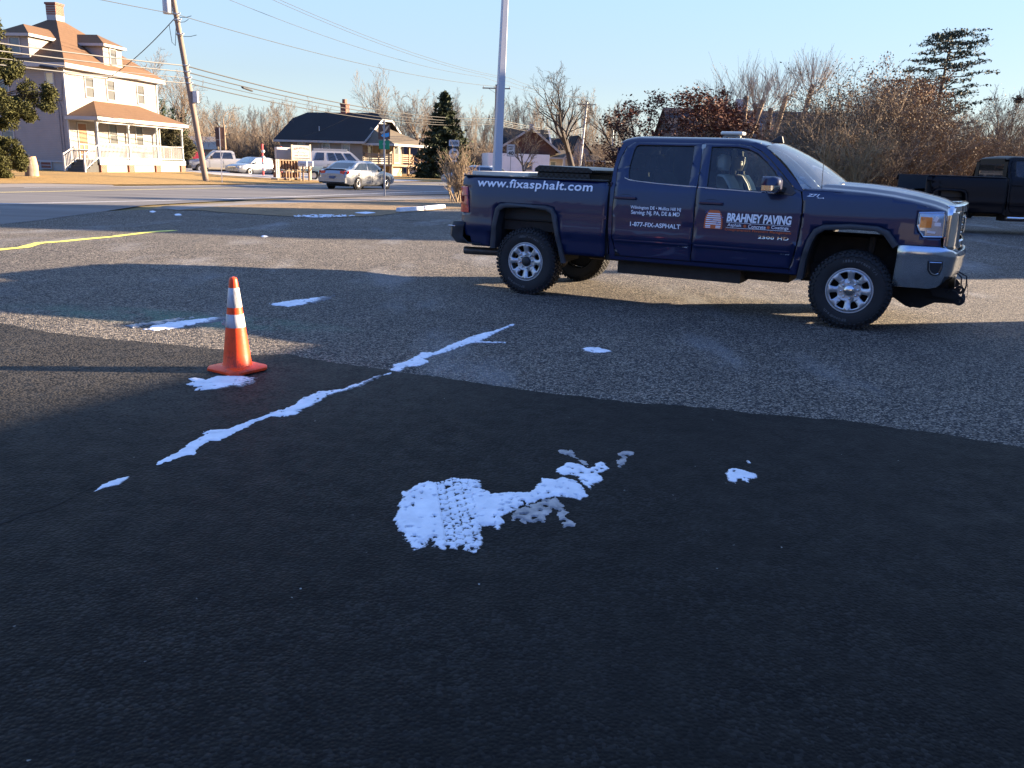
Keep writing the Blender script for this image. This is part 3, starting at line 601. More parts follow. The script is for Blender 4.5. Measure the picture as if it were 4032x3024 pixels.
    BI = [(-4.339, .56), (-4.309, .884), (-4.27, 1.045), (-4.207, 1.083), (-3.921, 1.098), (-3.62, 1.079), (-3.549, 1.036), (-3.505, .869), (-3.44, .624), (-3.40, .44)]
    def dens(l, k=5): return [tuple(V(a).lerp(V(b), i / k)) for a, b in zip(l[:-1], l[1:]) for i in range(k)] + [l[-1]]
    for O_, I_ in ((AO, AI), (BO, BI)):
        rows = []
        for (a, b), (c, e) in zip(dens(O_), dens(I_)):
            y = by(a, b)
            rows.append([(a, s * (y + .004), b), (a * .85 + c * .15, s * (y + .030), b * .85 + e * .15), (a * .3 + c * .7, s * (y + .040), b * .3 + e * .7), (c, s * (y + .030), e), (c, s * (y - .13), e)])
        MB().grid(rows).build('arch_trim', M_TRIM, truck, smooth=50)
        # liner inside the arch
        rows = [[(c, s * .95, e), (c, s * .42, e + .02)] for c, e in dens(I_)]
        MB().grid(rows).build('wheel_arch_liner', M_DARK, truck, smooth=60)
    # inner closing panels so that no light passes
    w_ = MB(); w_.bb(-2.84, -2.80, s * .86, s * .97, .6, 1.42); w_.bb(-2.82, -.6, s * .90, s * .955, .53, .60)
    w_.build('sill_panel', M_DARK, truck)
cab = MB()
for s in (-1, 1):
    for P_ in (APIL, CPIL, SILL):
        q = panel(P_, side(s), step=.12, step2=.05); cab.add(q.v, q.f)
# roof
xs = [-2.80, -2.775, -2.74, -2.68, -2.59, -2.4, -2.2, -2.0, -1.8, -1.6, -1.4, -1.30, -1.2, -1.13, -1.075]
rows = []
for x in xs:
    if x <= -2.59: k = max(0.0, (-2.59 - x) / .21); ze = 1.925 - .015 * k; top = .068 * math.sqrt(max(0, 1 - k ** 2.2)) + .002
    elif x > -1.4: k = (x + 1.4) / .325; ze = 1.925 - .032 * k ** 1.6; top = .068 - .04 * k ** 1.3
    else: ze = 1.925; top = .068
    yb = interp(ze, BZ, BY)
    row = []
    for t, zz in ((1.0, 0), (.985, .35), (.955, .62), (.915, .82), (.86, .93), (.7, 1.02), (.45, 1.16), (0, 1.25)):
        row.append((x + (.05 * (1 - t * t) if x > -1.4 else 0) * ((x + 1.4) / .325 if x > -1.4 else 0), yb * t, ze + top * zz))
    rows.append([(a, -b, c) for a, b, c in row] + [(a, b, c) for a, b, c in row[-2::-1]])
cab.grid(rows)
# cab back wall with its window opening
for s in (-1, 1):
    cab.bb(-2.815, -2.80, s * .62, s * .80, 1.44, 1.86); cab.bb(-2.81, -2.795, s * 0, s * .97, .6, 1.45)
cab.bb(-2.81, -2.795, -.62, .62, 1.80, 1.935)
cabo = cab.build('cab', M_BLUE, truck, smooth=42)
MB().bb(-2.805, -2.80, -.62, .62, 1.44, 1.80).build('rear_window', M_GLASS_D, truck)
# windscreen
top = [(-1.075, .748, 1.893), (-1.045, .66, 1.925), (-1.03, .5, 1.943), (-1.02, .25, 1.951), (-1.02, 0, 1.953)]
bot = [(-.612, .925, 1.462), (-.47, .85, 1.470), (-.33, .65, 1.482), (-.24, .33, 1.495), (-.21, 0, 1.50)]
rows = []
for k in range(7):
    t = k / 6; r = []
    for a, b in zip(top, bot):
        p = V(a).lerp(V(b), t); p += V((.35, 0, .45)).normalized() * .035 * math.sin(math.pi * t); r.append(p)
    rows.append([(p.x, -p.y, p.z) for p in r] + [tuple(p) for p in r[-2::-1]])
MB().grid(rows).build('windscreen', M_GLASS_W, truck, smooth=60)
# hood
def hood_z(x, y):
    e = interp(x, [-.61, -.322, .025, .297, .498, .672, .80, .90, .95], [1.458, 1.456, 1.438, 1.410, 1.374, 1.334, 1.306, 1.285, 1.27]); t = abs(y) / .93
    c = .015 + .040 * (1 - ss((t - .74) / .12)) + .018 * (1 - ss((t - .36) / .10)) + .022 * (1 - t * t)
    c *= 1 - .15 * ss((x - .6) / .35) ; c += .012 * (x > .4) * (x - .4)
    return e + c * (1 if t < .98 else .2)
rows = []
ts = [1, .985, .95, .90, .86, .82, .78, .74, .68, .6, .52, .46, .42, .38, .34, .25, .12, 0]
for k in range(25):
    u = k / 24; r = []
    for t in ts:
        xb = -.61 + .35 * (1 - t * t) ** .6; xf = .81 + .125 * (1 - t * t) ** .7; x = xb + (xf - xb) * u
        w_ = by(x, 1.40) - .012; y = w_ * t; z = hood_z(x, .93 * t)
        if u > .85: z -= .05 * ((u - .85) / .15) ** 2 * (1 - .5 * t)
        r.append((x, y, z if t < 1 else z - .012))
    rows.append([(a, -b, c) for a, b, c in r] + r[-2::-1])
MB().grid(rows).build('hood', M_BLUE, truck, smooth=40)
# cowl with wipers
cw = MB(); cw.grid([[(-.70, y, 1.44), (-.61 + .35 * (1 - (y / .93) ** 2) ** .6 + .03, y, 1.47 if abs(y) < .8 else 1.455)] for y in [-.93 + .093 * 2 * k for k in range(11)]])
cw.build('cowl', M_BLACKP, truck)
for y0, y1 in ((-.78, -.12), (-.02, .62)):
    MB().tube([(-.48 + .05, y0, 1.475), (-.30, (y0 + y1) / 2, 1.52), (-.28, y1, 1.525)], .008, 6).tube([(-.33, y0 * .9, 1.50), (-.245, y0 * .6 + y1 * .4, 1.52)], .012, 6).build('wiper', M_BLACKP, truck)
# tailgate and bed
MB().bb(-4.885, -4.85, -.80, .80, .86, 1.455).build('tailgate', M_BLUE, truck, bev=.012)
bd = MB(); bd.bb(-4.85, -2.87, -.84, .84, .93, .96); bd.bb(-2.90, -2.86, -.86, .86, .93, 1.44)
for s in (-1, 1): bd.bb(-4.85, -2.87, s * .86, s * .84, .95, 1.45)
for k in range(14): bd.bb(-4.84, -2.9, -.78 + k * .12, -.74 + k * .12, .96, .975)
bd.build('bed', mat('bed_liner', (.02, .02, .02), .7, var=.2), truck)
for s in (-1, 1):
    tl = [(-4.742, .995), (-4.762, 1.16), (-4.785, 1.318), (-4.875, 1.32), (-4.878, .995)]
    l_ = panel(tl, side(s, .004), step=.05).build('tail_lamp', M_RED, truck, smooth=50); solid(l_, .02)
    m_ = MB(); m_.bb(-4.90, -4.86, s * .80, s * .95, 1.0, 1.315); m_.build('lamp_back', M_RED, l_, bev=.012)
    m_ = MB(); 
    for z0 in (1.095, 1.205): m_.bb(-4.87, -4.75, s * .988 if s > 0 else s * .992, s * 1.0, z0, z0 + .006)
    m_.bb(-4.872, -4.842, s * .955, s * .985, 1.13, 1.20)
    m_.build('lamp_divider', mat('dark_red', (.16, .01, .01), .3), l_)
# rear bumper
rb = MB(); rb.grid([[(x, y, .86), (x - .02, y, .80), (x - .03, y, .68), (x + .05, y, .60), (x + .25, y, .60)] for x, y in ((-4.80, -1.0), (-4.97, -.985), (-5.04, -.9), (-5.05, -.5), (-5.05, .5), (-5.04, .9), (-4.97, .985), (-4.80, 1.0))])
rb.grid([[(x, y, .86), (-4.80, y * .95, .865)] for x, y in ((-4.80, -1.0), (-4.97, -.985), (-5.04, -.9), (-5.05, -.5), (-5.05, .5), (-5.04, .9), (-4.97, .985), (-4.80, 1.0))])
rbo = rb.build('rear_bumper', M_BLACKP, truck, smooth=30); solid(rbo, .02)
MB().bb(-5.06, -4.95, -1.0, -.80, .80, .815).build('bumper_step', M_CHROME, rbo, bev=.005)
MB().tube([(-4.93, -.76, .475), (-4.40, -.76, .487), (-4.1, -.55, .56)], .052, 16, caps=False).build('exhaust_pipe', mat('exhaust_steel', (.10, .09, .085), .45, .6, var=.3, vscale=8), truck, smooth=60)
# chassis
ch = MB()
for s in (-1, 1):
    ch.bar((-4.9, s * .48, .62), (-3.3, s * .48, .60), .09, .15); ch.bar((-3.3, s * .48, .58), (.9, s * .48, .55), .09, .16)
ch.bb(-2.7, -1.2, -.85, -.45, .37, .56); ch.bb(-1.2, -.7, -.6, .2, .40, .55); ch.bb(-3.2, -.6, -.40, .85, .50, .60); ch.bb(-.6, .8, -.42, .42, .42, .95); ch.bb(-2.8, -.55, -.95, .95, .56, .60)
ch.bb(-4.85, -2.8, -.8, .8, .80, .92); ch.tube([(-3.3, -.3, .5), (-.9, -.25, .5)], .05, 8)
for x in (-3.904, 0): ch.tube([(x, -.8, .42), (x, .8, .42)], .055, 10); ch.lathe([(0, -.16), (.12, -.13), (.17, 0), (.12, .13), (0, .16)], 14, Matrix.Translation((x, .12 if x == 0 else 0, .42)) @ Matrix.Rotation(R(90), 4, 'Y'))
for s in (-1, 1):
    ch.bar((-4.6, s * .55, .62), (-3.9, s * .55, .50), .07, .04); ch.bar((-3.9, s * .55, .50), (-3.1, s * .55, .60), .07, .04)
    ch.tube([(-3.75, s * .6, .5), (-3.60, s * .62, .95)], .03, 8); ch.tube([(.1, s * .6, .45), (.15, s * .62, .98)], .04, 8)
ch.build('chassis', M_RUST, truck); MB().bb(-.54, .80, -.90, .90, 1.10, 1.16).bb(.42, .50, -.90, .90, .55, 1.12).bb(-.56, -.52, -.90, .90, .55, 1.12).build('inner_wing', M_DARK, truck)
# cabin
fl = MB(); fl.bb(-2.79, -.5, -.93, .93, .60, .66); fl.bb(-.62, -.54, -.90, .90, .66, 1.42); fl.build('cabin_floor', M_CABIN, truck)
ds = MB(); ds.grid([[(-.78, y, 1.20), (-.80, y, 1.36), (-.72, y, 1.42), (-.22, y, 1.47)] for y in (-.88, -.5, 0, .5, .88)]); ds.build('dashboard', M_CABIN, truck, smooth=50)
MB().lathe([(0, 0), (.04, 0)], 12, Matrix.Translation((-.98, .42, 1.36)) @ Matrix.Rotation(R(-65), 4, 'Y')).tube([(-.98 + .19 * math.cos(a) * math.sin(R(25)) * -1, .42 + .19 * math.sin(a), 1.36 + .19 * math.cos(a) * math.cos(R(25))) for a in [k * math.pi / 10 for k in range(21)]], .016, 8).bar((-.98, .24, 1.36), (-.98, .60, 1.36), .03, .03).build('steering_wheel', M_BLACKP, truck, smooth=60)
def seat(x, y, w, name='seat'):
    c = [(-.02, .0), (.10, .02), (.14, .25), (.10, .52), (.06, .62), (-.03, .63), (-.07, .5), (-.05, .2)]
    m_ = MB(); nrow = []
    for t, k in ((-1, .82), (-.9, .96), (-.5, 1), (.5, 1), (.9, .96), (1, .82)):
        nrow.append([(x - .02 - .20 * (b / .63) + a * k, y + w / 2 * t, .96 + b * (1 if abs(t) < .95 else .96)) for a, b in c])
    m_.grid(nrow, closed=True)
    m_.bb(x, x + .50, y - w / 2, y + w / 2, .84, 1.0)
    so = m_.build(name, M_SEAT, truck, smooth=60, bev=.02)
    h_ = MB(); hr = []
    for t, k in ((-1, .6), (-.85, .95), (0, 1), (.85, .95), (1, .6)):
        hr.append([(x - .24 + a * k, y + min(w, .29) / 2 * t, 1.715 + b * k) for a, b in ((.05, -.09), (.065, 0), (.05, .085), (0, .10), (-.05, .07), (-.055, -.05), (-.03, -.09))])
    h_.grid(hr, closed=True); h_.add(hr[0], [tuple(range(7))]); h_.add(hr[-1], [tuple(range(7))]); h_.build('headrest', M_SEAT, so, smooth=60)
    MB().tube([(x - .23, y - .05, 1.56), (x - .24, y - .05, 1.66)], .006, 6).tube([(x - .23, y + .05, 1.56), (x - .24, y + .05, 1.66)], .006, 6).build('headrest_post', M_CHROME, so)
seat(-1.38, -.42, .50); seat(-1.38, .42, .50)
for yy in (-.5, .5): seat(-2.42, yy, .56, 'rear_seat')
for s in (-1, 1):   # interior pillars and roof lining
    MB().bar((-1.77, s * .83, 1.42), (-1.78, s * .72, 1.90), .05, .10).bb(-2.7, -1.2, s * .70, s * .55, 1.905, 1.925).build('pillar_trim', M_HEADLINER, truck, bev=.01)
hl = MB().bb(-2.75, -1.15, -.70, .70, 1.93, 1.94); hl.build('roof_lining', M_HEADLINER, truck)
MB().box((-1.02, 0, 1.80), (.04, .24, .07)).tube([(-1.03, 0, 1.84), (-1.08, 0, 1.92)], .01, 6).build('inner_mirror', M_BLACKP, truck, bev=.01)
# door mirrors
for s in (-1, 1):
    m_ = MB(); rws = []
    for x, k in ((-.985, .86), (-.975, .97), (-.93, 1), (-.87, .98), (-.82, .86), (-.795, .55)):
        rws.append([(x + (.05 * a if False else 0), s * (1.165 + .125 * a * k), 1.50 + .085 * b * k) for a, b in ((-1, -.75), (-.75, -1), (.7, -1), (1, -.7), (1, .7), (.75, 1), (-.8, 1), (-1, .8))])
    m_.grid(rws, closed=True); m_.add(rws[-1], [tuple(range(8))])
    mo = m_.build('door_mirror', M_BLUE, truck, smooth=50)
    rws2 = [[(p[0], p[1], p[2]) for p in r] for r in rws]
    lw = MB().grid([[(x, s * (1.165 + .129 * a * k), 1.497 + .089 * b * k) for a, b in ((-1, -.1), (-1, -.75), (-.75, -1), (.7, -1), (1, -.7), (1, -.1))] for x, k in ((-.975, .97), (-.93, 1), (-.87, .98), (-.82, .86), (-.79, .55))]); lw.build('mirror_cap', M_CHROME, mo, smooth=50)
    MB().add([(-.984, s * (1.165 + .11 * a), 1.50 + .07 * b) for a, b in ((-1, -1), (1, -1), (1, 1), (-1, 1))], [(0, 1, 2, 3)]).build('mirror_glass', M_CHROME, mo)
    MB().bar((-.86, s * 1.05, 1.455), (-.82, s * .93, 1.44), .10, .06).prism([(-.90, 1.40), (-.70, 1.385), (-.665, 1.42), (-.72, 1.475), (-.86, 1.60), (-.875, 1.5)], lambda a, b, k: (a, s * (by(a, b) + .003 + .012 * k), b)).build('mirror_mount', M_BLACKP, mo, bev=.006)
# headlamps
HL = [(.568, 1.274), (.80, 1.288), (.812, 1.20), (.815, 1.042), (.64, 1.036), (.595, 1.094), (.568, 1.15)]
for s in (-1, 1):
    h_ = panel(HL, side(s, -.001), step=.05).build('headlamp', M_LENS, truck, smooth=50); solid(h_, .03)
    MB().grid([[(x, s * y, z) for z in (1.045, 1.12, 1.20, 1.285)] for x, y in ((.81, .925), (.86, .90), (.905, .83), (.93, .72), (.94, .60))]).build('front_lens', M_LENS, h_, smooth=60)
    am = panel([(.592, 1.125), (.70, 1.128), (.70, 1.232), (.592, 1.235)], side(s, .017), step=.05).build('side_marker', M_AMBER, h_)
    solid(am, .008)
    fr_ = [(x, s * (by(x, z) + .014), z) for x, z in HL]; MB().tube(fr_ + [fr_[0]], .007, 5).build('lamp_rim', M_CHROME, h_)
    bl = MB(); bl.box((.735, s * (by(.735, 1.2) + .016), 1.215), (.035, .008, .05), ry=R(20)); bl.box((.755, s * (by(.755, 1.16) + .016), 1.165), (.06, .008, .035)); bl.box((.70, s * (by(.70, 1.09) + .016), 1.085), (.09, .008, .022), ry=R(6)); bl.build('reflector', mat('lamp_white', (.75, .80, .88), .2, .3), h_)
# grille
gr = MB()
for s in (-1, 1):
    # chrome uprights between lamp and grille
    gr.grid([[(.828, s * .915, z), (.875, s * .90, z), (.93 - .02 * abs(z - 1.1), s * .80, z), (.965, s * .66, z), (.945, s * .60, z)] for z in (.86, .95, 1.1, 1.25, 1.33)])
gr.grid([[(x - .02, y, 1.385 - .03 * (abs(y) / .9) ** 2 ), (x + .012, y, 1.37 - .03 * (abs(y) / .9) ** 2), (x + .02, y, 1.30), (x - .01, y, 1.285)] for x, y in ((.83, -.91), (.90, -.84), (.955, -.66), (.985, -.3), (.99, 0), (.985, .3), (.955, .66), (.90, .84), (.83, .91))])
gr.grid([[(x, y, 1.0), (x + .02, y, .985), (x + .02, y, .93), (x - .01, y, .90)] for x, y in ((.945, -.66), (.985, -.3), (.99, 0), (.985, .3), (.945, .66))])
gro = gr.build('grille', M_CHROME, truck, smooth=40); solid(gro, .012)
bars = MB()
for z in (1.06, 1.14, 1.225):
    bars.grid([[(x - .02, y, z + .028), (x + .012, y, z + .012), (x + .012, y, z - .012), (x - .02, y, z - .028)] for x, y in ((.94, -.64), (.975, -.3), (.98, 0), (.975, .3), (.94, .64))])
bo = bars.build('grille_bar', M_CHROME, gro, smooth=40); solid(bo, .008)
MB().bb(.88, .90, -.66, .66, .92, 1.32).build('grille_mesh', M_DARK, gro)
text('GMC', lambda a, b: (1.01, -.22 + a, 1.08 + b), .44, .13, bold=.03).build('emblem', mat('emblem_red', (.45, .02, .02), .3), gro)
MB().bb(.985, 1.003, -.25, .25, 1.06, 1.23).build('emblem_frame', M_CHROME, gro, bev=.01)
# front bumper
fb = MB(); rows = []
for x, y, cut in ((.42, 1.02, 0), (.55, 1.018, 0), (.68, 1.008, 0), (.80, .985, 0), (.865, .955, .2), (.905, .91, .5), (.96, .80, 1), (1.0, .64, 1), (1.03, .35, 1), (1.04, 0, 1)):
    d = V((.25 if x < .8 else (.8 if x < .95 else 1), 1 if x < .8 else (.6 if x < .95 else .15))).normalized()
    pr = [(-.035, .935 - .05 * cut), (-.004, .93 - .05 * cut), (.0, .925 - .05 * cut), (.012, .86 - .015 * cut), (.004, .83 - .01 * cut), (-.002, .80), (-.012, .70), (-.03, .60 + .03 * cut), (-.055, .515 + .09 * cut), (-.09, .51 + .09 * cut)]
    rows.append([(x + d.x * a, y + d.y * a, b) for a, b in pr])
rows = rows + [[(a, -b, c) for a, b, c in r] for r in rows[-2::-1]]
fb.grid(rows); fbo = fb.build('front_bumper', mat('bumper_chrome', (.50, .55, .60), .2, .9, var=.15, vscale=5, bump=.02, bscale=30), truck, smooth=35); solid(fbo, .02)
for s in (-1, 1):
    fo = [(.715, .80), (.86, .80), (.862, .735), (.845, .66), (.80, .645), (.755, .66), (.725, .70)]
    fi = [(.735, .785), (.845, .785), (.847, .735), (.83, .675), (.80, .662), (.765, .675), (.742, .71)]
    yf = lambda x, z, o_: s * (interp(x, [.68, .80, .865, .905], [1.008, .985, .955, .91]) + .012 + o_ - .10 * (.82 - z))
    MB().prism(fo, lambda a, b, k: (a, yf(a, b, -.01 + .022 * k), b)).build('fog_lamp_bezel', M_BLACKP, fbo, bev=.004)
    fl_ = MB().tube([(a, yf(a, b, .014), b) for a, b in fi + fi[:1]], .005, 5); fl_.bb(.78, .787, s * .965, s * .99, .69, .77); fl_.build('fog_lamp_rim', M_CHROME, fbo)
MB().grid([[(.99, y, .60), (1.0, y, .52), (.93, y, .46)] for y in (-.85, -.4, 0, .4, .85)]).grid([[(x, s_ * y, .52), (x, s_ * (y - .06), .45)] for s_ in (1,) for x, y in ((.45, .93), (.75, .93), (.95, .80))]).build('lower_valance', M_BLACKP, truck)
pm = MB()
for s in (-1, 1):
    pm.prism([(.30, .50), (.95, .50), (1.0, .44), (.93, .36), (.80, .30), (.70, .24), (.55, .25), (.42, .33), (.18, .43)], lambda a, b, k: (a, s * (.50 + .02 * k), b))
    pm.prism([(.75, .50), (1.02, .47), (1.06, .42), (1.02, .375), (.80, .40)], lambda a, b, k: (a, s * (.60 + .03 * k), b))
    pm.lathe([(.022, -.02), (.05, -.02), (.05, .02), (.022, .02), (.022, -.02)], 14, Matrix.Translation((1.06, s * .53, .36)) @ Matrix.Rotation(R(90), 4, 'X'))
    pm.bar((.72, s * .51, .34), (1.06, s * .53, .35), .03, .05)
pm.tube([(.60, -.55, .27), (.60, .55, .27)], .03, 8); pm.bb(.5, .75, -.5, .5, .36, .40)
pm.build('plough_mount', M_DARK, truck, bev=.003)
cb = MB()
for y, q in ((-.42, 0), (-.28, .05)):
    cb.tube([(.98, y, .66), (1.05 + q, y, .60), (1.06 + q, y - .01, .50), (1.04 + q, y - .02, .40)], .008, 6); cb.tube([(1.05 + q, y - .02, .41), (1.05 + q, y - .02, .385), (1.045 + q, y - .02, .32), (1.045 + q, y - .02, .31)], [.010, .022, .027, .016], 10)
    cb.tube([(1.07 + q, y, .52), (1.085 + q, y, .44), (1.08 + q, y, .37)], .003, 5)
cb.build('hanging_plug_cable', M_BLACKP, truck)
# roof beacon, fin, aerial
bc = MB().box((-1.615, -.1, 2.062), (.27, .17, .04)); be = bc.build('beacon_light', mat('beacon_white', (.72, .68, .55), .3, coat=.6, var=.05), truck, bev=.016, seg=3)
MB().bb(-1.70, -1.53, -.16, -.04, 2.018, 2.043).bb(-1.72, -1.68, -.17, -.14, 1.995, 2.03).bb(-1.55, -1.51, -.17, -.14, 1.995, 2.03).bb(-1.72, -1.68, -.06, -.03, 1.995, 2.03).build('beacon_foot', mat('beacon_base', (.25, .24, .2), .5), be)
MB().prism([(-1.19, 1.975), (-1.09, 2.045), (-1.055, 2.045), (-1.03, 1.96)], lambda a, b, k: (a, -.02 + .04 * k, b)).build('roof_fin', M_BLACKP, truck, bev=.008)
MB().tube([(-.425, -.85, 1.452), (-.425, -.85, 1.475)], .014, 8).tube([(-.425, -.85, 1.47), (-.44, -.85, 1.8), (-.46, -.85, 2.16)], .0035, 6).build('aerial', M_BLACKP, truck)
# load board on the bed and the cargo box are things of their own
def wheel(name, x, y, s, cap, steer=0):
    w = empty(name, (x, y, .42)); w.parent = truck
    M = Matrix.Rotation(R(-90) * -s, 4, 'X') if False else (Matrix.Rotation(R(90), 4, 'X') if s < 0 else Matrix.Rotation(R(-90), 4, 'X'))
    t = MB(); t.lathe([(.235, -.125), (.27, -.140), (.34, -.145), (.385, -.135), (.402, -.118), (.408, -.06), (.41, 0), (.408, .06), (.402, .118), (.385, .135), (.34, .145), (.27, .140), (.245, .128), (.235, .12)], 64, M)
    tb = MB(); random.seed(2)
    for k in range(52):
        a0 = 2 * math.pi * k / 52
        for zz, wd, ln in ((-.115, .045, .026), (-.055, .045, .024), (0, .04, .024), (.055, .045, .024), (.115, .045, .026)):
            a = a0 + (.06 if abs(zz) == .055 else 0); q = M @ Matrix.Rotation(a, 4, 'Z') @ Matrix.Translation((.413, 0, zz)) @ Matrix.Rotation(.35 if zz > 0 else -.35, 4, 'X')
            b = MB().box((0, 0, 0), (.02, ln * 1.05, wd)); t.add([q @ V(p) for p in b.v], b.f)
        for sg in (-1, 1):   # shoulder lugs
            q = M @ Matrix.Rotation(a0 + .03, 4, 'Z') @ Matrix.Translation((.388 if k % 2 else .380, 0, sg * .136)) @ Matrix.Rotation(sg * R(28), 4, 'Y')
            b = MB().box((0, 0, 0), (.045, .026, .014)); t.add([q @ V(p) for p in b.v], b.f)
    to = t.build('tyre', M_TYRE, w, smooth=35)
    lt = MB()
    for word, mid, sz in (('All-Terrain T/A', R(70), .030), ('BFGoodrich', R(245), .030)):
        for i_, chs in enumerate(word):
            if chs == ' ': continue
            a = mid - (i_ - len(word) / 2) * .085
            q = text(chs, lambda p, r_: (p, r_), .018 if chs in 'ilrf-/TA' else .022, sz if chs.isupper() or chs in 'ldh' else sz * .75, bold=.02)
            lt.add([M @ (Matrix.Rotation(a, 4, 'Z') @ V((.305 + p[1], -p[0] + .01, .1465))) for p in q.v], q.f)
    lt.build('tyre_lettering', mat('tyre_letter_grey', (.10, .10, .10), .8), to)
    # rim face with eight windows
    n = 96; outl = [(.222 * math.cos(2 * math.pi * k / n), .222 * math.sin(2 * math.pi * k / n)) for k in range(n)]
    holes = []
    for k in range(8):
        a = 2 * math.pi * (k + .5) / 8; h = [(.128, -.019), (.128, .019), (.148, .029), (.194, .041), (.203, .033), (.203, -.033), (.194, -.041), (.148, -.029)]
        holes.append([(r * math.cos(a) - t_ * math.sin(a), r * math.sin(a) + t_ * math.cos(a)) for r, t_ in smoothpoly(h, 1)])
    def rf(a, b):
        r = math.hypot(a, b); z = interp(r, [0, .10, .125, .20, .222], [.085, .085, .095, .118, .120]); return M @ V((a, b, z))
    rm = panel(outl, rf, holes, step=.06)
    ro = rm.build('rim', M_ALU, w, smooth=40); sm = solid(ro, .035, 1 if False else 0)
    lip = MB().lathe([(.218, .10), (.222, .122), (.235, .134), (.243, .134), (.246, .125), (.236, .10), (.225, 0), (.225, -.12)], 64, M); lip.build('rim_lip', M_ALU, ro, smooth=40)
    MB().lathe([(0, -.02), (.225, -.02)], 32, M).build('brake_disc', M_DARK, ro)
    hb = MB().lathe([(.062, .08), (.062, .115), (.052, .135), (.03, .143), (0, .145)], 28, M); hb.build('hub_cap', cap, ro, smooth=50)
    for k in range(8):
        a = 2 * math.pi * k / 8 + R(8)
        q = M @ Matrix.Rotation(a, 4, 'Z') @ Matrix.Translation((.085, 0, .09)); MB().lathe([(.011, 0), (.0125, .012), (.0125, .03), (.008, .036), (0, .037)], 8, q).build('lug_nut', M_CHROME, ro, smooth=50)
    return w
for s in (-1, 1):
    wheel('wheel', 0, s * .862, s, M_CHROME); wheel('wheel', -3.904, s * .85, s, M_BLACKP)
# lettering on the near side
def nearT(x0, z0, dz=0, skew=0, off=.0155): return lambda a, b: (x0 + a, -(by(x0 + a, z0 + b + a * dz) + off), z0 + b + a * dz)
def pchild(n_): return [o for o in bpy.data.objects if o.parent == truck and o.name.split('.')[0] == n_][0]
bs, rd, fd, fe = pchild('bed_side'), pchild('rear_door'), pchild('front_door'), pchild('fender')
text('www.fixasphalt.com', nearT(-4.628, 1.300), 1.60, .135, bold=.022, spacing=1.07, shear=.06).build('lettering', M_LETTER, bs)
text('Wilmington DE • Mullica Hill NJ', nearT(-2.526, 1.146), .612, .048, bold=.015).build('lettering', M_LETTER, rd)
text('Serving: NJ, PA, DE & MD', nearT(-2.512, 1.082), .590, .060, bold=.015).build('lettering', M_LETTER, rd)
text('1-877-FIX-ASPHALT', nearT(-2.515, .955), .612, .052, bold=.02).build('lettering', M_LETTER, rd)
text('BRAHNEY PAVING', nearT(-1.378, 1.072), .706, .098, bold=.04, shear=.08, spacing=.96).build('lettering', M_LETTER, fd)
for x0, w_, s_ in ((-1.362, .155, 'Asphalt'), (-1.130, .19, 'Concrete'), (-.880, .185, 'Coatings')):
    text(s_, nearT(x0, 1.012), w_, .044, bold=.012).build('lettering', M_LETTER, fd)
ln = MB()
for z_ in (1.062, 1.005): ln.grid([[(x, -(by(x, z_) + .0155), z_), (x, -(by(x, z_ + .004) + .0155), z_ + .004)] for x in (-1.378, -1.0, -.674)])
ln.build('rule_line', M_LETTER, fd)
dt = MB()
for x_ in (-1.168, -.912): dt.add([(x_ + .016 * math.cos(q * .5236), -(by(x_, 1.032) + .0155), 1.034 + .016 * math.sin(q * .5236)) for q in range(12)], [tuple(range(12))])
dt.build('dot', M_ORANGE, fd)
text('Comprehensive Pavement Management', nearT(-1.388, .966), .728, .036, bold=.008).build('lettering', M_ORANGE, fd)
text('2500 HD', nearT(-1.012, .908), .33, .034, bold=.02, spacing=1.1).build('badge', M_CHROME, fd)
text('Z71', nearT(-.552, 1.385, off=.008), .135, .030, bold=.03, shear=.4).build('badge', M_LETTER, fe)
text('4x4', nearT(-.445, 1.370, off=.008), .075, .012, bold=.02).build('badge', M_LETTER, fe)
# bee hive emblem
hv = []; lv = 9
for k in range(lv + 1):
    z_ = .985 + .205 * k / lv; w_ = .094 * math.sqrt(max(0, 1 - (max(0, k - 2.4) / (lv - 1.6)) ** 2.1)) + .006
    hv.append((w_, z_))
right = []
for (w0, z0), (w1, z1_) in zip(hv[:-1], hv[1:]): right += [(w0, z0), ((w0 + w1) / 2 + .008, (z0 + z1_) / 2)]
right.append(hv[-1]); hp = [(-1.526 + w, z) for w, z in right] + [(-1.526 - w, z) for w, z in right[::-1]]
emb = panel(hp, lambda x, z: (x, -(by(x, z) + .013), z), step=.1).build('hive_emblem', M_ORANGE, fd)
eb = MB()
for k in range(1, 8):
    z_ = .985 + .205 * (k + .05) / lv; w_ = max(.02, interp(z_, [z for w, z in hv], [w for w, z in hv]) - .012)
    spans = [(-w_, w_)] if k > 1 else [(-w_, -.03), (.03, w_)]
    for a, b in spans: eb.grid([[(-1.526 + x, -(by(-1.5, z_) + .0165), z_), (-1.526 + x, -(by(-1.5, z_) + .0165), z_ + .0125)] for x in (a, b)])
eb.grid([[(-1.526 + x, -(by(-1.5, .995) + .0165), .993), (-1.526 + x, -(by(-1.5, .995) + .0165), 1.003)] for x in (-.085, -.03)]); eb.grid([[(-1.526 + x, -(by(-1.5, .995) + .0165), .993), (-1.526 + x, -(by(-1.5, .995) + .0165), 1.003)] for x in (.03, .085)])
eb.build('emblem_stripe', M_LETTER, emb)
be_ = MB()
for bx_, bz_, r_ in ((-1.615, 1.165, .7), (-1.555, 1.085, .3), (-1.485, 1.055, -.5), (-1.44, 1.12, -.3)):
    for q, l_ in ((r_, .028), (r_ + 1.3, .018), (r_ - 1.3, .018), (r_ + 3.14, .014)):
        be_.add([(bx_ + math.cos(q + e_) * l_ * m_, -(by(bx_, bz_) + .0185), bz_ + math.sin(q + e_) * l_ * m_) for e_, m_ in ((0, .1), (.35, .7), (0, 1), (-.35, .7))], [(0, 1, 2, 3)])
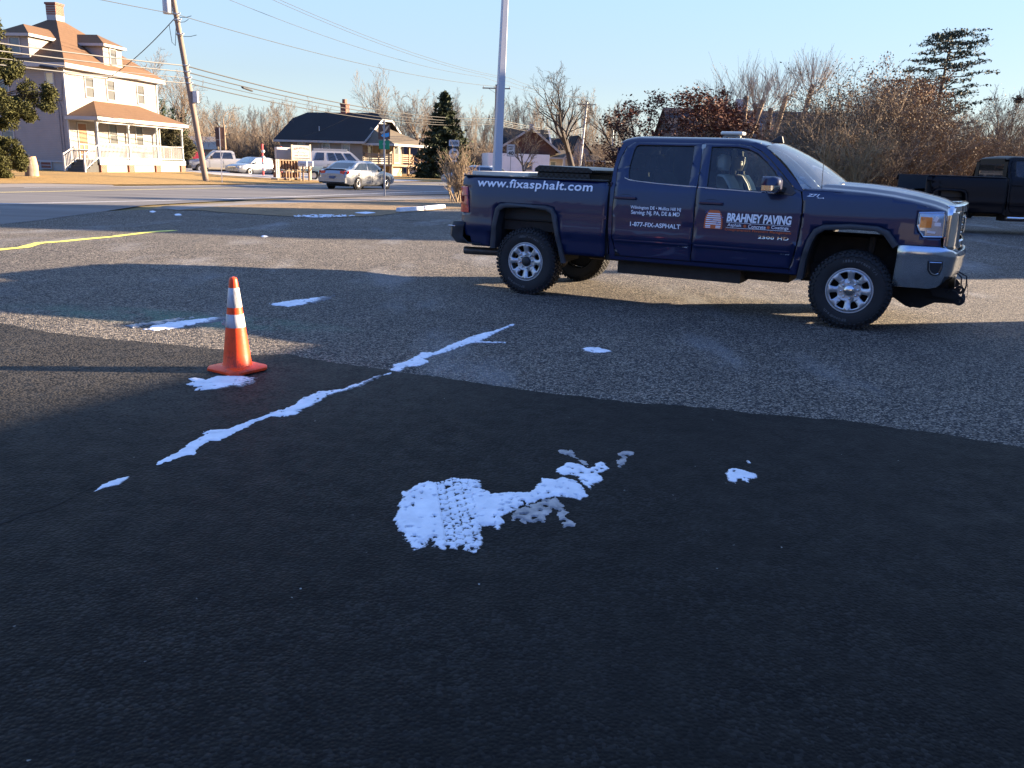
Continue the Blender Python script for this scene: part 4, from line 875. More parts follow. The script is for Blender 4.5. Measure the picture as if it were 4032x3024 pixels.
be_.build('bee', M_BEE, emb)
# things carried by the truck
tm = Matrix.Translation(truck.location) @ Matrix.Rotation(R(-27.14), 4, 'Z')
bx = empty('tool_box', tm @ V((-3.45, 0, .98)), R(-27.14), 'black chequer plate tool box across the bed of the blue pickup', 'tool box')
M_PLATE = NT('black_chequer_plate', .35, .5); _w = M_PLATE.N.new('ShaderNodeTexMagic'); _w.inputs['Scale'].default_value = 18; _w.turbulence_depth = 0; M_PLATE.L(M_PLATE.tc, _w.inputs[0])
M_PLATE.b.inputs['Base Color'].default_value = (.02, .022, .024, 1); M_PLATE.b.inputs['Metallic'].default_value = .5; M_PLATE = M_PLATE.fin(None, M_PLATE.bump(_w.outputs[1], .6, .004))
MB().prism([(-.42, 0), (.30, 0), (.30, .56), (-.42, .56)], lambda a, b, k: (a, -.80 + 1.60 * k, b)).build('box_body', M_PLATE, bx, bev=.01)
MB().prism([(-.45, .56), (.33, .56), (.33, .60), (.28, .625), (-.39, .64), (-.45, .60)], lambda a, b, k: (a, -.82 + 1.64 * k, b)).build('lid', M_PLATE, bx, bev=.006)
o = MB(); random.seed(4)
o.box((0, 0, 0), (.82, 1.62, .045)); o = o.build('board', mat('cream_board', (.72, .66, .52), .7, var=.08), None, bev=.003, loc=tm @ V((-4.40, 0, 1.497))); o.rotation_euler.z = R(-27.14)
tag(o, 'cream board lying across the tail end of the blue pickup bed', 'board')
o = MB().lathe([(.20, -.10), (.30, -.12), (.36, -.08), (.37, 0), (.36, .08), (.30, .12), (.20, .10)], 32).build('spare_tyre', M_TYRE, None, smooth=40, loc=tm @ V((-3.98, .1, 1.335))); tag(o, 'loose black tyre lying in the bed of the blue pickup beside the tool box', 'tyre')
# ================================================================== BUILDINGS
M_CREAM = m_siding('cream_clapboard', (.30, .27, .245), dark=.62); M_TRIMW = mat('white_trim', (.36, .35, .335), .6, var=.06)
M_ROOF_O = m_shingle('orange_brown_shingle', (.080, .047, .029), (.175, .105, .062)); M_ROOF_K = m_shingle('charcoal_shingle', (.016, .017, .019), (.034, .035, .038))
M_ROOF_G = m_shingle('grey_brown_shingle', (.10, .08, .06), (.16, .135, .10)); M_TAUPE = m_siding('taupe_siding', (.22, .195, .16), .13)
M_BRICK = m_brick('red_brick', (.26, .08, .05), (.18, .055, .035), (.28, .25, .21)); M_PANE = mat('window_pane', (.10, .115, .12), .08, 0, var=.5, vscale=2, spec=.9)
M_PANEL = mat('blind_pane', (.085, .085, .08), .25, 0, var=.12, vscale=1.5, spec=.8); M_FOUND = mat('pale_foundation', (.36, .335, .29), .85, var=.12, vscale=2)
M_WOOD = mat('weathered_wood', (.25, .175, .11), .8, var=.25, vscale=6, stretch=(1, 1, 4)); M_DOORW = mat('varnished_door', (.22, .10, .045), .5, var=.15)
def win(parent, P, a0, a1, z0, z1, name='window', pane=None, t=.07, upper=None):
    """P(a, out, z) maps wall coordinates to the parent's space"""
    def bx(m, A0, A1, Z0, Z1, o0, o1):
        vs = [P(a, o, z) for a in (A0, A1) for o in (o0, o1) for z in (Z0, Z1)]
        m.add(vs, [(0, 1, 3, 2), (4, 6, 7, 5), (0, 4, 5, 1), (2, 3, 7, 6), (0, 2, 6, 4), (1, 5, 7, 3)])
    f = MB(); w = t
    bx(f, a0 - w, a0, z0 - w, z1 + w, -.01, .06); bx(f, a1, a1 + w, z0 - w, z1 + w, -.01, .06); bx(f, a0, a1, z1, z1 + w, -.01, .06); bx(f, a0 - .03, a1 + .03, z0 - w, z0, -.01, .09)
    zm = (z0 + z1) / 2; bx(f, a0, a1, zm - .025, zm + .025, -.01, .045)
    fo = f.build(name, M_TRIMW, parent)
    p = MB(); bx(p, a0, a1, z0, z1, -.02, .015); p.build('pane', pane or M_PANE, fo)
    return fo
def quad(m, *pts): return m.add(pts, [tuple(range(len(pts)))])
def railing(parent, pts, z0, z1, sp=.14, name='railing', m=None, post=.09, bal=.035):
    r = MB()
    for a, b in zip(pts[:-1], pts[1:]):
        a = V(a); b = V(b); L = (b - a).length; up = V((0, 0, 1))
        r.bar(a + up * z1, b + up * z1, .07, .07).bar(a + up * (z0 + .06), b + up * (z0 + .06), .05, .06)
        n = max(2, int(L / sp))
        for k in range(1, n):
            p = a.lerp(b, k / n); r.bar(p + up * (z0 + .05), p + up * z1, bal, bal)
    return r.build(name, m or M_TRIMW, parent)

# ---- big cream house, left
hz = .26
H = empty('house', (-28.6, 56.0, 0), math.atan2(.989, .146), 'large cream house with orange roof, dormers and a front porch', 'house')
W_, D_ = 10.4, 7.8
b = MB(); b.bb(0, W_, 0, D_, .85, 6.55); b.build('wall', M_CREAM, H)
b = MB(); b.bb(.05, W_ - .05, .05, D_ - .05, 0, .85); b.build('foundation', M_FOUND, H)
b = MB(); b.bb(-.02, W_ + .02, -.02, D_ + .02, .80, .90)
for a, c in ((0, 0), (W_, 0), (0, D_)): b.bb(a - .06, a + .06, c - .06, c + .06, .85, 6.5)
b.build('corner_board', M_TRIMW, H)
rf = MB(); e = .5; apx = (5.2, 3.9)
q = [(-e, -e), (W_ + e, -e), (W_ + e, D_ + e), (-e, D_ + e)]
tp = [(apx[0] - .35, apx[1] - .3), (apx[0] + .35, apx[1] - .3), (apx[0] + .35, apx[1] + .3), (apx[0] - .35, apx[1] + .3)]
for i in range(4):
    j = (i + 1) % 4; quad(rf, (*q[i], 6.78), (*q[j], 6.78), (*tp[j], 10.05), (*tp[i], 10.05))
quad(rf, *[(*p, 10.05) for p in tp])
roof = rf.build('roof', M_ROOF_O, H)
b = MB()
b.bb(-e, W_ + e, -e, -e + .05, 6.55, 6.80).bb(-e, -e + .05, -e, D_ + e, 6.55, 6.80).bb(W_ + e - .05, W_ + e, -e, D_ + e, 6.55, 6.80); b.bb(-e, W_ + e, -e, D_ + e, 6.53, 6.56); b.build('eave_board', M_TRIMW, roof)
b = MB(); b.bb(apx[0] - .42, apx[0] + .42, apx[1] - .35, apx[1] + .35, 9.7, 10.35); cb_ = b.build('chimney', M_TRIMW, roof)
b = MB(); b.bb(apx[0] - .42, apx[0] + .42, apx[1] - .36, apx[1] + .36, 10.35, 11.05).bb(apx[0] - .47, apx[0] + .47, apx[1] - .41, apx[1] + .41, 11.0, 11.13); b.build('chimney_stack', M_BRICK, roof)
def dormer(face):
    # face: 'front' (towards -y) or 'left' (towards -x). local d: across, o: outwards, z
    if face == 'front': P = lambda d, o, z: (5.35 + d, .02 - o, z)
    else: P = lambda d, o, z: (.02 - o, 3.15 - d, z)
    w = 1.04 if face == 'front' else .95; z0, z1, z2 = 7.15, 8.5, 9.2; back = -2.3
    m = MB(); vs = [P(d, o, z) for d in (-w, w) for o in (0, back) for z in (z0 - .2, z1)]
    m.add(vs, [(0, 1, 3, 2), (4, 6, 7, 5), (0, 4, 5, 1), (0, 2, 6, 4), (1, 5, 7, 3)])
    dm = m.build('dormer', M_CREAM, roof)
    e_ = .26; r = MB()
    c = [P(-w - e_, e_, z1), P(w + e_, e_, z1), P(w + e_, back - .6, z1), P(-w - e_, back - .6, z1)]; a_ = P(0, -w, z2); b_ = P(0, back - 1.0, z2)
    quad(r, c[0], c[1], a_); quad(r, c[1], c[2], b_, a_); quad(r, c[3], c[0], a_, b_)
    r.build('dormer_roof', M_ROOF_O, roof)
    f = MB()
    for (d0, d1, o0, o1) in ((-w - e_, w + e_, e_, e_ - .04), (-w - e_, -w - e_ + .04, back, e_), (w + e_ - .04, w + e_, back, e_)):
        f.add([P(d, o, z) for d in (d0, d1) for o in (o0, o1) for z in (z1 - .16, z1 + .01)], [(0, 1, 3, 2), (4, 6, 7, 5), (0, 4, 5, 1), (2, 3, 7, 6), (0, 2, 6, 4), (1, 5, 7, 3)])
    f.add([P(d, o, z1 - .08) for d, o in ((-w - e_, e_), (w + e_, e_), (w + e_, back), (-w - e_, back))], [(0, 1, 2, 3)])
    f.build('dormer_trim', M_TRIMW, roof)
    win(roof, lambda a, o, z: P(a, o, z), -.33, .33, 7.3, 8.25, 'dormer_window', M_PANE if face == 'left' else M_PANEL)
dormer('front'); dormer('left')
FR = lambda a, o, z: (a, -o, z); LF = lambda a, o, z: (-o, a, z)
for a0, a1 in ((2.05, 2.85), (4.35, 5.15), (7.9, 8.7)): win(H, FR, a0, a1, 4.98, 6.2, pane=M_PANEL)
for a0, a1 in ((4.2, 5.05), (7.35, 8.15)): win(H, FR, a0, a1, 2.0, 3.35, pane=M_PANEL)
win(H, LF, .72, 1.2, 4.95, 6.2, pane=mat('lit_blind', (.72, .66, .40), .5, var=.1)); win(H, LF, 3.9, 4.7, 2.0, 3.3); win(H, LF, 3.9, 4.7, 4.95, 6.2)
win(H, LF, 1.45, 2.15, .42, .78, 'cellar_vent', pane=M_BRICK, t=.05)
m = MB(); m.bb(.88, 1.72, -.03, .01, 1.1, 3.25); dr = m.build('door', M_DOORW, H)
m = MB(); m.bb(.82, .88, -.06, .01, 1.05, 3.32).bb(1.72, 1.78, -.06, .01, 1.05, 3.32).bb(.82, 1.78, -.06, .01, 3.25, 3.34); 
for z in (1.3, 1.6, 1.95): m.bb(.88, 1.72, -.07, -.03, z, z + .06)
m.bb(1.27, 1.33, -.07, -.03, 1.1, 2.0); m.build('storm_door', M_TRIMW, dr)
# wires running down the wall
m = MB()
for a in (.35, .55): m.tube([(-.03, a + .4, 5.6), (-.03, a, 4.2), (-.03, a, 1.0)], .018, 5)
m.tube([(-.04, .1, 5.8), (-.04, .25, 4.6), (-.04, 2.4, 4.5)], .02, 5); m.build('service_cable', mat('cable_grey', (.16, .15, .16), .7), H)
# porch
pr = MB(); pr.bb(0, W_, -1.95, 0, .86, 1.04); po = pr.build('porch', mat('porch_paint', (.32, .35, .335), .7, var=.08), H)
m = MB(); m.bb(-.02, W_ + .02, -2.0, -1.94, .74, 1.06); m.build('porch_skirt', mat('porch_trim', (.30, .35, .33), .7), po)
m = MB(); m.bb(.1, W_ - .1, -1.85, -1.8, -.1, .78).bb(W_ - .15, W_ - .1, -1.8, 0, 0, .78); m.build('porch_lattice', M_FOUND, po)
for a in (.07, 3.14, 6.41, 9.78): MB().bb(a, a + .62, -1.98, -1.5, -.1, .76).build('porch_pier', M_BRICK, po)
for a in (.12, 3.5, 6.9, 10.28):
    MB().lathe([(.11, 1.04), (.11, 1.15), (.075, 1.2), (.075, 3.2), (.11, 3.25), (.11, 3.35)], 12, Matrix.Translation((a, -1.87, 0)), close=True).build('porch_post', mat('post_paint', (.36, .40, .40), .6), po, smooth=40)
m = MB(); z0, z1 = 3.66, 4.78; c = [(-.3, -2.25), (W_ + .3, -2.25), (W_ + .3, -.01), (-.3, -.01)]
quad(m, (*c[0], z0), (*c[1], z0), (8.0, -.01, z1), (2.8, -.01, z1)); quad(m, (*c[0], z0), (2.8, -.01, z1), (*c[3], z0)); quad(m, (*c[1], z0), (*c[2], z0), (8.0, -.01, z1))
m.build('porch_roof', M_ROOF_O, po)
m = MB(); m.bb(-.3, W_ + .3, -2.25, -2.19, z0 - .2, z0 + .015).bb(-.3, -.24, -2.25, -.01, z0 - .2, z0 + .015).bb(W_ + .24, W_ + .3, -2.25, -.01, z0 - .2, z0 + .015).bb(-.25, W_ + .25, -2.2, -.02, z0 - .22, z0 - .2).bb(0, W_, -1.95, -1.8, 3.32, 3.46); m.build('porch_fascia', M_TRIMW, po)
railing(po, [(.15, -1.87, 0), (3.45, -1.87, 0)], 1.1, 2.04, name='porch_railing'); railing(po, [(3.55, -1.87, 0), (6.85, -1.87, 0)], 1.1, 2.04, name='porch_railing'); railing(po, [(6.95, -1.87, 0), (10.2, -1.87, 0)], 1.1, 2.04, name='porch_railing'); railing(po, [(10.28, -1.85, 0), (10.28, -.05, 0)], 1.1, 2.04, name='porch_railing')
m = MB()
for k in range(5): m.bb(-.30 * (k + 1), -.30 * k, -1.85, -.55, 0, 1.02 - .17 * (k + 0) - .0)
st = m.build('steps', mat('dark_steps', (.06, .06, .055), .9), H)
for y in (-1.9, -.5):
    m = MB(); m.bar((0, y, 1.95), (-1.45, y, 1.35), .06, .07).bar((0, y, 1.2), (-1.45, y, .45), .05, .06).bar((-1.45, y, .1), (-1.45, y, 1.42), .09, .09)
    for k in range(1, 10): m.bar((-.145 * k, y, 1.2 - .075 * k), (-.145 * k, y, 1.95 - .06 * k), .03, .03)
    m.build('stair_railing', M_TRIMW, st)

# ---- taupe bungalow with a charcoal roof
B = empty('bungalow', (-16.4, 92, 0), math.atan2(.92, .39), 'taupe bungalow with charcoal clipped gable roof and wooden deck', 'house')
# local x along gable depth (0..8), local y to the left (0..10.5)
gz, ez, rz_ = .0, 3.38, 6.45
m = MB(); m.bb(0, 8, 0, 10.5, gz, 3.4); m.add([(0, 0, 3.4), (8, 0, 3.4), (4, 0, 6.1), (4, 0, 6.1)], [(0, 1, 2)]); m.add([(0, 10.5, 3.4), (8, 10.5, 3.4), (4, 10.5, 6.1)], [(0, 1, 2)]); m.build('wall', M_TAUPE, B)
m = MB(); ex_ = .45; yo = .55
zc = 5.75; xl, xr = 4 - (6.45 - zc) / (6.45 - ez) * 4.45, 4 + (6.45 - zc) / (6.45 - ez) * 4.45
for y0, sg in ((-yo, 1),):
    y1 = 10.5 + yo; yr0 = y0 + 1.3; yr1 = y1 - 1.3
    quad(m, (-ex_, y0, ez), (-ex_, y1, ez), (xl, y1, zc), (4, yr1, rz_), (4, yr0, rz_), (xl, y0, zc)); quad(m, (8 + ex_, y0, ez), (8 + ex_, y1, ez), (xr, y1, zc), (4, yr1, rz_), (4, yr0, rz_), (xr, y0, zc))
    quad(m, (xl, y0, zc), (xr, y0, zc), (4, yr0, rz_)); quad(m, (xl, y1, zc), (xr, y1, zc), (4, yr1, rz_))
ro_ = m.build('roof', M_ROOF_K, B); solid(ro_, .12)
m = MB(); m.bb(-ex_ - .03, -ex_ + .02, -yo, 10.5 + yo, ez - .20, ez + .02); m.bar((-ex_, -yo - .03, ez - .05), (xl, -yo - .03, zc - .05), .05, .2).bar((8 + ex_, -yo - .03, ez - .05), (xr, -yo - .03, zc - .05), .05, .2).bar((xl, -yo - .03, zc - .05), (xr, -yo - .03, zc - .05), .05, .2)
m.tube([(-ex_ + .1, 10.4, ez - .2), (-.05, 10.4, 2.9), (-.05, 10.4, .2)], .05, 6).tube([(-.05, 5.4, 3.2), (-.05, 5.4, .2)], .035, 6); m.build('gutter', M_TRIMW, ro_)
m = MB(); m.bb(3.7, 4.4, 4.5, 5.2, 6.1, 7.35).bb(3.65, 4.45, 4.45, 5.25, 7.3, 7.42).bb(3.85, 4.25, 4.7, 5.05, 7.4, 7.9); m.build('chimney', M_BRICK, ro_)
m = MB().tube([(1.0, 6.1, 4.2), (1.0, 6.1, 4.9)], .06, 6); m.build('vent_pipe', M_TRIMW, ro_)
LB = lambda a, o, z: (-o, a, z); GB = lambda a, o, z: (a, -o, z)
for a0, a1, z0, z1 in ((7.3, 8.1, 1.35, 3.1), (4.15, 4.95, 2.3, 3.15), (1.65, 2.45, 1.35, 3.05)): win(B, LB, a0, a1, z0, z1, t=.13)
win(B, GB, 1.0, 1.8, 1.4, 3.0, t=.12); win(B, GB, 6.2, 7.2, 1.4, 3.0, t=.12); win(B, GB, 3.3, 4.7, 4.6, 5.3, t=.12)
m = MB(); m.bb(3.4, 4.4, -.06, 0, 1.2, 3.1); m.build('door', M_TRIMW, B)
# side porch
m = MB(); m.bb(.3, 7.2, -3.4, 0, 1.0, 1.2); dk = m.build('deck', M_WOOD, B)
for x in (.4, 3.8, 7.1): MB().bb(x - .09, x + .09, -3.35, -3.15, -.1, 1.0).build('deck_post', M_WOOD, dk)
m = MB(); m.bb(1, 3.2, -2.8, -2.6, 0, 1.0); m.build('deck_skirt', mat('tan_board', (.45, .33, .2), .8), dk)
m = MB()
for z in (1.45, 1.65, 1.85, 2.05, 2.2): m.bb(.33, .37, -3.4, -.05, z - .06, z + .06).bb(.3, 4.4, -3.38, -3.34, z - .06, z + .06)
for p in ((.35, -3.36), (.35, -1.7), (2.4, -3.36), (4.4, -3.36)): m.bb(p[0] - .05, p[0] + .05, p[1] - .05, p[1] + .05, 1.2, 2.3)
m.build('deck_railing', M_WOOD, dk)
m = MB(); quad(m, (-.1, -3.9, 3.25), (7.6, -3.9, 3.25), (5.4, 0, 4.95), (1.6, 0, 4.95)); quad(m, (-.1, -3.9, 3.25), (1.6, 0, 4.95), (-.1, 0, 3.25)); quad(m, (7.6, -3.9, 3.25), (7.6, 0, 3.25), (5.4, 0, 4.95)); pq = m.build('porch_roof', M_ROOF_G, B)
m = MB(); m.bb(-.12, 7.62, -3.93, -3.88, 3.05, 3.27).bb(-.12, -.08, -3.9, 0, 3.05, 3.27); m.build('porch_fascia', M_TRIMW, pq)
for x in (.6, 3.8, 7.0): MB().bb(x - .09, x + .09, -3.45, -3.27, 1.2, 3.1).build('porch_post', M_WOOD, pq)
m = MB()
for k in range(7): m.bb(4.6, 6.0, -3.4 - .28 * (k + 1), -3.4 - .28 * k, max(0, 1.0 - .17 * (k + 1)) , 1.03 - .16 * k)
sto = m.build('stairs', M_WOOD, dk)
for x in (4.6, 6.0): MB().bar((x, -3.4, 2.15), (x, -5.5, 1.0), .06, .1).bar((x, -3.4, 1.7), (x, -5.5, .55), .05, .08).bb(x - .05, x + .05, -5.55, -5.45, 0, 1.1).bb(x - .05, x + .05, -3.45, -3.35, 1.1, 2.2).build('stair_railing', M_WOOD, sto)

# ---- white house with orange gable
def at(u, v, Y): return S(u, v, Y)
YW = 118
xl = at(1921, 650, YW).x; xm = at(2163, 650, YW).x
Wh = empty('house', (xm, YW, 0), R(8), 'white house with charcoal roof and orange gable behind the blue truck bed', 'house')
Lw = xm - xl
M_WHITE_S = m_siding('white_siding', (.72, .73, .74), .14); M_ORG = m_siding('orange_clapboard', (.36, .12, .065), .14)
m = MB(); m.bb(-Lw, 0, 0, 9, -.2, 3.0); m.build('wall', M_WHITE_S, Wh)
m = MB(); m.bb(-Lw - .02, .02, -.03, 0, -.3, .12); m.build('foundation', mat('grey_block', (.25, .25, .26), .9), Wh)
m = MB(); m.bb(-6.3, .9, .6, 7.8, 3.0, 4.0); m.add([(-6.3, .6, 4.0), (.9, .6, 4.0), (-2.7, .6, 6.3)], [(0, 1, 2)]); m.build('upper_wall', mat('brown_shingle_wall', (.085, .04, .028), .9, var=.4, vscale=6), Wh)
m = MB()
quad(m, (-6.9, .2, 3.55), (-6.9, 5, 3.55), (-2.5, 5, 6.35), (-2.5, .2, 6.35)); quad(m, (1.4, .2, 3.3), (1.4, 5, 3.3), (-2.5, 5, 6.35), (-2.5, .2, 6.35)); quad(m, (-6.6, 3.2, 4.0), (.7, 3.2, 4.0), (.7, 6, 6.4), (-6.6, 6, 6.4)); quad(m, (-6.6, 8.8, 4.0), (.7, 8.8, 4.0), (.7, 6, 6.4), (-6.6, 6, 6.4))
r_ = m.build('roof', M_ROOF_K, Wh); solid(r_, .1)
for a_, b_, w_, h_ in (((-6.95, .12, 3.55), (-2.5, .12, 6.38), .08, .26), ((1.45, .12, 3.3), (-2.5, .12, 6.38), .08, .26), ((.75, 3.2, 4.0), (.75, 6, 6.42), .22, .10), ((.75, 8.8, 4.0), (.75, 6, 6.42), .22, .10)): MB().bar(a_, b_, w_, h_).build('barge_board', M_TRIMW, r_)
m = MB(); m.bb(-2.75, -2.25, .3, .8, 6.2, 6.9); m.build('chimney', M_TRIMW, r_)
m = MB(); m.bb(.2, .66, 3.4, 8.6, 3.0, 4.0); m.add([(.66, 3.4, 4), (.66, 8.6, 4), (.66, 6, 6.2)], [(0, 1, 2)]); m.add([(.2, 3.4, 4), (.2, 8.6, 4), (.2, 6, 6.2)], [(0, 1, 2)]); m.build('gable_wall', M_ORG, Wh)
win(Wh, lambda a, o, z: (.66 + o, a, z), 5.5, 6.5, 3.7, 5.0, t=.15, pane=M_PANEL)
m = MB(); m.bb(0, 3.1, 2.0, 8.0, 0, 2.6); m.build('porch_wall', M_CREAM, Wh)
win(Wh, lambda a, o, z: (a, 2.0 - o, z), .5, 1.2, .9, 2.1, t=.1); win(Wh, lambda a, o, z: (a, -o, z), -3.3, -2.4, 1.0, 1.9, t=.1)
m = MB(); quad(m, (-.3, .2, 2.65), (3.2, .2, 2.65), (3.0, 3.5, 3.7), (.2, 3.5, 3.7)); quad(m, (1.9, -.1, 2.6), (2.6, -.1, 3.3), (2.6, 2.6, 3.3), (1.9, 2.6, 2.6)); quad(m, (3.3, -.1, 2.6), (2.6, -.1, 3.3), (2.6, 2.6, 3.3), (3.3, 2.6, 2.6)); q_ = m.build('porch_roof', M_ROOF_G, Wh)
m = MB(); m.bar((1.85, -.12, 2.55), (2.6, -.12, 3.33), .06, .16).bar((3.35, -.12, 2.55), (2.6, -.12, 3.33), .06, .16).bb(-.3, 3.2, .15, .2, 2.5, 2.68); m.build('porch_trim', M_TRIMW, q_)
for x in (2.0, 3.2): MB().add([(x - .22, -.1, 0), (x + .22, -.1, 0), (x + .22, .3, 0), (x - .22, .3, 0), (x - .13, -.05, 2.5), (x + .13, -.05, 2.5), (x + .13, .25, 2.5), (x - .13, .25, 2.5)], [(0, 1, 5, 4), (1, 2, 6, 5), (2, 3, 7, 6), (3, 0, 4, 7)]).build('porch_column', M_TRIMW, q_)
# ---- cream house with a round porch, to its right
xc = at(2262, 650, 130).x
Ch = empty('house', (xc, 130, 0), R(10), 'cream gabled house with open porch right of the orange gable', 'house')
m = MB(); m.bb(-3, 2.1, 1.5, 7, 0, 3.8); m.bb(-.2, 2.1, 0, 4, 0, 3.8); m.add([(-.4, 0, 3.8), (2.3, 0, 3.8), (.3, 0, 5.9)], [(0, 1, 2)]); m.build('wall', M_CREAM, Ch)
m = MB(); quad(m, (-3.5, 1.2, 4.0), (-.2, 1.2, 4.0), (-.2, 4.3, 5.6), (-3.5, 4.3, 5.6)); quad(m, (-.6, -.3, 3.6), (-.6, 5, 3.6), (.3, 5, 6.0), (.3, -.3, 6.0)); quad(m, (2.6, -.3, 3.5), (2.6, 5, 3.5), (.3, 5, 6.0), (.3, -.3, 6.0)); c_ = m.build('roof', M_ROOF_K, Ch); solid(c_, .12)
win(Ch, FR, .4, 1.1, .9, 2.2, t=.12)
m = MB(); cx_, cy_ = 3.2, -.2
pts_ = [(cx_ + 2.3 * math.cos(k * math.pi / 4 + .39), cy_ + 2.3 * math.sin(k * math.pi / 4 + .39)) for k in range(8)]
for k in range(8): quad(m, (*pts_[k], 2.5), (*pts_[(k + 1) % 8], 2.5), (cx_ - .8, cy_ + .8, 3.7))
g_ = m.build('porch_roof', M_ROOF_G, Ch); m = MB()
for k in range(8): m.bar((*pts_[k], 2.45), (*pts_[(k + 1) % 8], 2.45), .1, .2)
m.build('porch_fascia', M_TRIMW, g_)
for k in range(8): MB().bar((pts_[k][0] * .94 + cx_ * .06, pts_[k][1] * .94 + cy_ * .06, 0), (pts_[k][0] * .94 + cx_ * .06, pts_[k][1] * .94 + cy_ * .06, 2.45), .2, .2).build('porch_column', M_TRIMW, g_)
# ---- small dark shed between bungalow and spruce, garage left behind the pickup, brown barn on the right
def hut(name, u0, u1, Y, zt, dep, wm, rm, label, cat, zr=1.0, rz=0, z0=-.1, win_=()):
    a = at(u0, 650, Y).x; b_ = at(u1, 650, Y).x; h_ = empty(name, (a, Y, 0), rz, label, cat); w = b_ - a
    MB().bb(0, w, 0, dep, z0, zt).add([(0, 0, zt), (0, dep, zt), (0, dep / 2, zt + zr)], [(0, 1, 2)]).add([(w, 0, zt), (w, dep, zt), (w, dep / 2, zt + zr)], [(0, 1, 2)]).build('wall', wm, h_)
    m = MB(); quad(m, (-.3, -.3, zt - .1), (w + .3, -.3, zt - .1), (w + .3, dep / 2, zt + zr), (-.3, dep / 2, zt + zr)); quad(m, (-.3, dep + .3, zt - .1), (w + .3, dep + .3, zt - .1), (w + .3, dep / 2, zt + zr), (-.3, dep / 2, zt + zr)); r = m.build('roof', rm, h_); solid(r, .1)
    for a0, a1, q0, q1 in win_: win(h_, FR, a0, a1, q0, q1, t=.12)
    return h_
M_SLATE = mat('dark_brown_wall', (.045, .03, .028), .9, var=.3, vscale=2)
hut('shed', 1590, 1672, 118, 4.1, 6, mat('shed_navy', (.035, .04, .055), .8), M_ROOF_K, 'dark shed in the trees beyond the bungalow deck', 'shed', zr=.6)
hut('low_wall_building', 1600, 1680, 110, .95, 3, mat('grey_siding', (.42, .40, .36), .8), mat('pale_cap', (.62, .62, .58), .7), 'low pale outbuilding right of the bungalow stairs', 'outbuilding', zr=.15)
hut('garage', 690, 838, 96, 2.2, 8, mat('tan_siding', (.32, .26, .19), .8), mat('pale_roof', (.32, .27, .22), .8), 'low tan garage behind the white pickup', 'garage', zr=1.3, rz=R(10))
hut('small_house', 2345, 2380, 150, 3.2, 6, M_WHITE_S, M_ROOF_K, 'small white house with dark roof far beyond the cream porch', 'house', zr=2.2)
bn = hut('brown_building', 2650, 3330, 78, 4.3, 12, M_SLATE, mat('dark_maroon_roof', (.035, .022, .024), .9, var=.3), 'long dark brown building hidden behind the red leaved oak and thicket', 'building', zr=2.9, win_=((5.9, 7.5, 3.0, 4.0), (11.5, 12.4, 2.6, 3.6)))
bx0 = at(2915, 430, 84).x - bn.location.x; MB().bb(bx0 - .45, bx0 + .45, 5.7, 6.4, 6.8, 8.2).build('chimney', mat('pale_chimney', (.5, .42, .38), .8, var=.2), bn)
# dormer on it
dx = at(2965, 490, 78).x - bn.location.x; MB().bb(dx - .9, dx + .9, .3, 4, 4.4, 5.9).build('dormer', mat('grey_dormer', (.20, .20, .21), .8), bn); win(bn, lambda a, o, z: (a, .3 - o, z), dx - .8, dx + .5, 4.9, 5.6, t=.1, pane=M_PANEL)
# ---- the building that shades the foreground, right of the picture
gp = empty('roadside_garage', (11.2, 11.5, 0), 0, 'pale single storey garage just off to the right, its roof shading the foreground', 'garage')
dv = V((-.434, -.90, 0)); nv = V((.90, -.434, 0)); Lg = 17
def gq(a, b, z): p = dv * a + nv * b; return (p.x, p.y, z)
m = MB(); vs_ = [gq(a, b_, z) for a in (0, Lg) for b_ in (0, 8) for z in (-.1, 2.92)]; m.add(vs_, [(0, 1, 3, 2), (4, 6, 7, 5), (0, 4, 5, 1), (2, 3, 7, 6), (1, 5, 7, 3)]); m.build('wall', mat('garage_wall', (.30, .29, .27), .8, var=.08), gp)
m = MB(); vs_ = [gq(a, b_, z) for a in (-.05, Lg + .1) for b_ in (-.05, 8.1) for z in (2.92, 3.06)]; m.add(vs_, [(0, 1, 3, 2), (4, 6, 7, 5), (0, 4, 5, 1), (2, 3, 7, 6), (0, 2, 6, 4), (1, 5, 7, 3)]); m.build('roof', M_ROOF_K, gp)

# ---- two buildings beyond the right edge whose shade falls over the far lot and the road
for nm, x0, x1, y0, y1, hh, lb in (('storage_building', 27, 40, 21.6, 30.2, 5.7, 'low storage building beyond the right edge, shading the lot behind the trucks'), ('hall_building', 30, 43, 30.6, 38.5, 11.2, 'tall hall beyond the right edge, shading the road')):
    o_ = empty(nm, (x0, y0, 0), 0, lb, 'building'); MB().bb(0, x1 - x0, 0, y1 - y0, -.1, hh).build('wall', mat(nm + '_wall', (.22, .20, .18), .85, var=.15, vscale=.3), o_); MB().bb(-.2, x1 - x0 + .2, -.2, y1 - y0 + .2, hh, hh + .25).build('roof', M_ROOF_K, o_)
# ---- unseen low shop added behind the camera to darken the truck's reflections
sh = empty('reflection_backdrop', (-10, -19, 0), 0, 'long low brick backdrop added behind the camera to darken reflections, not in the picture', 'building')
MB().bb(-30, 38, -10, 0, -.1, 4.6).build('wall', mat('backdrop_brick', (.09, .055, .04), .85, var=.3, vscale=.3), sh); MB().bb(-30.3, 38.3, -10.3, .3, 4.6, 5.2).build('parapet', mat('backdrop_parapet', (.16, .15, .14), .8), sh)
for k in range(9): MB().bb(-26 + k * 7, -22.5 + k * 7, .0, .06, .9, 2.9).build('backdrop_window', M_PANE, sh)
MB().bb(2, 9, .0, .1, 0, 3.4).build('white_panel', mat('backdrop_white', (.5, .48, .45), .6), sh)
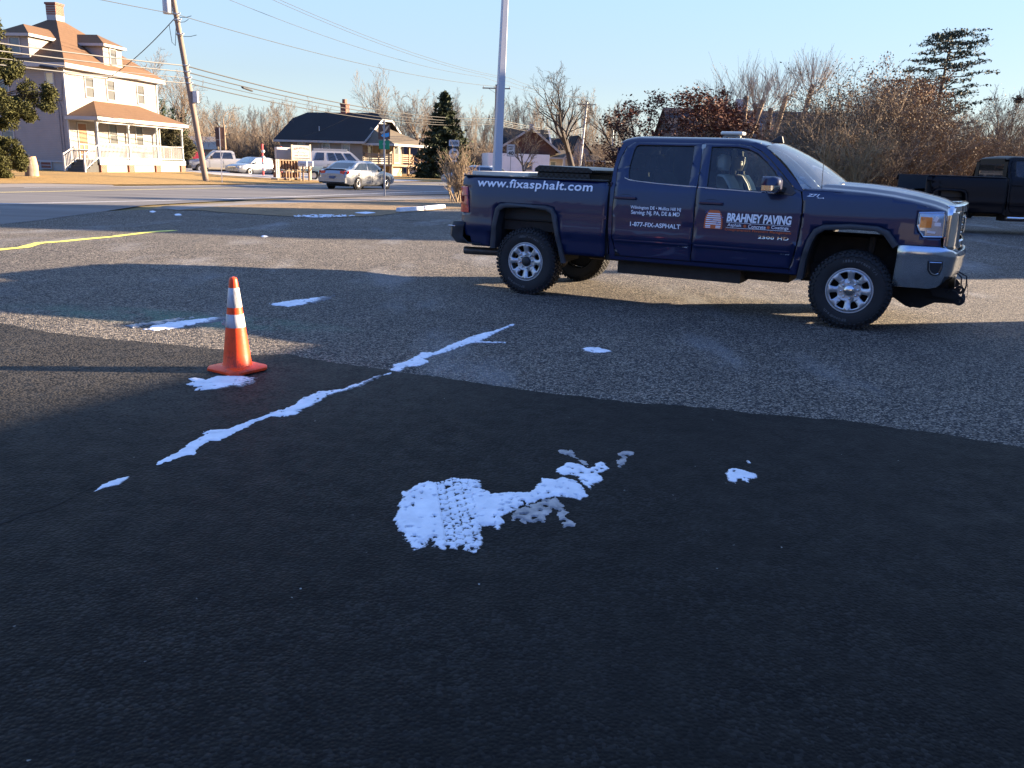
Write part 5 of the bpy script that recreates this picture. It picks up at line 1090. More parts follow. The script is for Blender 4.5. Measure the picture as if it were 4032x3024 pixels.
# ================================================================== VEHICLES
M_SILVER = mat('silver_paint', (.25, .26, .275), .25, .5, var=.05, coat=1); M_WHITEC = mat('white_paint', (.36, .355, .345), .3, 0, var=.05, coat=1)
M_BLACKC = mat('black_truck_paint', (.0015, .0025, .0055), .45, .0, var=.2, coat=.0, spec=.18); M_CARGLASS = mat('dark_car_glass', (.02, .025, .03), .05, 0, spec=1, var=.3, vscale=2)
M_GLASSL = mat('bright_car_glass', (.30, .42, .40), .08, 0, spec=1, var=.4, vscale=2); M_HUB = mat('silver_hub', (.5, .5, .5), .35, .7)
def cwheel(root, x, y, r, s, w=.2, spokes=5):
    e = empty('wheel', (x, y, r)); e.parent = root
    M = Matrix.Rotation(R(-90 if s > 0 else 90), 4, 'X')
    MB().lathe([(r * .62, -w / 2), (r * .95, -w / 2), (r, -w * .3), (r, w * .3), (r * .95, w / 2), (r * .62, w / 2)], 24, M).build('tyre', M_TYRE, e, smooth=40)
    m = MB().lathe([(r * .64, w * .48), (r * .58, w * .5), (r * .56, w * .3), (0, w * .25)], 24, M)
    ro = m.build('rim', M_HUB, e, smooth=40); m = MB()
    for k in range(spokes):
        a = 2 * math.pi * k / spokes + .3; a2 = a + math.pi / spokes
        m.add([M @ V((math.cos(q) * t, math.sin(q) * t, w * .27)) for q, t in ((a2 - .2, r * .28), (a2 - .28, r * .52), (a2 + .28, r * .52), (a2 + .2, r * .28))], [(0, 1, 2, 3)])
    m.build('rim_opening', M_DARK, ro)
    return e
def vehicle(name, label, cat, loc, rz, st, gh, roofz, paint, wheels, wr, wid, glass_m=None, parts=(), cl=None, group=None):
    """st: stations (x, z_bottom, z_top, half width scale); gh: greenhouse (x rear base, x rear top, x front top, x front base, z belt)"""
    root = empty(name, loc, rz, label, cat, group); h = wid / 2
    rows = []
    for x, zb, zt, k in st:
        w = h * k; half = [(w * .90, zb), (w * .985, zb + .10), (w, zb + (zt - zb) * .45), (w * .985, zt - (zt - zb) * .22), (w * .93, zt - .03), (w * .80, zt + .0), (w * .4, zt + .03)]
        rows.append([(x, -y, z) for y, z in half] + [(x, 0, zt + .035)] + [(x, y, z) for y, z in half[::-1]])
    m = MB().grid(rows, closed=True); n = len(rows[0]); m.add(rows[0], [tuple(range(n))]); m.add(rows[-1], [tuple(range(n))])
    body = m.build('body', paint, root, smooth=35)
    xa, xb, xc_, xd, zb = gh; tw = h * .76; bw = h * .93
    def sec(t):  # t 0 base 1 top
        return (xa + (xb - xa) * t, xd + (xc_ - xd) * t, bw + (tw - bw) * t, zb + (roofz - zb) * t)
    rows = []
    for t in (0, .5, .88, 1.0):
        a, d, w, z = sec(t); 
        if t == 1: a += .12 * (1 if xb > xa else .3); d -= .15; w -= .12; z = roofz + .035
        nn = 8; sec_ = []
        for k in range(nn + 1): f_ = k / nn; sec_.append((a + (d - a) * f_, -w, z + (.02 * math.sin(f_ * math.pi) if t > .8 else 0)))
        for k in range(1, 6): f_ = k / 6; sec_.append((d + .10 * (1 - (2 * f_ - 1) ** 2) * (1 - .5 * t), -w + 2 * w * f_, z + (.03 * math.sin(f_ * math.pi) if t == 1 else 0)))
        for k in range(nn + 1): f_ = 1 - k / nn; sec_.append((a + (d - a) * f_, w, z + (.02 * math.sin(f_ * math.pi) if t > .8 else 0)))
        for k in range(1, 6): f_ = k / 6; sec_.append((a - .06 * (1 - (2 * f_ - 1) ** 2) * (1 - t), w - 2 * w * f_, z + (.03 * math.sin(f_ * math.pi) if t == 1 else 0)))
        rows.append(sec_)
    m = MB().grid(rows, closed=True); m.add(rows[-1], [tuple(range(len(rows[-1])))]); m.build('roof', paint, root, smooth=40)
    gm = glass_m or M_CARGLASS
    def gpoint(fx_, t, s, off=.012):
        a, d, w, z = sec(t); return (a + (d - a) * fx_, s * (w + off), z)
    for s in (-1, 1):
        for f0, f1, g0, g1 in (cl or ((.09, .48, .14, .50), (.53, .90, .53, .90))):
            m = MB().add([gpoint(f0, .06, s), gpoint(f1, .06, s), gpoint(g1, .84, s), gpoint(g0, .84, s)], [(0, 1, 2, 3)]); m.build('side_window', gm, root)
    for which in (0, 1):
        pts = []
        for t, wv in ((.08, .86), (.86, .84)):
            a, d, w, z = sec(t)
            for f_ in (-1, -.5, 0, .5, 1):
                x = (d + .10 * (1 - f_ * f_) * (1 - .5 * t) + .014) if which else (a - .06 * (1 - f_ * f_) * (1 - t) - .014)
                pts.append((x, w * wv * f_, z))
        MB().grid([pts[:5], pts[5:]]).build('windscreen' if which else 'rear_window', gm, root, smooth=40)
    for x in wheels:
        for s in (-1, 1):
            MB().lathe([(0, 0), (wr * 1.16, 0), (wr * 1.16, -.12)], 24, Matrix.Translation((x, s * (h * .985), wr * 1.02)) @ Matrix.Rotation(R(-90 if s > 0 else 90), 4, 'X')).build('wheel_arch', M_DARK, root)
            cwheel(root, x, s * (h - .07), wr, s)
    for nm, box_, mt in parts:
        m = MB()
        for b_ in box_: m.bb(*b_)
        m.build(nm, mt, root, bev=.01)
    m = MB().bb(st[0][0] + .5, st[-1][0] - .5, -h * .8, h * .8, .16, .35); m.build('underside', M_DARK, root)
    return root
LP = mat('number_plate', (.45, .42, .30), .5)
sedan_st = [(-2.50, .42, .80, .80), (-2.44, .34, .95, .90), (-2.30, .30, 1.04, .95), (-1.9, .24, 1.08, .99), (-1.0, .22, 1.03, 1), (.6, .22, 1.0, 1), (1.3, .24, .98, .99), (1.9, .26, .90, .97), (2.35, .30, .80, .90), (2.50, .36, .66, .78)]
hd = math.atan2(.915, .40)
p = (G(1305, 742) + G(1408, 748)) / 2; ax = V((math.cos(hd), math.sin(hd), 0)); c = p + ax * 1.42
sd_ = vehicle('sedan', 'silver sedan driving away on the road', 'car', (c.x, c.y, .01), hd, sedan_st, (-2.05, -1.15, .45, 1.25, 1.0), 1.46, M_SILVER, (-1.42, 1.42), .335, 1.86,
    parts=[('bumper', [(-2.56, -2.40, -.85, .85, .34, .62)], M_SILVER)] + [('tail_lamp', [(-2.49, -2.33, s * .62 - .14, s * .62 + .14, .80, .97), (-2.42, -2.20, s * .90 - .02, s * .90 + .02, .82, .97)], M_RED) for s in (-1, 1)] +
    [('door_seam', [(-.05, -.035, -.937, -.93, .35, 1.0), (1.0, 1.015, -.937, -.93, .35, .98), (-1.1, -1.085, -.937, -.93, .45, 1.0)], M_DARK), ('door_mirror', [(.75, .92, -1.08, -.93, 1.0, 1.12)], M_BLACKP), ('number_plate', [(-2.59, -2.55, -.17, .17, .56, .70)], mat('navy_plate', (.05, .08, .16), .4)), ('spoiler', [(-2.42, -2.28, -.75, .75, 1.06, 1.09)], M_SILVER), ('bumper_lip', [(-2.575, -2.5, -.8, .8, .34, .40)], M_DARK)])
mil = S(985, 660, 70); hd2 = math.atan2(-.97, -.25)
# parked silver sedan faces the camera, front at its left
c = V((-21.6, 71.6, 0)); vehicle('sedan', 'silver sedan parked on gravel beside the white pickup', 'car', (c.x, c.y, .02), R(-118), sedan_st, (-2.05, -1.15, .45, 1.25, 1.0), 1.44, M_SILVER, (-1.4, 1.42), .33, 1.83, glass_m=M_GLASSL,
    parts=[('headlamp', [(2.26, 2.44, s * .66 - .15, s * .66 + .15, .62, .80)], M_LENS) for s in (-1, 1)] + [('grille', [(2.44, 2.50, -.42, .42, .52, .76)], M_CHROME), ('number_plate', [(2.50, 2.53, -.16, .16, .42, .55)], LP), ('door_mirror', [(.75, .92, .93, 1.08, .98, 1.1)], M_SILVER), ('lower_grille', [(2.42, 2.47, -.6, .6, .30, .40)], M_DARK)])
pk_st = [(-2.95, .45, 1.15, .96), (-2.9, .42, 1.28, .99), (-1.0, .38, 1.28, 1), (1.2, .38, 1.24, 1), (1.7, .40, 1.22, .99), (2.45, .42, 1.14, .95), (2.75, .44, 1.02, .86)]
a = S(800, 690, 72); hd3 = R(-152)
pk = vehicle('pickup_truck', 'white crew cab pickup parked nose towards the leaning utility pole', 'pickup truck', (-24.9, 73.6, .02), hd3, pk_st, (-.95, -.85, .75, 1.35, 1.24), 1.88, M_WHITEC, (-1.85, 1.85), .40, 1.98,
    parts=[('headlamp', [(2.52, 2.72, s * .74 - .17, s * .74 + .17, .84, 1.05)], M_LENS) for s in (-1, 1)] + [('grille', [(2.70, 2.80, -.52, .52, .72, 1.05)], M_DARK), ('bumper', [(2.62, 2.88, -.97, .97, .44, .68)], M_DARK), ('door_mirror', [(.95, 1.1, s * 1.12 - .1, s * 1.12 + .1, 1.25, 1.48) for s in (-1, 1)], M_BLACKP), ('door_seam', [(.05, .065, .985, .992, .5, 1.2), (1.15, 1.165, .985, .992, .5, 1.2)], M_DARK), ('lower_trim', [(-2.8, 1.3, .97, .995, .40, .55)], mat('tan_trim', (.35, .30, .22), .6))])
van_st = [(-2.75, .50, 1.25, .93), (-2.7, .42, 1.40, .97), (-1.5, .38, 1.42, 1), (1.6, .38, 1.32, 1), (2.0, .40, 1.18, .98), (2.55, .42, 1.02, .92), (2.7, .45, .90, .86)]
vn = vehicle('camper_van', 'white high top conversion van parked before the bungalow', 'van', (-16.3, 79.0, .0), R(18), van_st, (-2.68, -2.35, 1.05, 2.0, 1.36), 2.22, M_WHITEC, (-1.75, 1.75), .37, 2.02,
    cl=((.10, .29, .13, .31), (.38, .53, .385, .535), (.56, .71, .565, .72), (.76, .93, .78, .93)), parts=[('roof_cap', [(-2.2, .75, -.70, .70, 2.22, 2.42)], M_WHITEC), ('side_stripe', [(-2.6, 2.3, -1.018, -1.008, .98, 1.0)], M_HUB)])
# black pickup on the far right, built from the same kind of parts as the blue one
bt = empty('pickup_truck', (15.74, 24.02, .19), 0, 'black crew cab pickup at the right edge, partly cut off by the frame', 'pickup truck'); bt.scale = (1.03, 1.0, 1.03)
swap = {'blue_paint': M_BLACKC, 'grey_arch_plastic': M_BLACKC, 'clear_glass': glass('smoked_glass', (.22, .27, .27)), 'bumper_chrome': M_BLACKC}
cache = {}
def clone(o, par, skip):
    n = o.name.split('.')[0]
    if n in skip: return
    c = o.copy(); COL.objects.link(c); c.parent = par
    if par == bt and o.location.x < -3: c.location.x -= .40
    if o.data and (par == bt or par.parent == bt) and not par.name.startswith('wheel') and any(v.co.x < -3.0 for v in o.data.vertices):
        md = o.data.copy()
        for v in md.vertices:
            if -4.46 < v.co.x < -3.32: v.co.x -= .36
        for i, m in enumerate(md.materials):
            if m.name in swap: md.materials[i] = swap[m.name]
        c.data = md
        for ch in [k for k in bpy.data.objects if k.parent == o]: clone(ch, c, skip)
        return
    if o.data and any(m and m.name in swap for m in o.data.materials):
        if o.data.name not in cache:
            md = o.data.copy(); cache[o.data.name] = md
            for i, m in enumerate(md.materials):
                if m.name in swap: md.materials[i] = swap[m.name]
        c.data = cache[o.data.name]
    for ch in [k for k in bpy.data.objects if k.parent == o]: clone(ch, c, skip)
SK = {'lettering', 'badge', 'hive_emblem', 'rule_line', 'dot', 'paint_chips', 'plough_mount', 'hanging_plug_cable', 'beacon_light', 'aerial', 'tyre_lettering', 'emblem', 'emblem_frame', 'exhaust_pipe', 'lamp_divider', 'window_strip', 'load_board', 'handle_cup', 'tail_lamp', 'tailgate', 'rear_bumper'}
for o in [k for k in bpy.data.objects if k.parent == truck]: clone(o, bt, SK)
MB().tube([(-2.75, -1.05, .46), (-.7, -1.05, .46)], .04, 10).build('step_bar', M_CHROME, bt, smooth=50)
# white vehicle roof beyond the black truck
wv = S(3770, 700, 33); vehicle('sedan', 'white topped car almost hidden behind the black pickup', 'car', (wv.x + .2, 34.5, .24), R(74), sedan_st, (-2.05, -1.15, .45, 1.25, 1.0), 1.42, M_WHITEC, (-1.42, 1.42), .33, 1.8)
wv = S(1868, 690, 60); vehicle('sedan', 'small pale car parked far behind the tan shrub', 'car', (wv.x + .3, 60, 0), R(160), sedan_st, (-2.05, -1.15, .45, 1.25, 1.0), 1.42, M_WHITEC, (-1.42, 1.42), .33, 1.8)
# flatbed trailer and garden tractor beside the towing sign
t = empty('trailer', (-15.4, 66.2, 0), R(12), 'pale green flatbed trailer behind the firewood rack', 'trailer')
MB().bb(-1.9, 1.6, -.9, .9, .62, .80).bb(-1.9, 1.6, -.92, -.88, .80, .98).build('flatbed', mat('pale_green_paint', (.42, .52, .45), .6, var=.2), t, bev=.02)
MB().bb(-.6, .7, -.98, -.80, .5, .62).build('mudguard', M_DARK, t)
for x in (-.1,): cwheel(t, x, -.9, .33, -1); cwheel(t, x, .9, .33, 1)
MB().bar((1.6, 0, .6), (2.6, 0, .5), .08, .08).build('drawbar', M_DARK, t)
t = empty('garden_tractor', (-12.6, 58.4, 0), R(-62), 'small turquoise garden tractor near the mailboxes', 'tractor')
M_TURQ = mat('turquoise_paint', (.12, .50, .58), .4, var=.15)
MB().bb(.1, 1.15, -.28, .28, .55, .98).build('hood', M_TURQ, t, bev=.05); MB().bb(1.12, 1.17, -.24, .24, .58, .92).build('grille', M_DARK, t)
MB().bb(-.9, .2, -.32, .32, .42, .56).build('frame', M_DARK, t); MB().bb(-.75, -.3, -.24, .24, .62, .72).bb(-.80, -.70, -.24, .24, .70, 1.05).build('seat', M_BLACKP, t, bev=.03)
for s in (-1, 1): MB().bb(-1.0, -.2, s * .34, s * .55, .62, .74).build('fender', M_TURQ, t, bev=.04); MB().lathe([(0, 0), (.075, 0), (.085, .03)], 12, Matrix.Translation((1.17, s * .16, .80)) @ Matrix.Rotation(R(90), 4, 'Y')).build('headlamp', M_LENS, t)
MB().tube([(.1, 0, .9), (-.15, 0, 1.12)], .02, 6).lathe([(.14, 0), (.16, .015), (.14, .03)], 16, Matrix.Translation((-.15, 0, 1.12)) @ Matrix.Rotation(R(-50), 4, 'Y')).build('steering_wheel', M_BLACKP, t)
for s in (-1, 1): cwheel(t, -.6, s * .45, .31, s, .22); cwheel(t, .85, s * .38, .22, s, .16)
# ================================================================== TRAFFIC CONE
cp = G(936, 1458)
cn = empty('traffic_cone', (cp.x, cp.y, .005 + terr(cp.x, cp.y)), R(-32), 'orange traffic cone with two white bands standing on the black pavement', 'traffic cone')
M_CONE = NT('cone_orange', .45, .4); _c = M_CONE.mix(M_CONE.rng(M_CONE.noise(8, 7, .8, M_CONE.mapping((1, 1, .5))), .50, .70), (.88, .070, .012), (.16, .024, .012)); M_CONE = M_CONE.fin(_c, M_CONE.bump(M_CONE.noise(25, 4), .12, .01))
M_BAND = NT('reflective_band', .35, .5); _c = M_BAND.mix(M_BAND.rng(M_BAND.noise(14, 6, .8, M_BAND.mapping((1, 1, .35))), .48, .66), (.50, .50, .50), (.17, .165, .165)); M_BAND = M_BAND.fin(_c)
bs_ = MB(); w = .178
ring = [(w, -w * .72), (w * .72, -w), (-w * .72, -w), (-w, -w * .72), (-w, w * .72), (-w * .72, w), (w * .72, w), (w, w * .72)]
rows = [[(x * k, y * k, z) for x, y in ring] for k, z in ((.97, 0.0), (1, .006), (1, .022), (.96, .030), (.45, .040))]
bs_.grid(rows, closed=True); bs_.add(rows[0], [tuple(range(8))]); bs_.add(rows[-1], [tuple(range(8))]); bs_.build('base', M_CONE, cn, smooth=40)
rr = lambda z: .108 + (.029 - .108) * (z - .035) / (.70 - .035)
MB().lathe([(.125, .034), (.112, .040)] + [(rr(z), z) for z in (.05, .15, .25, .35, .45, .55, .65, .69)] + [(.024, .706), (.012, .711), (0, .712)], 40).build('cone_body', M_CONE, cn, smooth=50)
for z0, z1 in ((.335, .435), (.485, .632)):
    MB().lathe([(rr(z0) + .0005, z0), (rr(z0) + .0022, z0 + .002), (rr((z0 + z1) / 2) + .0022, (z0 + z1) / 2), (rr(z1) + .0022, z1 - .002), (rr(z1) + .0005, z1)], 40).build('reflective_band', M_BAND, cn, smooth=50)
q = MB().add([(-.075, -.03, .335), (-.10, -.045, .345), (-.098, -.05, .375), (-.086, -.052, .36), (-.080, -.04, .385), (-.072, -.03, .37)], [(0, 1, 2, 3), (0, 3, 4, 5)]).build('peeled_tape', M_BAND, cn); solid(q, .002)

# ================================================================== POSTS AND SIGNS
M_GALV = mat('galvanised', (.34, .34, .34), .5, .5, var=.15, vscale=5); M_POLEW = mat('weathered_pole', (.20, .15, .115), .85, var=.25, vscale=4, stretch=(3, 3, .4), bump=.3, bscale=20)
M_SIGNW = mat('sign_white', (.46, .46, .45), .5, var=.04); M_SIGNK = mat('sign_black', (.02, .02, .02), .5); M_SIGNB = mat('sign_brown', (.10, .05, .03), .6, var=.1); M_SIGNG = mat('sign_green', (.0, .22, .10), .5)
def plate(name, w, h, m, parent, x=0, y=0, z=0, r=.03, t=.006):
    pts = []
    for cx_, cz_, a0 in ((w / 2 - r, h / 2 - r, 0), (-w / 2 + r, h / 2 - r, 90), (-w / 2 + r, -h / 2 + r, 180), (w / 2 - r, -h / 2 + r, 270)):
        pts += [(cx_ + r * math.cos(R(a0 + k * 30)), cz_ + r * math.sin(R(a0 + k * 30))) for k in range(4)]
    return MB().prism(pts, lambda a, b, k: (x + a, y - t * k, z + b)).build(name, m, parent)
def signpost(name, label, base, h, rz=0, r=.03, m=None, cat='road sign'):
    e = empty(name, (base.x, base.y, terr(base.x, base.y)), rz, label, cat)
    MB().bar((0, .02, -.1), (0, .02, h), r * 1.6, r * 1.6).build('post', m or M_GALV, e)
    return e
def yaw(p): return math.atan2(-p.x, p.y) * 1.0   # face the camera
# brown wildlife sign over a green arrow plate
b_ = G(1514, 771); e = signpost('road_sign', 'brown bird sign above a green arrow plate on a steel post', b_, 3.4, yaw(b_) * .3, .045)
zs = lambda v, Y: CAM_H + (628.5 - v) * Y / FPX
Yb = b_.y; z0, z1 = zs(552, Yb), zs(497, Yb)
P1 = plate('sign_plate', .54, z1 - z0, M_SIGNB, e, 0, 0, (z0 + z1) / 2, .03)
hS = (z1 - z0); cz = (z0 + z1) / 2
MB().add([(.25 * a * 1.0, -.008, cz + hS / 2 * b) for a, b in ((-.6, -.55), (-.2, -.25), (.5, -.2), (.9, -.1), (.9, -.6), (.4, -.75), (-.3, -.7))], [tuple(range(7))]).build('water_mark', mat('sign_blue', (.05, .32, .62), .5), P1)
MB().add([(.25 * a, -.0085, cz + hS / 2 * b) for a, b in ((-.8, -.1), (-.1, .1), (.2, -.05), (-.5, -.3))], [(0, 1, 2, 3)]).add([(.25 * a, -.0085, cz + hS / 2 * b) for a, b in ((.0, .0), (.35, .6), (.9, .85), (.6, .35), (.3, .05))], [(0, 1, 2, 3, 4)]).add([(.25 * a, -.0085, cz + hS / 2 * b) for a, b in ((-.1, .05), (-.25, .5), (-.5, .85), (.05, .5))], [(0, 1, 2, 3)]).build('bird_mark', mat('sign_tan', (.50, .36, .22), .5), P1)
z0, z1 = zs(589, Yb), zs(557, Yb); P2 = plate('sign_plate', .48, z1 - z0, M_SIGNG, e, 0, 0, (z0 + z1) / 2, .03); cz = (z0 + z1) / 2
MB().add([(a, -.008, cz + b) for a, b in ((-.025, -.13), (.025, -.13), (.025, .02), (.08, .02), (0, .14), (-.08, .02), (-.025, .02))], [tuple(range(7))]).build('arrow_mark', M_SIGNW, P2)
# brown sign seen from behind
b_ = G(875, 720); e = signpost('road_sign', 'brown sign seen from behind on a thin pale post by the leaning pole', b_, CAM_H + (608 - 512) * b_.y / FPX, yaw(b_), .03, mat('pale_post', (.62, .60, .55), .6))
f_ = b_.y / FPX
for v0, v1, wv_ in ((510, 556, 32), (557, 582, 30)):
    za, zb_ = CAM_H + (608 - v1) * f_, CAM_H + (608 - v0) * f_; plate('sign_plate', wv_ * f_, zb_ - za, mat('sign_back_brown', (.09, .045, .03), .6), e, 0, .05, (za + zb_) / 2, .02)
# route marker
Y7 = 45.0; b_ = S(1787, 640, Y7); e = signpost('road_sign', 'south route 47 marker rising from the bare shrub', b_, CAM_H + (641 - 560) * Y7 / FPX, yaw(b_), .03)
zc = lambda v: CAM_H + (639.5 - v) * Y7 / FPX
q = plate('sign_plate', .53, .31, M_SIGNW, e, 0, -.01, zc(569), .03); text('SOUTH', lambda a, b: (-.2 + a, -.022, zc(569) - .08 + b), .40, .16, bold=.03).build('lettering', M_SIGNK, q)
plb = plate('sign_plate', .50, .62, M_SIGNK, e, 0, -.01, zc(607), .03)
MB().lathe([(0, 0), (.25, 0)], 32, Matrix.Translation((0, -.020, zc(607))) @ Matrix.Rotation(R(90), 4, 'X')).build('disc', M_SIGNW, plb); text('47', lambda a, b: (-.16 + a, -.025, zc(607) - .13 + b), .32, .26, bold=.03).build('lettering', M_SIGNK, plb)
q = plate('sign_plate', .30, .10, M_SIGNW, e, 0, -.01, zc(634), .02)
# speed limit
Y8 = 66.0; b_ = S(2010, 640, Y8); e = signpost('road_sign', 'speed limit 40 sign behind the white lamp pole', b_, CAM_H + (646.5 - 572) * Y8 / FPX + .0, yaw(b_), .04)
zc8 = CAM_H + (646.5 - 596) * Y8 / FPX; wpx = 31 * Y8 / FPX; hpx = 45 * Y8 / FPX
q = plate('sign_plate', wpx, hpx, M_SIGNW, e, 0, -.01, zc8, .04)
text('SPEED', lambda a, b: (-.21 + a, -.024, zc8 + .21 + b), .42, .12, bold=.03).build('lettering', M_SIGNK, q); text('LIMIT', lambda a, b: (-.19 + a, -.024, zc8 + .04 + b), .38, .12, bold=.03).build('lettering', M_SIGNK, q); text('40', lambda a, b: (-.22 + a, -.024, zc8 - .33 + b), .44, .28, bold=.04).build('lettering', M_SIGNK, q)
MB().grid([[(x * (wpx / 2 - .03), -.0235, zc8 + z * (hpx / 2 - .03)) for x, z in ((-1, -1), (1, -1), (1, 1), (-1, 1), (-1, -1))], [(x * (wpx / 2 - .05), -.0235, zc8 + z * (hpx / 2 - .05)) for x, z in ((-1, -1), (1, -1), (1, 1), (-1, 1), (-1, -1))]]).build('border_line', M_SIGNK, q)
# white square lamp pole
wb = S(1955, 640, 26); dpt = 26
e = empty('lamp_pole', (wb.x, wb.y, 0), 0, 'tall square white lamp pole rising behind the blue truck bed', 'pole')
tp_ = S(1989.5, -40, 26); m = MB(); bot_ = V((-.01, 0, 0)); tpv = V((tp_.x - wb.x + .02, 0, tp_.z + .8))
M_POLEP = mat('white_pole_paint', (.42, .44, .48), .5, var=.05, vscale=.8)
rws = []
for t_ in (0, .25, .5, .75, 1):
    c_ = bot_.lerp(tpv, t_); wd = .125 - .05 * t_; a_ = R(20)
    rws.append([(c_.x + wd * (math.cos(a_) * x - math.sin(a_) * y), c_.y + wd * (math.sin(a_) * x + math.cos(a_) * y), c_.z) for x, y in ((-.85, -1), (.85, -1), (1, -.85), (1, .85), (.85, 1), (-.85, 1), (-1, .85), (-1, -.85))])
m.grid(rws, closed=True); m.add(rws[-1], [tuple(range(8))]); m.build('shaft', M_POLEP, e, smooth=20)
MB().bb(-.24, .24, -.24, .24, 0, .03).build('base_plate', M_POLEP, e); MB().bar(tpv, tpv + V((.9, 0, .12)), .08, .08).bb(tpv.x + .5, tpv.x + 1.2, -.15, .15, tpv.z + .08, tpv.z + .2).build('lamp_head', M_GALV, e)

# ================================================================== UTILITY POLES AND WIRES
def upole(label, u0, v0, Y, u1, v1, zt=None, r=.15, arm=None, col=None, arms=1, armz=.4):
    b0 = S(u0, v0, Y); b1 = S(u1, v1, Y); d = (b1 - b0); d = d / d.z; g = b0 + d * (0 - b0.z)
    z0_ = terr(g.x, g.y) - .1; zt = zt or b1.z; tp = g + d * zt
    e = empty('utility_pole', (g.x, g.y, 0), 0, label, 'utility pole'); off = V((g.x, g.y, 0))
    MB().tube([(g + d * z0_) - off, (g + d * (zt * .5)) - off, tp - off], [r * 1.12, r, r * .8], 12).build('shaft', col or M_POLEW, e, smooth=50)
    if arm:
        for k in range(arms):
            z_ = zt - armz - k * .9; c_ = g + d * z_ - off; ar = MB().bar(c_ - V((arm, -.1, 0)), c_ + V((arm, -.1, 0)), .10, .12)
            ar.bar(c_ - V((arm * .6, -.1, 0)), c_ + V((0, .12, -.55)), .03, .03).bar(c_ + V((arm * .6, .1, 0)), c_ + V((0, .12, -.55)), .03, .03)
            a_ = ar.build('crossarm', M_POLEW, e); ins = MB()
            for x in (-arm * .93, -.25, arm * .93): ins.lathe([(.03, 0), (.055, .05), (.03, .09), (.055, .13), (.02, .18)], 8, Matrix.Translation(c_ + V((x, .1, .06))), close=True)
            ins.build('insulator', M_GALV, a_)
    return e, (lambda z: g + d * z)
P1e, P1f = upole('leaning utility pole with a transformer in front of the cream house', 812, 718, 51.5, 683, 0, zt=12.4, r=.155, arm=None)
P2e, P2f = upole('distant utility pole standing right behind the white lamp pole', 1949, 600, 100, 1955, 333, r=.16, arm=1.55)
P3e, P3f = upole('tilted grey utility pole in front of the cream gabled house', 2285, 640, 124, 2312, 400, r=.16, arm=1.3, col=M_GALV)
P4e, P4f = upole('farthest utility pole with a crossarm left of the red leaved oak', 2450, 640, 165, 2456, 470, r=.17, arm=1.6)
P5e, P5f = upole('thin pale mast between the tilted pole and the farthest pole', 2409, 640, 140, 2415, 497, r=.12, col=M_GALV)
off = V((P1e.location.x, P1e.location.y, 0))
def on1(v):  # height on the leaning pole seen at row v
    return CAM_H + (606 - v) * 51.5 / FPX
c_ = P1f(on1(78)) - off
MB().lathe([(0, -.55), (.24, -.55), (.25, -.5), (.25, .38), (.22, .45), (0, .5)], 20, Matrix.Translation(c_ + V((-.36, -.1, 0)))).build('transformer', mat('transformer_grey', (.42, .43, .44), .5, var=.1), P1e, smooth=40)
MB().bb(c_.x - .1, c_.x, c_.y - .12, c_.y, c_.z - .4, c_.z - .3).bb(c_.x - .1, c_.x, c_.y - .12, c_.y, c_.z + .2, c_.z + .3).build('bracket', M_GALV, P1e)
c_ = P1f(on1(400)) - off; MB().bb(c_.x + .14, c_.x + .42, c_.y - .12, c_.y + .12, c_.z - .32, c_.z + .32).build('meter_box', mat('meter_grey', (.52, .52, .50), .6), P1e, bev=.02)
bd_ = MB()
for v in (113, 133, 182, 290, 312, 333, 352):
    c_ = P1f(on1(v)) - off; bd_.lathe([(.19, -.05), (.20, 0), (.19, .05)], 12, Matrix.Translation(c_)); bd_.bar(c_ + V((.1, -.1, 0)), c_ + V((.3, -.15, .03)), .04, .05)
bd_.build('pole_band', M_GALV, P1e)
lp = MB()
for v, dx_, dy_ in ((115, .9, -.15), (125, .7, -.25), (180, 1.0, -.15), (118, -.4, -1.6)):
    c_ = P1f(on1(v)) - off; lp.tube([c_, c_ + V((dx_ * .3, -.1, dy_)), c_ + V((dx_ * .7, -.15, dy_ * .9)), c_ + V((dx_, -.1, dy_ * .3))], .015, 5)
lp.build('jumper_wire', M_DARK, P1e)
c_ = P1f(on1(35)) - off; MB().lathe([(.03, 0), (.06, .1), (.03, .2), (.06, .3), (.03, .4)], 8, Matrix.Translation(c_ + V((.3, -.05, 0)))).bar(c_, c_ + V((.5, 0, .15)), .05, .05).lathe([(.05, 0), (.07, .1), (.05, .35)], 8, Matrix.Translation(c_ + V((.5, 0, .1)))).build('cutout_fuse', mat('porcelain', (.45, .42, .40), .4), P1e)
P0 = V((-38.5, 12, 0))   # the pole before, off to the left
M_WIRE = mat('wire_black', (.006, .006, .007), .7); M_WIRES = mat('wire_silver', (.05, .05, .052), .6, .1)
def wire(a, b, sag, r, label, m=None, cat='wire', n=26, group='overhead wires along the road'):
    a = V(a); b = V(b); c0 = (a + b) / 2; pts = []
    for k in range(n + 1):
        t_ = k / n; p = a.lerp(b, t_) - c0; p.z -= sag * 4 * t_ * (1 - t_); pts.append(p)
    o = MB().tube(pts, r, 5).build('overhead_wire', m or M_WIRE, None, loc=c0); return tag(o, label, cat, group)
wn_ = [('thick top cable', 290, 480, .035), ('second cable', 312, 488, .032), ('thin third cable', 333, 494, .02), ('lowest cable', 352, 500, .030)]
for nm, v, v2, r in wn_:
    z1_ = on1(v); z2_ = CAM_H + (645 - v2) * 100 / FPX
    wire(P1f(z1_), P2f(z2_), .9, r, f'{nm} from the leaning pole to the pole behind the lamp pole')
    wire(P0 + V((0, 0, z1_ + 1.2)), P1f(z1_), .7, r, f'{nm} passing left in front of the cream house', M_WIRES)
    wire(P2f(z2_), P3f(z2_ + .2), .5, r * .8, f'{nm} sagging beyond the pole behind the lamp pole', M_WIRES)
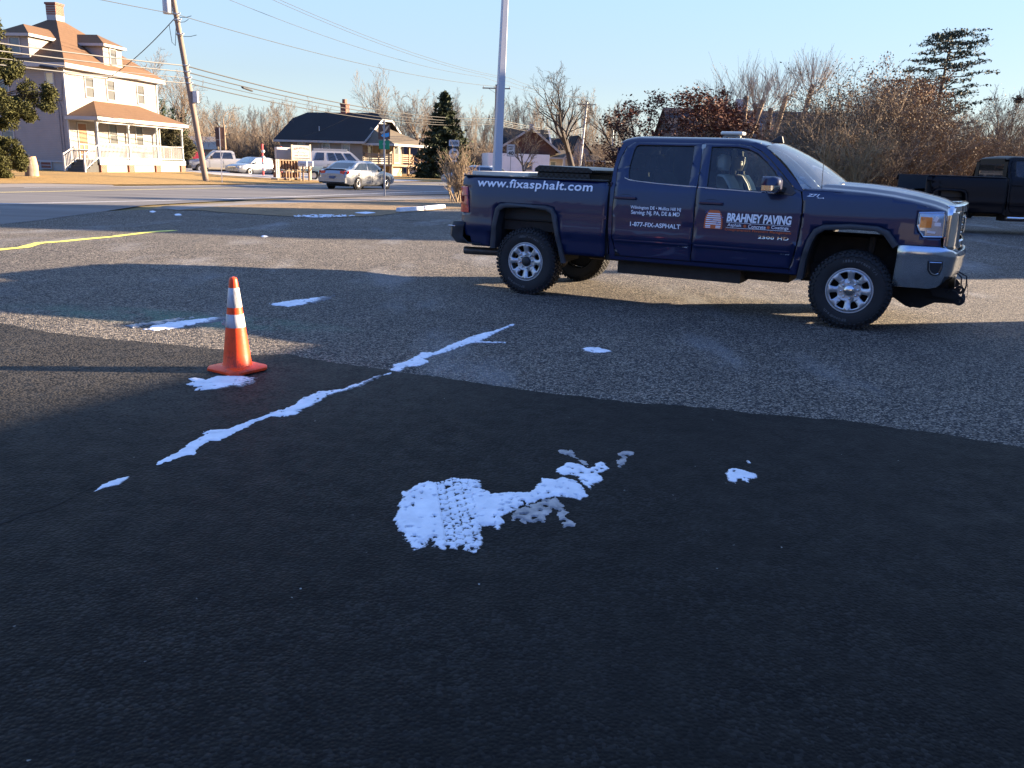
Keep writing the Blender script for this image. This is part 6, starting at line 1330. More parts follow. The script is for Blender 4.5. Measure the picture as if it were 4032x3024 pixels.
wire(P1f(on1(113)), P2f(CAM_H + (645 - 366) * 100 / FPX), .6, .018, 'thin high neutral wire right of the leaning pole'); wire(P0 + V((0, 0, 10.6)), P1f(on1(113)), .6, .018, 'thin high neutral wire left of the leaning pole')
for k, (x, z_) in enumerate(((-.9, 11.6), (.1, 12.5), (.9, 12.3))):
    a_ = P1f(z_) + V((x, 0, 0)); b_ = P2f(CAM_H + (645 - 335) * 100 / FPX) + V((x * 1.6, 0, 0)); wire(a_, b_, .9, .014, ('lowest of the three high power wires', 'middle one of the three high power wires', 'highest of the three high power wires')[k])
    wire(b_, P3f(CAM_H + (655 - 405) * 124 / FPX) + V((x * 1.3, 0, 0)), .5, .014, ('near strand', 'middle strand', 'far strand')[k] + ' of power wire between the two distant crossarms')
wire(P1f(on1(120)), H.matrix_world @ V((0, 0, 0)) if False else V((-28.0, 60.5, 6.3)), .25, .025, 'slanting service drop from the leaning pole to the cream house', group=None)
a_ = P1f(on1(300)).lerp(P2f(CAM_H + (645 - 485) * 100 / FPX), .45); wire(a_, V((-24.5, 96.5, 3.6)), .4, .014, 'service drop running down to the bungalow', group=None)
# splice box on the second cable
sb = P1f(on1(312)).lerp(P2f(CAM_H + (645 - 488) * 100 / FPX), .10) - V((0, 0, .42)); o = MB().tube([(-.05, 0, .05), (.05, 0, .0), (.34, .8, -.10), (.4, .9, -.12)], [.03, .065, .065, .03], 8).build('splice_case', M_BLACKP, None, loc=sb); tag(o, 'black splice case hanging on a cable right of the leaning pole', 'cable box')
sb = S(190, 265, 48); o = MB().tube([(-.5, 0, .06), (-.4, 0, .05), (.35, 0, -.03), (.5, 0, -.04)], [.03, .09, .09, .03], 8).build('splice_case', M_BLACKP, None, loc=sb); tag(o, 'black splice case on the cable crossing the cream house roof edge', 'cable box')

# ================================================================== ROADSIDE THINGS
b_ = G(1128, 710); rk = empty('firewood_rack', (b_.x, b_.y, .03), R(50), 'wooden pallet rack filled with bundled firewood by the road', 'firewood rack')
f_ = b_.y / FPX; wR = 78 * f_ * 1.32; hR = 78 * f_ * .98
m = MB()
for k in range(9): m.bb(-wR / 2 + wR * k / 8 - .03, -wR / 2 + wR * k / 8 + .03, -.34, -.30, .08, hR)
for z_ in (.10, hR * .48, hR * .97): m.bb(-wR / 2 - .04, wR / 2 + .04, -.36, .36, z_ - .03, z_ + .03)
for x in (-wR / 2, 0, wR / 2): m.bb(x - .05, x + .05, -.40, .40, -.02, .10)
rk_ = m.build('frame', mat('pallet_wood', (.22, .16, .10), .85, var=.2, vscale=8), rk)
lg = MB(); random.seed(8)
for row, (z0_, n_) in enumerate(((hR * .52, 7), (hR * .12, 7))):
    for k in range(8):
        if row == 1 and k > 7: continue
        x0_ = -wR / 2 + wR * (k + .5) / 8
        for j in range(13 if row == 0 else 7):
            lg.tube([(x0_ + random.uniform(-.06, .06), -.27, z0_ + .06 + j * .045 + random.uniform(-.02, .02)), (x0_ + random.uniform(-.07, .07), .25, z0_ + .06 + j * .045)], random.uniform(.035, .055), 6)
lg.build('firewood', mat('split_wood', (.26, .12, .06), .85, var=.5, vscale=14), rk_)
lb = plate('sign_board', .30, hR * .9, mat('board_white', (.25, .245, .24), .6, var=.05), rk, -wR / 2 + .0, -.37, hR * .56, .02)
for k, chx in enumerate('FIREWOOD'): text(chx, lambda a, b: (-wR / 2 - .05 + a, -.385, hR * (.93 - k * .088) + b), .09, .085, bold=.03).build('lettering', mat('sign_red', (.22, .012, .015), .5), lb)
text('$ 5.00', lambda a, b: (-wR / 2 - .11 + a, -.385, hR * .16 + b), .20, .07, bold=.02).build('lettering', mat('sign_faint', (.45, .45, .55), .5), lb)
b2 = G(1128, 706); o = MB(); o.box((0, 0, 0), (1.3, .30, .84), rz=R(50)); o = o.build('white_crate', mat('white_sheet', (.34, .32, .31), .7, var=.05), None, bev=.05, loc=(b2.x - .2, b2.y + .1, hR + .03 + .43)); tag(o, 'blank white box standing on top of the firewood rack', 'box')
# candy poles
for u, v0_, v1_, lab in ((1035, 690, 568, 'red and white striped candy cane post left of the white box'), (1108, 690, 575, 'red and white striped candy cane post right of the white box')):
    p = S(u, 640, 68); zt_ = CAM_H + (612 - v1_) * 68 / FPX; e = empty('candy_cane_post', (p.x, p.y, 0), 0, lab, 'yard ornament')
    MB().tube([(0, 0, 0), (0, 0, zt_)], .07, 8).build('post', mat('candy_red', (.65, .05, .06), .5), e); m = MB()
    for z_ in (.5, .95, 1.4, 1.85): MB().lathe([(.10, 0), (.15, .1), (.10, .22)], 10, Matrix.Translation((.05, 0, z_))).build('white_band', M_SIGNW, e)
# repair and towing sign board
b_ = G(1188, 709); f_ = b_.y / FPX; e = empty('sign_board', (b_.x, b_.y, .02), R(48), 'tall post sign advertising an auto repair and towing business', 'sign')
w_ = 60 * f_ * 1.35; zt_ = CAM_H + (619 - 575) * f_; z0_ = CAM_H + (619 - 662) * f_
for s in (-1, 1): MB().bb(s * w_ / 2 - .06, s * w_ / 2 + .06, -.06, .06, -.05, zt_ + (.06 if s > 0 else 0)).build('post', mat('cream_post', (.36, .30, .22), .7), e)
zm_ = CAM_H + (619 - 624) * f_; up_ = MB().bb(-w_ / 2 + .05, w_ / 2 - .06, -.05, -.01, zm_ + .03, zt_ - .03).build('upper_panel', mat('board_white', (.25, .245, .24), .6, var=.05), e); lo_ = MB().bb(-w_ / 2 + .05, w_ / 2 - .06, -.05, -.01, z0_, zm_ - .02).build('lower_panel', mat('board_white', (.25, .245, .24), .6), e)
MR = mat('sign_maroon', (.10, .008, .015), .5); MN = mat('sign_navy', (.01, .012, .06), .5); hh_ = zt_ - zm_
text('DELSEA AUTO DOCTOR', lambda a, b: (-w_ * .42 + a, -.055, zm_ + hh_ * .58 + b + .10 * math.sin(math.pi * a / (w_ * .84))), w_ * .84, .15, bold=.03).build('lettering', MR, up_)
text('609-775-8259', lambda a, b: (-w_ * .38 + a, -.055, zm_ + hh_ * .14 + b), w_ * .76, .11, bold=.03).build('lettering', MR, up_)
MB().tube([(-w_ * .42 + w_ * .84 * k / 16, -.055, zm_ + hh_ * .42 + (.0, .0, .0, .05, -.06, .12, -.04, 0, 0, .0, .08, -.08, .03, 0, 0, 0, 0)[k]) for k in range(17)], .008, 4).build('pulse_line', MR, up_)
hl_ = zm_ - z0_
text("VIVIAN'S", lambda a, b: (-w_ * .36 + a, -.055, z0_ + hl_ * .74 + b), w_ * .74, .12, bold=.03).build('lettering', mat('sign_gold', (.14, .09, .015), .5), lo_)
text('TOWING', lambda a, b: (-w_ * .42 + a, -.055, z0_ + hl_ * .36 + b), w_ * .84, .20, bold=.05).build('lettering', MN, lo_)
text('609-600-7090', lambda a, b: (-w_ * .38 + a, -.055, z0_ + hl_ * .10 + b), w_ * .76, .10, bold=.03).build('lettering', MN, lo_)
# mailboxes
for u, lab in ((1201, 'white mailbox numbered 2115 on a wooden post'), (1224, 'white mailbox right of the numbered one on its own post')):
    p = G(u, 713); p = V((p.x, p.y - .5, 0)); e = empty('mailbox', (p.x, p.y, .02), 0, lab, 'mailbox')
    MB().bb(-.05, .05, -.05, .05, 0, 1.0).bar((0, 0, .55), (.25, 0, .95), .05, .05).build('post', M_WOOD, e)
    pr_ = [(-.14, 1.0), (.14, 1.0), (.14, 1.18), (.10, 1.26), (0, 1.30), (-.10, 1.26), (-.14, 1.18)]
    k_ = 1.25; mb_ = MB().prism([(a * k_, 1.0 + (b - 1.0) * k_) for a, b in pr_], lambda a, b, k: (-.3 + .6 * k, a, b)).build('box', M_SIGNW, e)
    if 'numbered 2' in lab: text('2115', lambda a, b: (-.15 + a, -.18, 1.06 + b), .3, .1, bold=.03).build('lettering', M_SIGNK, mb_)
# concrete wheel stops
for u0, v0_, u1, v1_, lab in ((1568, 834, 1660, 828, 'white concrete wheel stop left of the other at the verge'), (1660, 828, 1752, 818, 'white concrete wheel stop right of the other at the verge')):
    a_ = G(u0, v0_); b_ = G(u1, v1_); c_ = (a_ + b_) / 2; d_ = b_ - a_; L_ = min(1.9, d_.length)
    o = MB().prism([(-.10, 0), (.10, 0), (.07, .13), (-.07, .13)], lambda a, b, k: (-L_ / 2 + L_ * k, a, b)).build('wheel_stop', mat('whitewashed_concrete', (.62, .63, .66), .8, var=.25, vscale=9), None, bev=.012, loc=(c_.x, c_.y, .0)); o.rotation_euler.z = math.atan2(d_.y, d_.x); tag(o, lab, 'wheel stop', 'concrete wheel stops at the verge')
# pair of cut logs on the lawn
for u, v, h_, lab in ((120, 695, .95, 'grey cut log stump in front of the dark bush'), (133, 695, 1.0, 'sunlit brown log stump beside the grey one')):
    p = G(u, v); p = V((p.x, p.y, 0)); o = MB().tube([(0, 0, -.05), (.02, 0, h_ * .45), (.0, 0, h_ * .5), (-.03, 0, h_)], [.27, .25, .27, .22], 12).build('log_stump', mat('bark_' + ('a' if u == 120 else 'b'), (.16, .13, .11) if u == 120 else (.46, .27, .17), .9, var=.3, vscale=5), None, smooth=40, loc=(p.x, p.y, terr(p.x, p.y) + .02)); tag(o, lab, 'stump')
# red covered thing by the white pickup
p = S(770, 640, 84); e = empty('covered_boat', (p.x, p.y, 0), R(20), 'red covered load behind the hood of the white pickup', 'covered load'); MB().box((0, 0, 1.35), (1.7, .8, 1.0)).box((1.7, 0, 1.35), (.7, .8, .95)).build('cover', mat('red_cover', (.70, .05, .08), .6), e, bev=.25, seg=4); MB().bb(-1, 2.2, -.5, .5, .3, .85).build('hull', M_TRIMW, e)
# ================================================================== TREES
M_BARK_G = mat('bark_grey_brown', (.11, .085, .062), .9, var=.3, vscale=3); M_TWIG = mat('twig_tan', (.155, .115, .078), .9, var=.3, vscale=.6)
M_TWIG_P = mat('twig_pale', (.19, .15, .11), .9, var=.2, vscale=.5); M_BARK_D = mat('bark_dark', (.05, .038, .029), .9, var=.35, vscale=3)
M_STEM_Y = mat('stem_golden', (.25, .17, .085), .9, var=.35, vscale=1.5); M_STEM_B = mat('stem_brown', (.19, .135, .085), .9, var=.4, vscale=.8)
def leafm(name, c, var=.45, vs_=1.2, tr=.25):
    n = NT(name, .75, .2); a = n.noise(vs_, 3); b_ = n.noise(vs_ * 12, 2)
    c1 = tuple(k * (1 - var) for k in c); c2 = tuple(k * (1 + var) for k in c)
    col = n.mix(n.rng(a, .3, .7), c1, c2); col = n.mix(n.rng(b_, .3, .7, 0, .6), col, c1)
    return n.fin(col)
M_RUSTLEAF = leafm('rust_leaves', (.115, .042, .025)); M_BROWNLEAF = leafm('brown_leaves', (.18, .125, .072)); M_NEEDLE = leafm('dark_needles', (.030, .040, .017)); M_CEDAR = leafm('cedar_foliage', (.065, .066, .020), .4, 2.5)
M_PINE = leafm('pine_needles', (.045, .06, .04)); M_IVY = leafm('ivy_leaves', (.03, .055, .02)); M_THUJA = leafm('thuja_foliage', (.08, .072, .032))
rnd = random.Random(42)
def rdir(d, ang, rg):
    """a unit vector at angle ang from d"""
    o = d.orthogonal().normalized(); o.rotate(Matrix.Rotation(rg.uniform(0, 6.2832), 3, d)); return (d * math.cos(ang) + o * math.sin(ang)).normalized()
def qtube(m, pts, rs, n):
    """light tube without caps"""
    k0 = len(m.v); prev = None; L = len(pts)
    cs = [(math.cos(6.28318 * k / n), math.sin(6.28318 * k / n)) for k in range(n)]
    for i in range(L):
        d = pts[min(i + 1, L - 1)] - pts[max(i - 1, 0)]
        x = d.orthogonal().normalized() if prev is None else (prev - d * (prev.dot(d) / max(1e-9, d.length_squared))).normalized()
        prev = x; y = d.cross(x).normalized(); p = pts[i]; r = rs[i]
        for c, s in cs: m.v.append((p.x + (x.x * c + y.x * s) * r, p.y + (x.y * c + y.y * s) * r, p.z + (x.z * c + y.z * s) * r))
    for i in range(L - 1):
        for k in range(n):
            m.f.append((k0 + i * n + k, k0 + i * n + (k + 1) % n, k0 + (i + 1) * n + (k + 1) % n, k0 + (i + 1) * n + k)); m.mi.append(0)
def grow(rg, h, r0, levels=4, kids=(7, 6, 5, 4), ang=(.6, .7, .7, .8), ratio=(.55, .55, .55, .5), up=.12, wob=.12, lean=(0, 0), trunk_len=.8, start=.3, rmin=.012, tips=None, side=(6, 5, 4, 3, 3)):
    """returns (trunk mesh, crown mesh)"""
    T = MB(); C_ = MB()
    def br(p, d, L, r, lv):
        n = 5 if lv == 0 else (4 if lv < 2 else 3); pts = [p.copy()]; rs = [r]; dirs = [d.copy()]
        for i in range(n):
            d = (d + V((rg.gauss(0, wob), rg.gauss(0, wob), rg.gauss(0, wob) + (up if lv else .02)))).normalized(); p = p + d * (L / n); pts.append(p.copy()); dirs.append(d.copy())
            rs.append(max(rmin * .6, r * (1 - .75 * (i + 1) / n)))
        qtube(T if lv == 0 else C_, pts, rs, side[min(lv, 4)])
        if tips is not None and lv >= levels - 1: tips.append((pts[-1], dirs[-1], lv)); tips.append((pts[len(pts) // 2], dirs[-1], lv))
        if lv < levels:
            for k in range(kids[lv]):
                t = (start if lv == 0 else .15) + (1 - (start if lv == 0 else .15)) * (k + rg.uniform(.2, .9)) / kids[lv]; t = min(t, .99)
                f = t * n; i = int(f); q = pts[i].lerp(pts[i + 1], f - i); rr_ = rs[i] + (rs[i + 1] - rs[i]) * (f - i)
                LL_ = L * ratio[lv] * rg.uniform(.7, 1.15) * (1.15 - .45 * t)
                br(q, rdir(dirs[i], ang[lv] * rg.uniform(.7, 1.25), rg), LL_, max(rmin, min(rr_ * .7, r * .55)), lv + 1)
    br(V((0, 0, -.1)), V((lean[0], lean[1], 1)).normalized(), h * trunk_len, r0, 0)
    return T, C_
def norm(h, *ms, tips=None):
    z = [v[2] for m in ms for v in m.v]; z.sort(); k = h / z[int(len(z) * .995) - 1]
    for m in ms: m.v = [(x * k, y * k, zz * k) for x, y, zz in m.v]
    if tips is not None: tips[:] = [(p * k, d, l) for p, d, l in tips]
    return k
def tufts(tips, rg, per, size, spread, flat=1.0, m=None, elong=1.0):
    m = m or MB()
    for p, d, lv in tips:
        for k in range(per):
            c = p + V((rg.gauss(0, spread), rg.gauss(0, spread), rg.gauss(0, spread * flat)))
            a = V((rg.gauss(0, 1), rg.gauss(0, 1), rg.gauss(0, 1))).normalized() * size * rg.uniform(.5, 1.3); b_ = a.cross(V((rg.gauss(0, 1), rg.gauss(0, 1), rg.gauss(0, 1)))).normalized() * a.length * .55 * rg.uniform(.6, 1.2)
            a *= elong; n = len(m.v); m.v += [tuple(c - a), tuple(c + b_), tuple(c + a), tuple(c - b_)]; m.f.append((n, n + 1, n + 2, n + 3)); m.mi.append(0)
    return m
def tree_obj(name, label, cat, T, C_, mt, mc, loc, rz=0, sc=1, group=None, foliage=None, fm=None):
    e = empty(name, loc, rz, label, cat, group); e.scale = (sc,) * 3 if not hasattr(sc, '__len__') else sc
    if T.v: T.build('trunk', mt, e, fix=False, smooth=80)
    if C_.v: C_.build('branches', mc, e, fix=False, smooth=80)
    if foliage is not None and foliage.v: foliage.build('foliage', fm, e, fix=False)
    return e
# --- tall bare woodland trees: prototypes joined per tree (far away, a few pixels each)
protos = []
for k in range(6):
    rg = random.Random(100 + k)
    T, C_ = grow(rg, 15, .17, 4, (11, 7, 5, 4), (.45, .5, .6, .7), (.42, .5, .5, .55), up=.16, wob=.10, start=.22, rmin=.016, trunk_len=1.0, side=(5, 3, 3, 3, 3))
    norm(16.5, T, C_); protos.append((T, C_))
pmesh = {}
def wood_tree(k, loc, rz, sc, label, group, pale=True):
    if k not in pmesh:
        T, C_ = protos[k]; pmesh[k] = []
        for nm, m_, mt_ in (('trunk', T, M_TWIG), ('branches', C_, M_TWIG_P)):
            o = m_.build(nm, mt_, None, fix=False, smooth=80); pmesh[k].append(o.data); bpy.data.objects.remove(o)
    e = empty('bare_tree', loc, rz, label, 'tree', group); e.scale = sc
    for nm, me in zip(('trunk', 'branches'), pmesh[k]):
        o = bpy.data.objects.new(nm, me); COL.objects.link(o); o.parent = e
    return e
def row_trees(u0, u1, n, Y0, Y1, h0, h1, label, group, rg, ztop=None):
    for i in range(n):
        u = u0 + (u1 - u0) * (i + rg.uniform(.1, .9)) / n; Y = rg.uniform(Y0, Y1); p = S(u, 640, Y); h_ = rg.uniform(h0, h1) / 16.5
        wood_tree(rg.randrange(6), (p.x, p.y, -.1), rg.uniform(0, 6.28), (h_ * rg.uniform(.9, 1.2), h_ * rg.uniform(.9, 1.2), h_), label, group)
rg = random.Random(7)
row_trees(560, 1120, 24, 105, 135, 7, 9.2, 'bare tangled tree in the wood between the two left houses', 'bare trees behind the parked white pickup', rg)
row_trees(1560, 1960, 20, 125, 150, 9, 12, 'tall bare tree in the wood between the spruce and the white lamp pole', 'bare trees beyond the route marker', rg)
row_trees(1980, 2480, 24, 140, 175, 11, 14.5, 'tall bare tree in the wood behind the white and cream houses', 'bare trees behind the far houses', rg)
row_trees(2440, 2760, 12, 120, 150, 3.5, 5.5, 'low bare tree at the wood edge left of the red leaved oak', 'low bare trees left of the red leaved oak', rg)
row_trees(3350, 4300, 30, 85, 120, 8, 11.5, 'bare tree in the hazy wood behind the thicket on the right', 'bare trees behind the right thicket', rg)
row_trees(1040, 1560, 10, 122, 150, 7.5, 11, 'bare tree standing behind the bungalow roof', 'bare trees behind the bungalow', rg)
row_trees(4080, 4700, 12, 45, 60, 7, 9, 'bare tree beyond the right edge of the lot', 'bare trees beyond the lot', rg)
# undergrowth that reads as one mass
def scrub(name, u0, u1, Y0, Y1, n, h, m_, seed):
    rg = random.Random(seed); m = MB()
    for i in range(n):
        u = rg.uniform(u0, u1); Y = rg.uniform(Y0, Y1); p = S(u, 640, Y); p.z = 0; hh_ = h * rg.uniform(.4, 1)
        for j in range(5):
            d = V((rg.gauss(0, .35), rg.gauss(0, .35), 1)).normalized(); a = p + V((rg.gauss(0, .4), rg.gauss(0, .4), 0)); b_ = a + d * hh_ * .5; c = b_ + (d + V((rg.gauss(0, .5), rg.gauss(0, .5), 0))).normalized() * hh_ * .5
            qtube(m, [a, b_, c], [.035, .025, .012], 3)
            for q in range(4):
                s_ = a.lerp(b_, rg.random()) if q < 2 else b_.lerp(c, rg.random()); e_ = s_ + V((rg.gauss(0, .5), rg.gauss(0, .5), rg.uniform(.1, .9))).normalized() * hh_ * rg.uniform(.15, .4); qtube(m, [s_, e_], [.018, .01], 3)
    o = m.build(name, m_, None, fix=False, smooth=80); o['kind'] = 'stuff'; return o
scrub('undergrowth', 600, 1130, 98, 125, 500, 5.5, M_TWIG, 1); scrub('undergrowth', 1560, 2500, 125, 160, 800, 6, M_TWIG, 2); scrub('undergrowth', 3300, 4300, 70, 95, 700, 6, M_TWIG, 3)
# --- single characterful trees
def single(seed, name, label, u, Y, h, r0, mt, mc, rz=0, sc=1, **kw):
    rg = random.Random(seed); fol = kw.pop('fol', None); tips = [] if fol else None; T, C_ = grow(rg, h, r0, tips=tips, **kw); norm(h, T, C_, tips=tips); p = S(u, 640, Y)
    F = None; fm = None
    if fol: per, size, spread, fm, keep = fol; tips_ = [t for t in tips if keep(t[0])]; F = tufts(tips_, rg, per, size, spread)
    return tree_obj(name, label, 'tree', T, C_, mt, mc, (p.x, p.y, terr(p.x, p.y) - .05), rz, sc, None, F, fm)
single(11, 'bare_tree', 'big gnarled bare tree with forked limbs beside the tilted utility pole', 2262, 112, 13.8, .5, M_BARK_D, M_BARK_D, levels=4, kids=(6, 6, 5, 5), ang=(.55, .6, .65, .7), ratio=(.85, .6, .55, .5), up=.1, wob=.2, start=.30, trunk_len=.62, rmin=.02)
single(12, 'bare_tree', 'slim dark bare tree right of the big gnarled one', 2440, 115, 11, .26, M_BARK_D, M_BARK_D, levels=4, kids=(6, 5, 4, 4), ang=(.4, .5, .6, .7), ratio=(.6, .6, .5, .5), up=.15, wob=.15, start=.45, trunk_len=.85, rmin=.02)
single(13, 'bare_tree', 'small spreading bare tree in front of the white house', 2068, 74, 5.0, .13, M_BARK_G, M_TWIG, levels=4, kids=(9, 7, 5, 4), ang=(.75, .5, .5, .6), ratio=(.75, .55, .5, .5), up=.05, wob=.12, start=.32, trunk_len=.72, rmin=.011)
single(14, 'bare_tree', 'wide open bare tree right behind the bungalow chimney', 1480, 128, 14.2, .3, M_TWIG, M_TWIG_P, levels=4, kids=(7, 7, 6, 5), ang=(.35, .45, .5, .6), ratio=(.8, .6, .5, .5), up=.1, wob=.08, start=.2, trunk_len=.8, rmin=.018)
single(15, 'bare_tree', 'crooked bare tree between the bungalow and the spruce', 1650, 100, 9.6, .24, M_BARK_G, M_TWIG, levels=4, kids=(7, 6, 5, 4), ang=(.6, .6, .6, .7), ratio=(.8, .6, .55, .5), up=.05, wob=.25, start=.3, trunk_len=.7, rmin=.016)
single(16, 'bare_tree', 'pale broken trunk tree in the tangle behind the white pickup', 900, 90, 6.5, .22, mat('bark_pale', (.24, .17, .11), .9, var=.2), M_TWIG, levels=3, kids=(5, 5, 4), ang=(.6, .7, .7), ratio=(.6, .6, .5), up=.05, wob=.3, start=.5, trunk_len=.8, rmin=.016)
for k, (u, Y, h_) in enumerate(((655, 82, 10.5), (690, 86, 9.6), (735, 92, 9.5))):
    lab = ('ivy wrapped trunk tree closest to the cream house porch', 'ivy wrapped tree in the middle of the three behind the leaning pole', 'ivy wrapped tree farthest right of the three behind the leaning pole')[k]
    rg = random.Random(50 + k); T, C_ = grow(rg, h_, .22, levels=4, kids=(8, 6, 5, 4), ang=(.5, .6, .6, .7), ratio=(.55, .55, .5, .5), up=.12, wob=.14, start=.45, trunk_len=.95, rmin=.015); norm(h_, T, C_)
    F = MB(); tufts([(V((rg.gauss(0, .12), rg.gauss(0, .12), rg.uniform(0, h_ * .6))), None, 0) for _ in range(420)], rg, 3, .10, .14, m=F); p = S(u, 640, Y)
    tree_obj('bare_tree', lab, 'tree', T, C_, M_BARK_D, M_TWIG, (p.x, p.y, 0), 0, 1, 'ivy trees behind the cream house', F, M_IVY)
# --- pollarded trees with upright sprays, behind the blue truck
def pollard(seed, label, u, Y, ht, forks, spray, rz=0):
    rg = random.Random(seed); T = MB(); C_ = MB(); 
    base = V((0, 0, 0)); split = V((rg.gauss(0, .15), 0, ht * .45)); qtube(T, [base, split * .5 + V((.1, 0, 0)), split], [.32, .27, .24], 7)
    for dx, hz_ in forks:
        top_ = V((dx, rg.gauss(0, .3), hz_)); mid = split.lerp(top_, .5) + V((dx * .12, 0, 0)); qtube(T, [split, mid, top_], [.22, .18, .16], 7); qtube(T, [top_, top_ + V((.02, 0, .12))], [.20, .15], 7)
        for k in range(spray):
            d = V((rg.gauss(0, .55), rg.gauss(0, .4), 1)).normalized(); L = rg.uniform(1.6, 3.1); a = top_ + V((rg.gauss(0, .15), rg.gauss(0, .15), rg.uniform(-.8, .1))); b_ = a + V((d.x * 1.3, d.y * 1.3, d.z * .6)) * L * .4; c = b_ + (d + V((0, 0, .5))).normalized() * L * .6
            qtube(C_, [a, b_, c], [.018, .013, .008], 3)
            for q in range(6):
                s_ = b_.lerp(c, rg.uniform(0, .9)); e_ = s_ + (d + V((rg.gauss(0, .35), rg.gauss(0, .35), .3))).normalized() * L * rg.uniform(.2, .45); qtube(C_, [s_, e_], [.009, .006], 3)
    p = S(u, 640, Y); return tree_obj('pollarded_tree', label, 'tree', T, C_, mat('bark_pollard', (.22, .16, .105), .9, var=.35, vscale=2), mat('twig_shoots', (.30, .25, .205), .9, var=.2), (p.x, p.y, .1), rz, 1)
pollard(61, 'pollarded tree with cut stubs and thin upright shoots left of its neighbour', 2925, 60, 6.2, ((-.2, 6.3), (.9, 6.1), (-1.6, 5.6)), 26)
pollard(62, 'pollarded tree with shoots fanning high above the truck roof', 3000, 62, 5.8, ((-.9, 6.0), (.1, 5.7), (1.3, 6.6)), 30)
pollard(63, 'pollarded tree leaning right with the tallest fan of shoots', 3115, 62, 7.0, ((.9, 7.4),), 60)
# --- oak that keeps its red brown leaves
leafk = lambda p: True
single(71, 'red_leaved_oak', 'spreading oak with dark red brown leaves left of the brown building', 2570, 56, 6.6, .25, M_BARK_D, M_BARK_D, levels=4, kids=(9, 6, 5, 3), ang=(.95, .6, .6, .7), ratio=(.72, .55, .5, .5), up=.04, wob=.14, start=.2, trunk_len=.85, rmin=.011, sc=(1.25, 1.25, .95), fol=(3, .085, .17, M_RUSTLEAF, leafk))
single(72, 'red_leaved_oak', 'denser red brown oak in front of the brown building', 2745, 57, 6.9, .25, M_BARK_D, M_BARK_D, levels=4, kids=(10, 6, 5, 4), ang=(.95, .6, .6, .7), ratio=(.70, .55, .5, .5), up=.04, wob=.14, start=.15, trunk_len=.9, rmin=.011, sc=(1.4, 1.4, .86), fol=(3, .085, .22, M_RUSTLEAF, leafk))
single(73, 'red_leaved_oak', 'low red brown oak behind the truck roof beacon', 2860, 60, 6.4, .2, M_BARK_D, M_BARK_D, levels=4, kids=(9, 6, 5, 3), ang=(.9, .6, .6, .7), ratio=(.65, .55, .5, .5), up=.04, wob=.14, start=.12, trunk_len=.85, rmin=.011, fol=(5, .085, .20, M_RUSTLEAF, leafk))
single(74, 'red_leaved_oak', 'orange brown leaved tree crowning the thicket on the right', 3420, 62, 9.0, .25, M_BARK_D, M_STEM_B, levels=4, kids=(10, 6, 5, 4), ang=(.8, .6, .6, .7), ratio=(.60, .55, .5, .5), up=.06, wob=.14, start=.3, trunk_len=.95, rmin=.011, fol=(2, .085, .20, leafm('orange_leaves', (.21, .122, .07)), lambda p: p.z > 4.8))
single(75, 'red_leaved_oak', 'second orange brown tree at the right end of the thicket crown', 3610, 66, 8.0, .2, M_BARK_D, M_STEM_B, levels=4, kids=(10, 6, 5, 4), ang=(.7, .6, .6, .7), ratio=(.55, .55, .5, .5), up=.06, wob=.14, start=.25, trunk_len=.95, rmin=.011, fol=(2, .085, .22, MATS.get('x') or bpy.data.materials['orange_leaves'], lambda p: p.z > 3.5))
# --- thicket of tall brown shrubs on the right
def shrub_proto(seed, h, stems, mt, leaves=0, spread=.45, rmin=.010, lm=None):
    rg = random.Random(seed); C_ = MB(); tips = []
    for k in range(stems):
        a0 = rg.uniform(0, 6.28); d = V((math.cos(a0) * rg.uniform(.05, spread * 1.5), math.sin(a0) * rg.uniform(.05, spread * 1.5), 1)).normalized(); p = V((rg.gauss(0, .35), rg.gauss(0, .35), -.05)); L = h * rg.uniform(.7, 1.05)
        def br(p, d, L, r, lv):
            pts = [p]; dd = d.copy(); n = 5 if lv == 0 else 3; ds_ = [dd]
            for i in range(n):
                dd = (dd + V((rg.gauss(0, .13), rg.gauss(0, .13), .03 if lv == 0 else rg.gauss(.05, .1)))).normalized(); p = p + dd * (L / n); pts.append(p.copy()); ds_.append(dd)
            qtube(C_, pts, [max(rmin * .7, r * (1 - .7 * i / n)) for i in range(n + 1)], 3)
            if lv >= 1: tips.append((pts[-1], dd, lv))
            if lv < 3:
                for q in range((9, 4, 3)[lv]):
                    i = rg.randint(1 if lv == 0 else 0, n - 1); br(pts[i].lerp(pts[i + 1], rg.random()), rdir(ds_[i], rg.uniform(.35, .95), rg), L * rg.uniform(.22, .5), max(rmin, r * .5), lv + 1)
        br(p, d, L, .045, 0)
    norm(h, C_, tips=tips); F = tufts(tips, rg, leaves, .055, .16) if leaves else MB()
    return C_, F
SP = [shrub_proto(200 + k, 6.0, 13, None, 2) for k in range(3)]; SPM = []
for k, (C_, F) in enumerate(SP):
    a_ = C_.build('stems', M_STEM_B, None, fix=False, smooth=80); f_ = F.build('leaves', M_BROWNLEAF, None, fix=False); SPM.append((a_.data, f_.data)); bpy.data.objects.remove(a_); bpy.data.objects.remove(f_)
def shrub(k, loc, rz, sc, label, group, stem=None):
    e = empty('tall_shrub', loc, rz, label, 'shrub', group); e.scale = sc
    for nm, me in zip(('stems', 'leaves'), SPM[k]):
        o = bpy.data.objects.new(nm, me); COL.objects.link(o); o.parent = e
    return e
rg = random.Random(77)
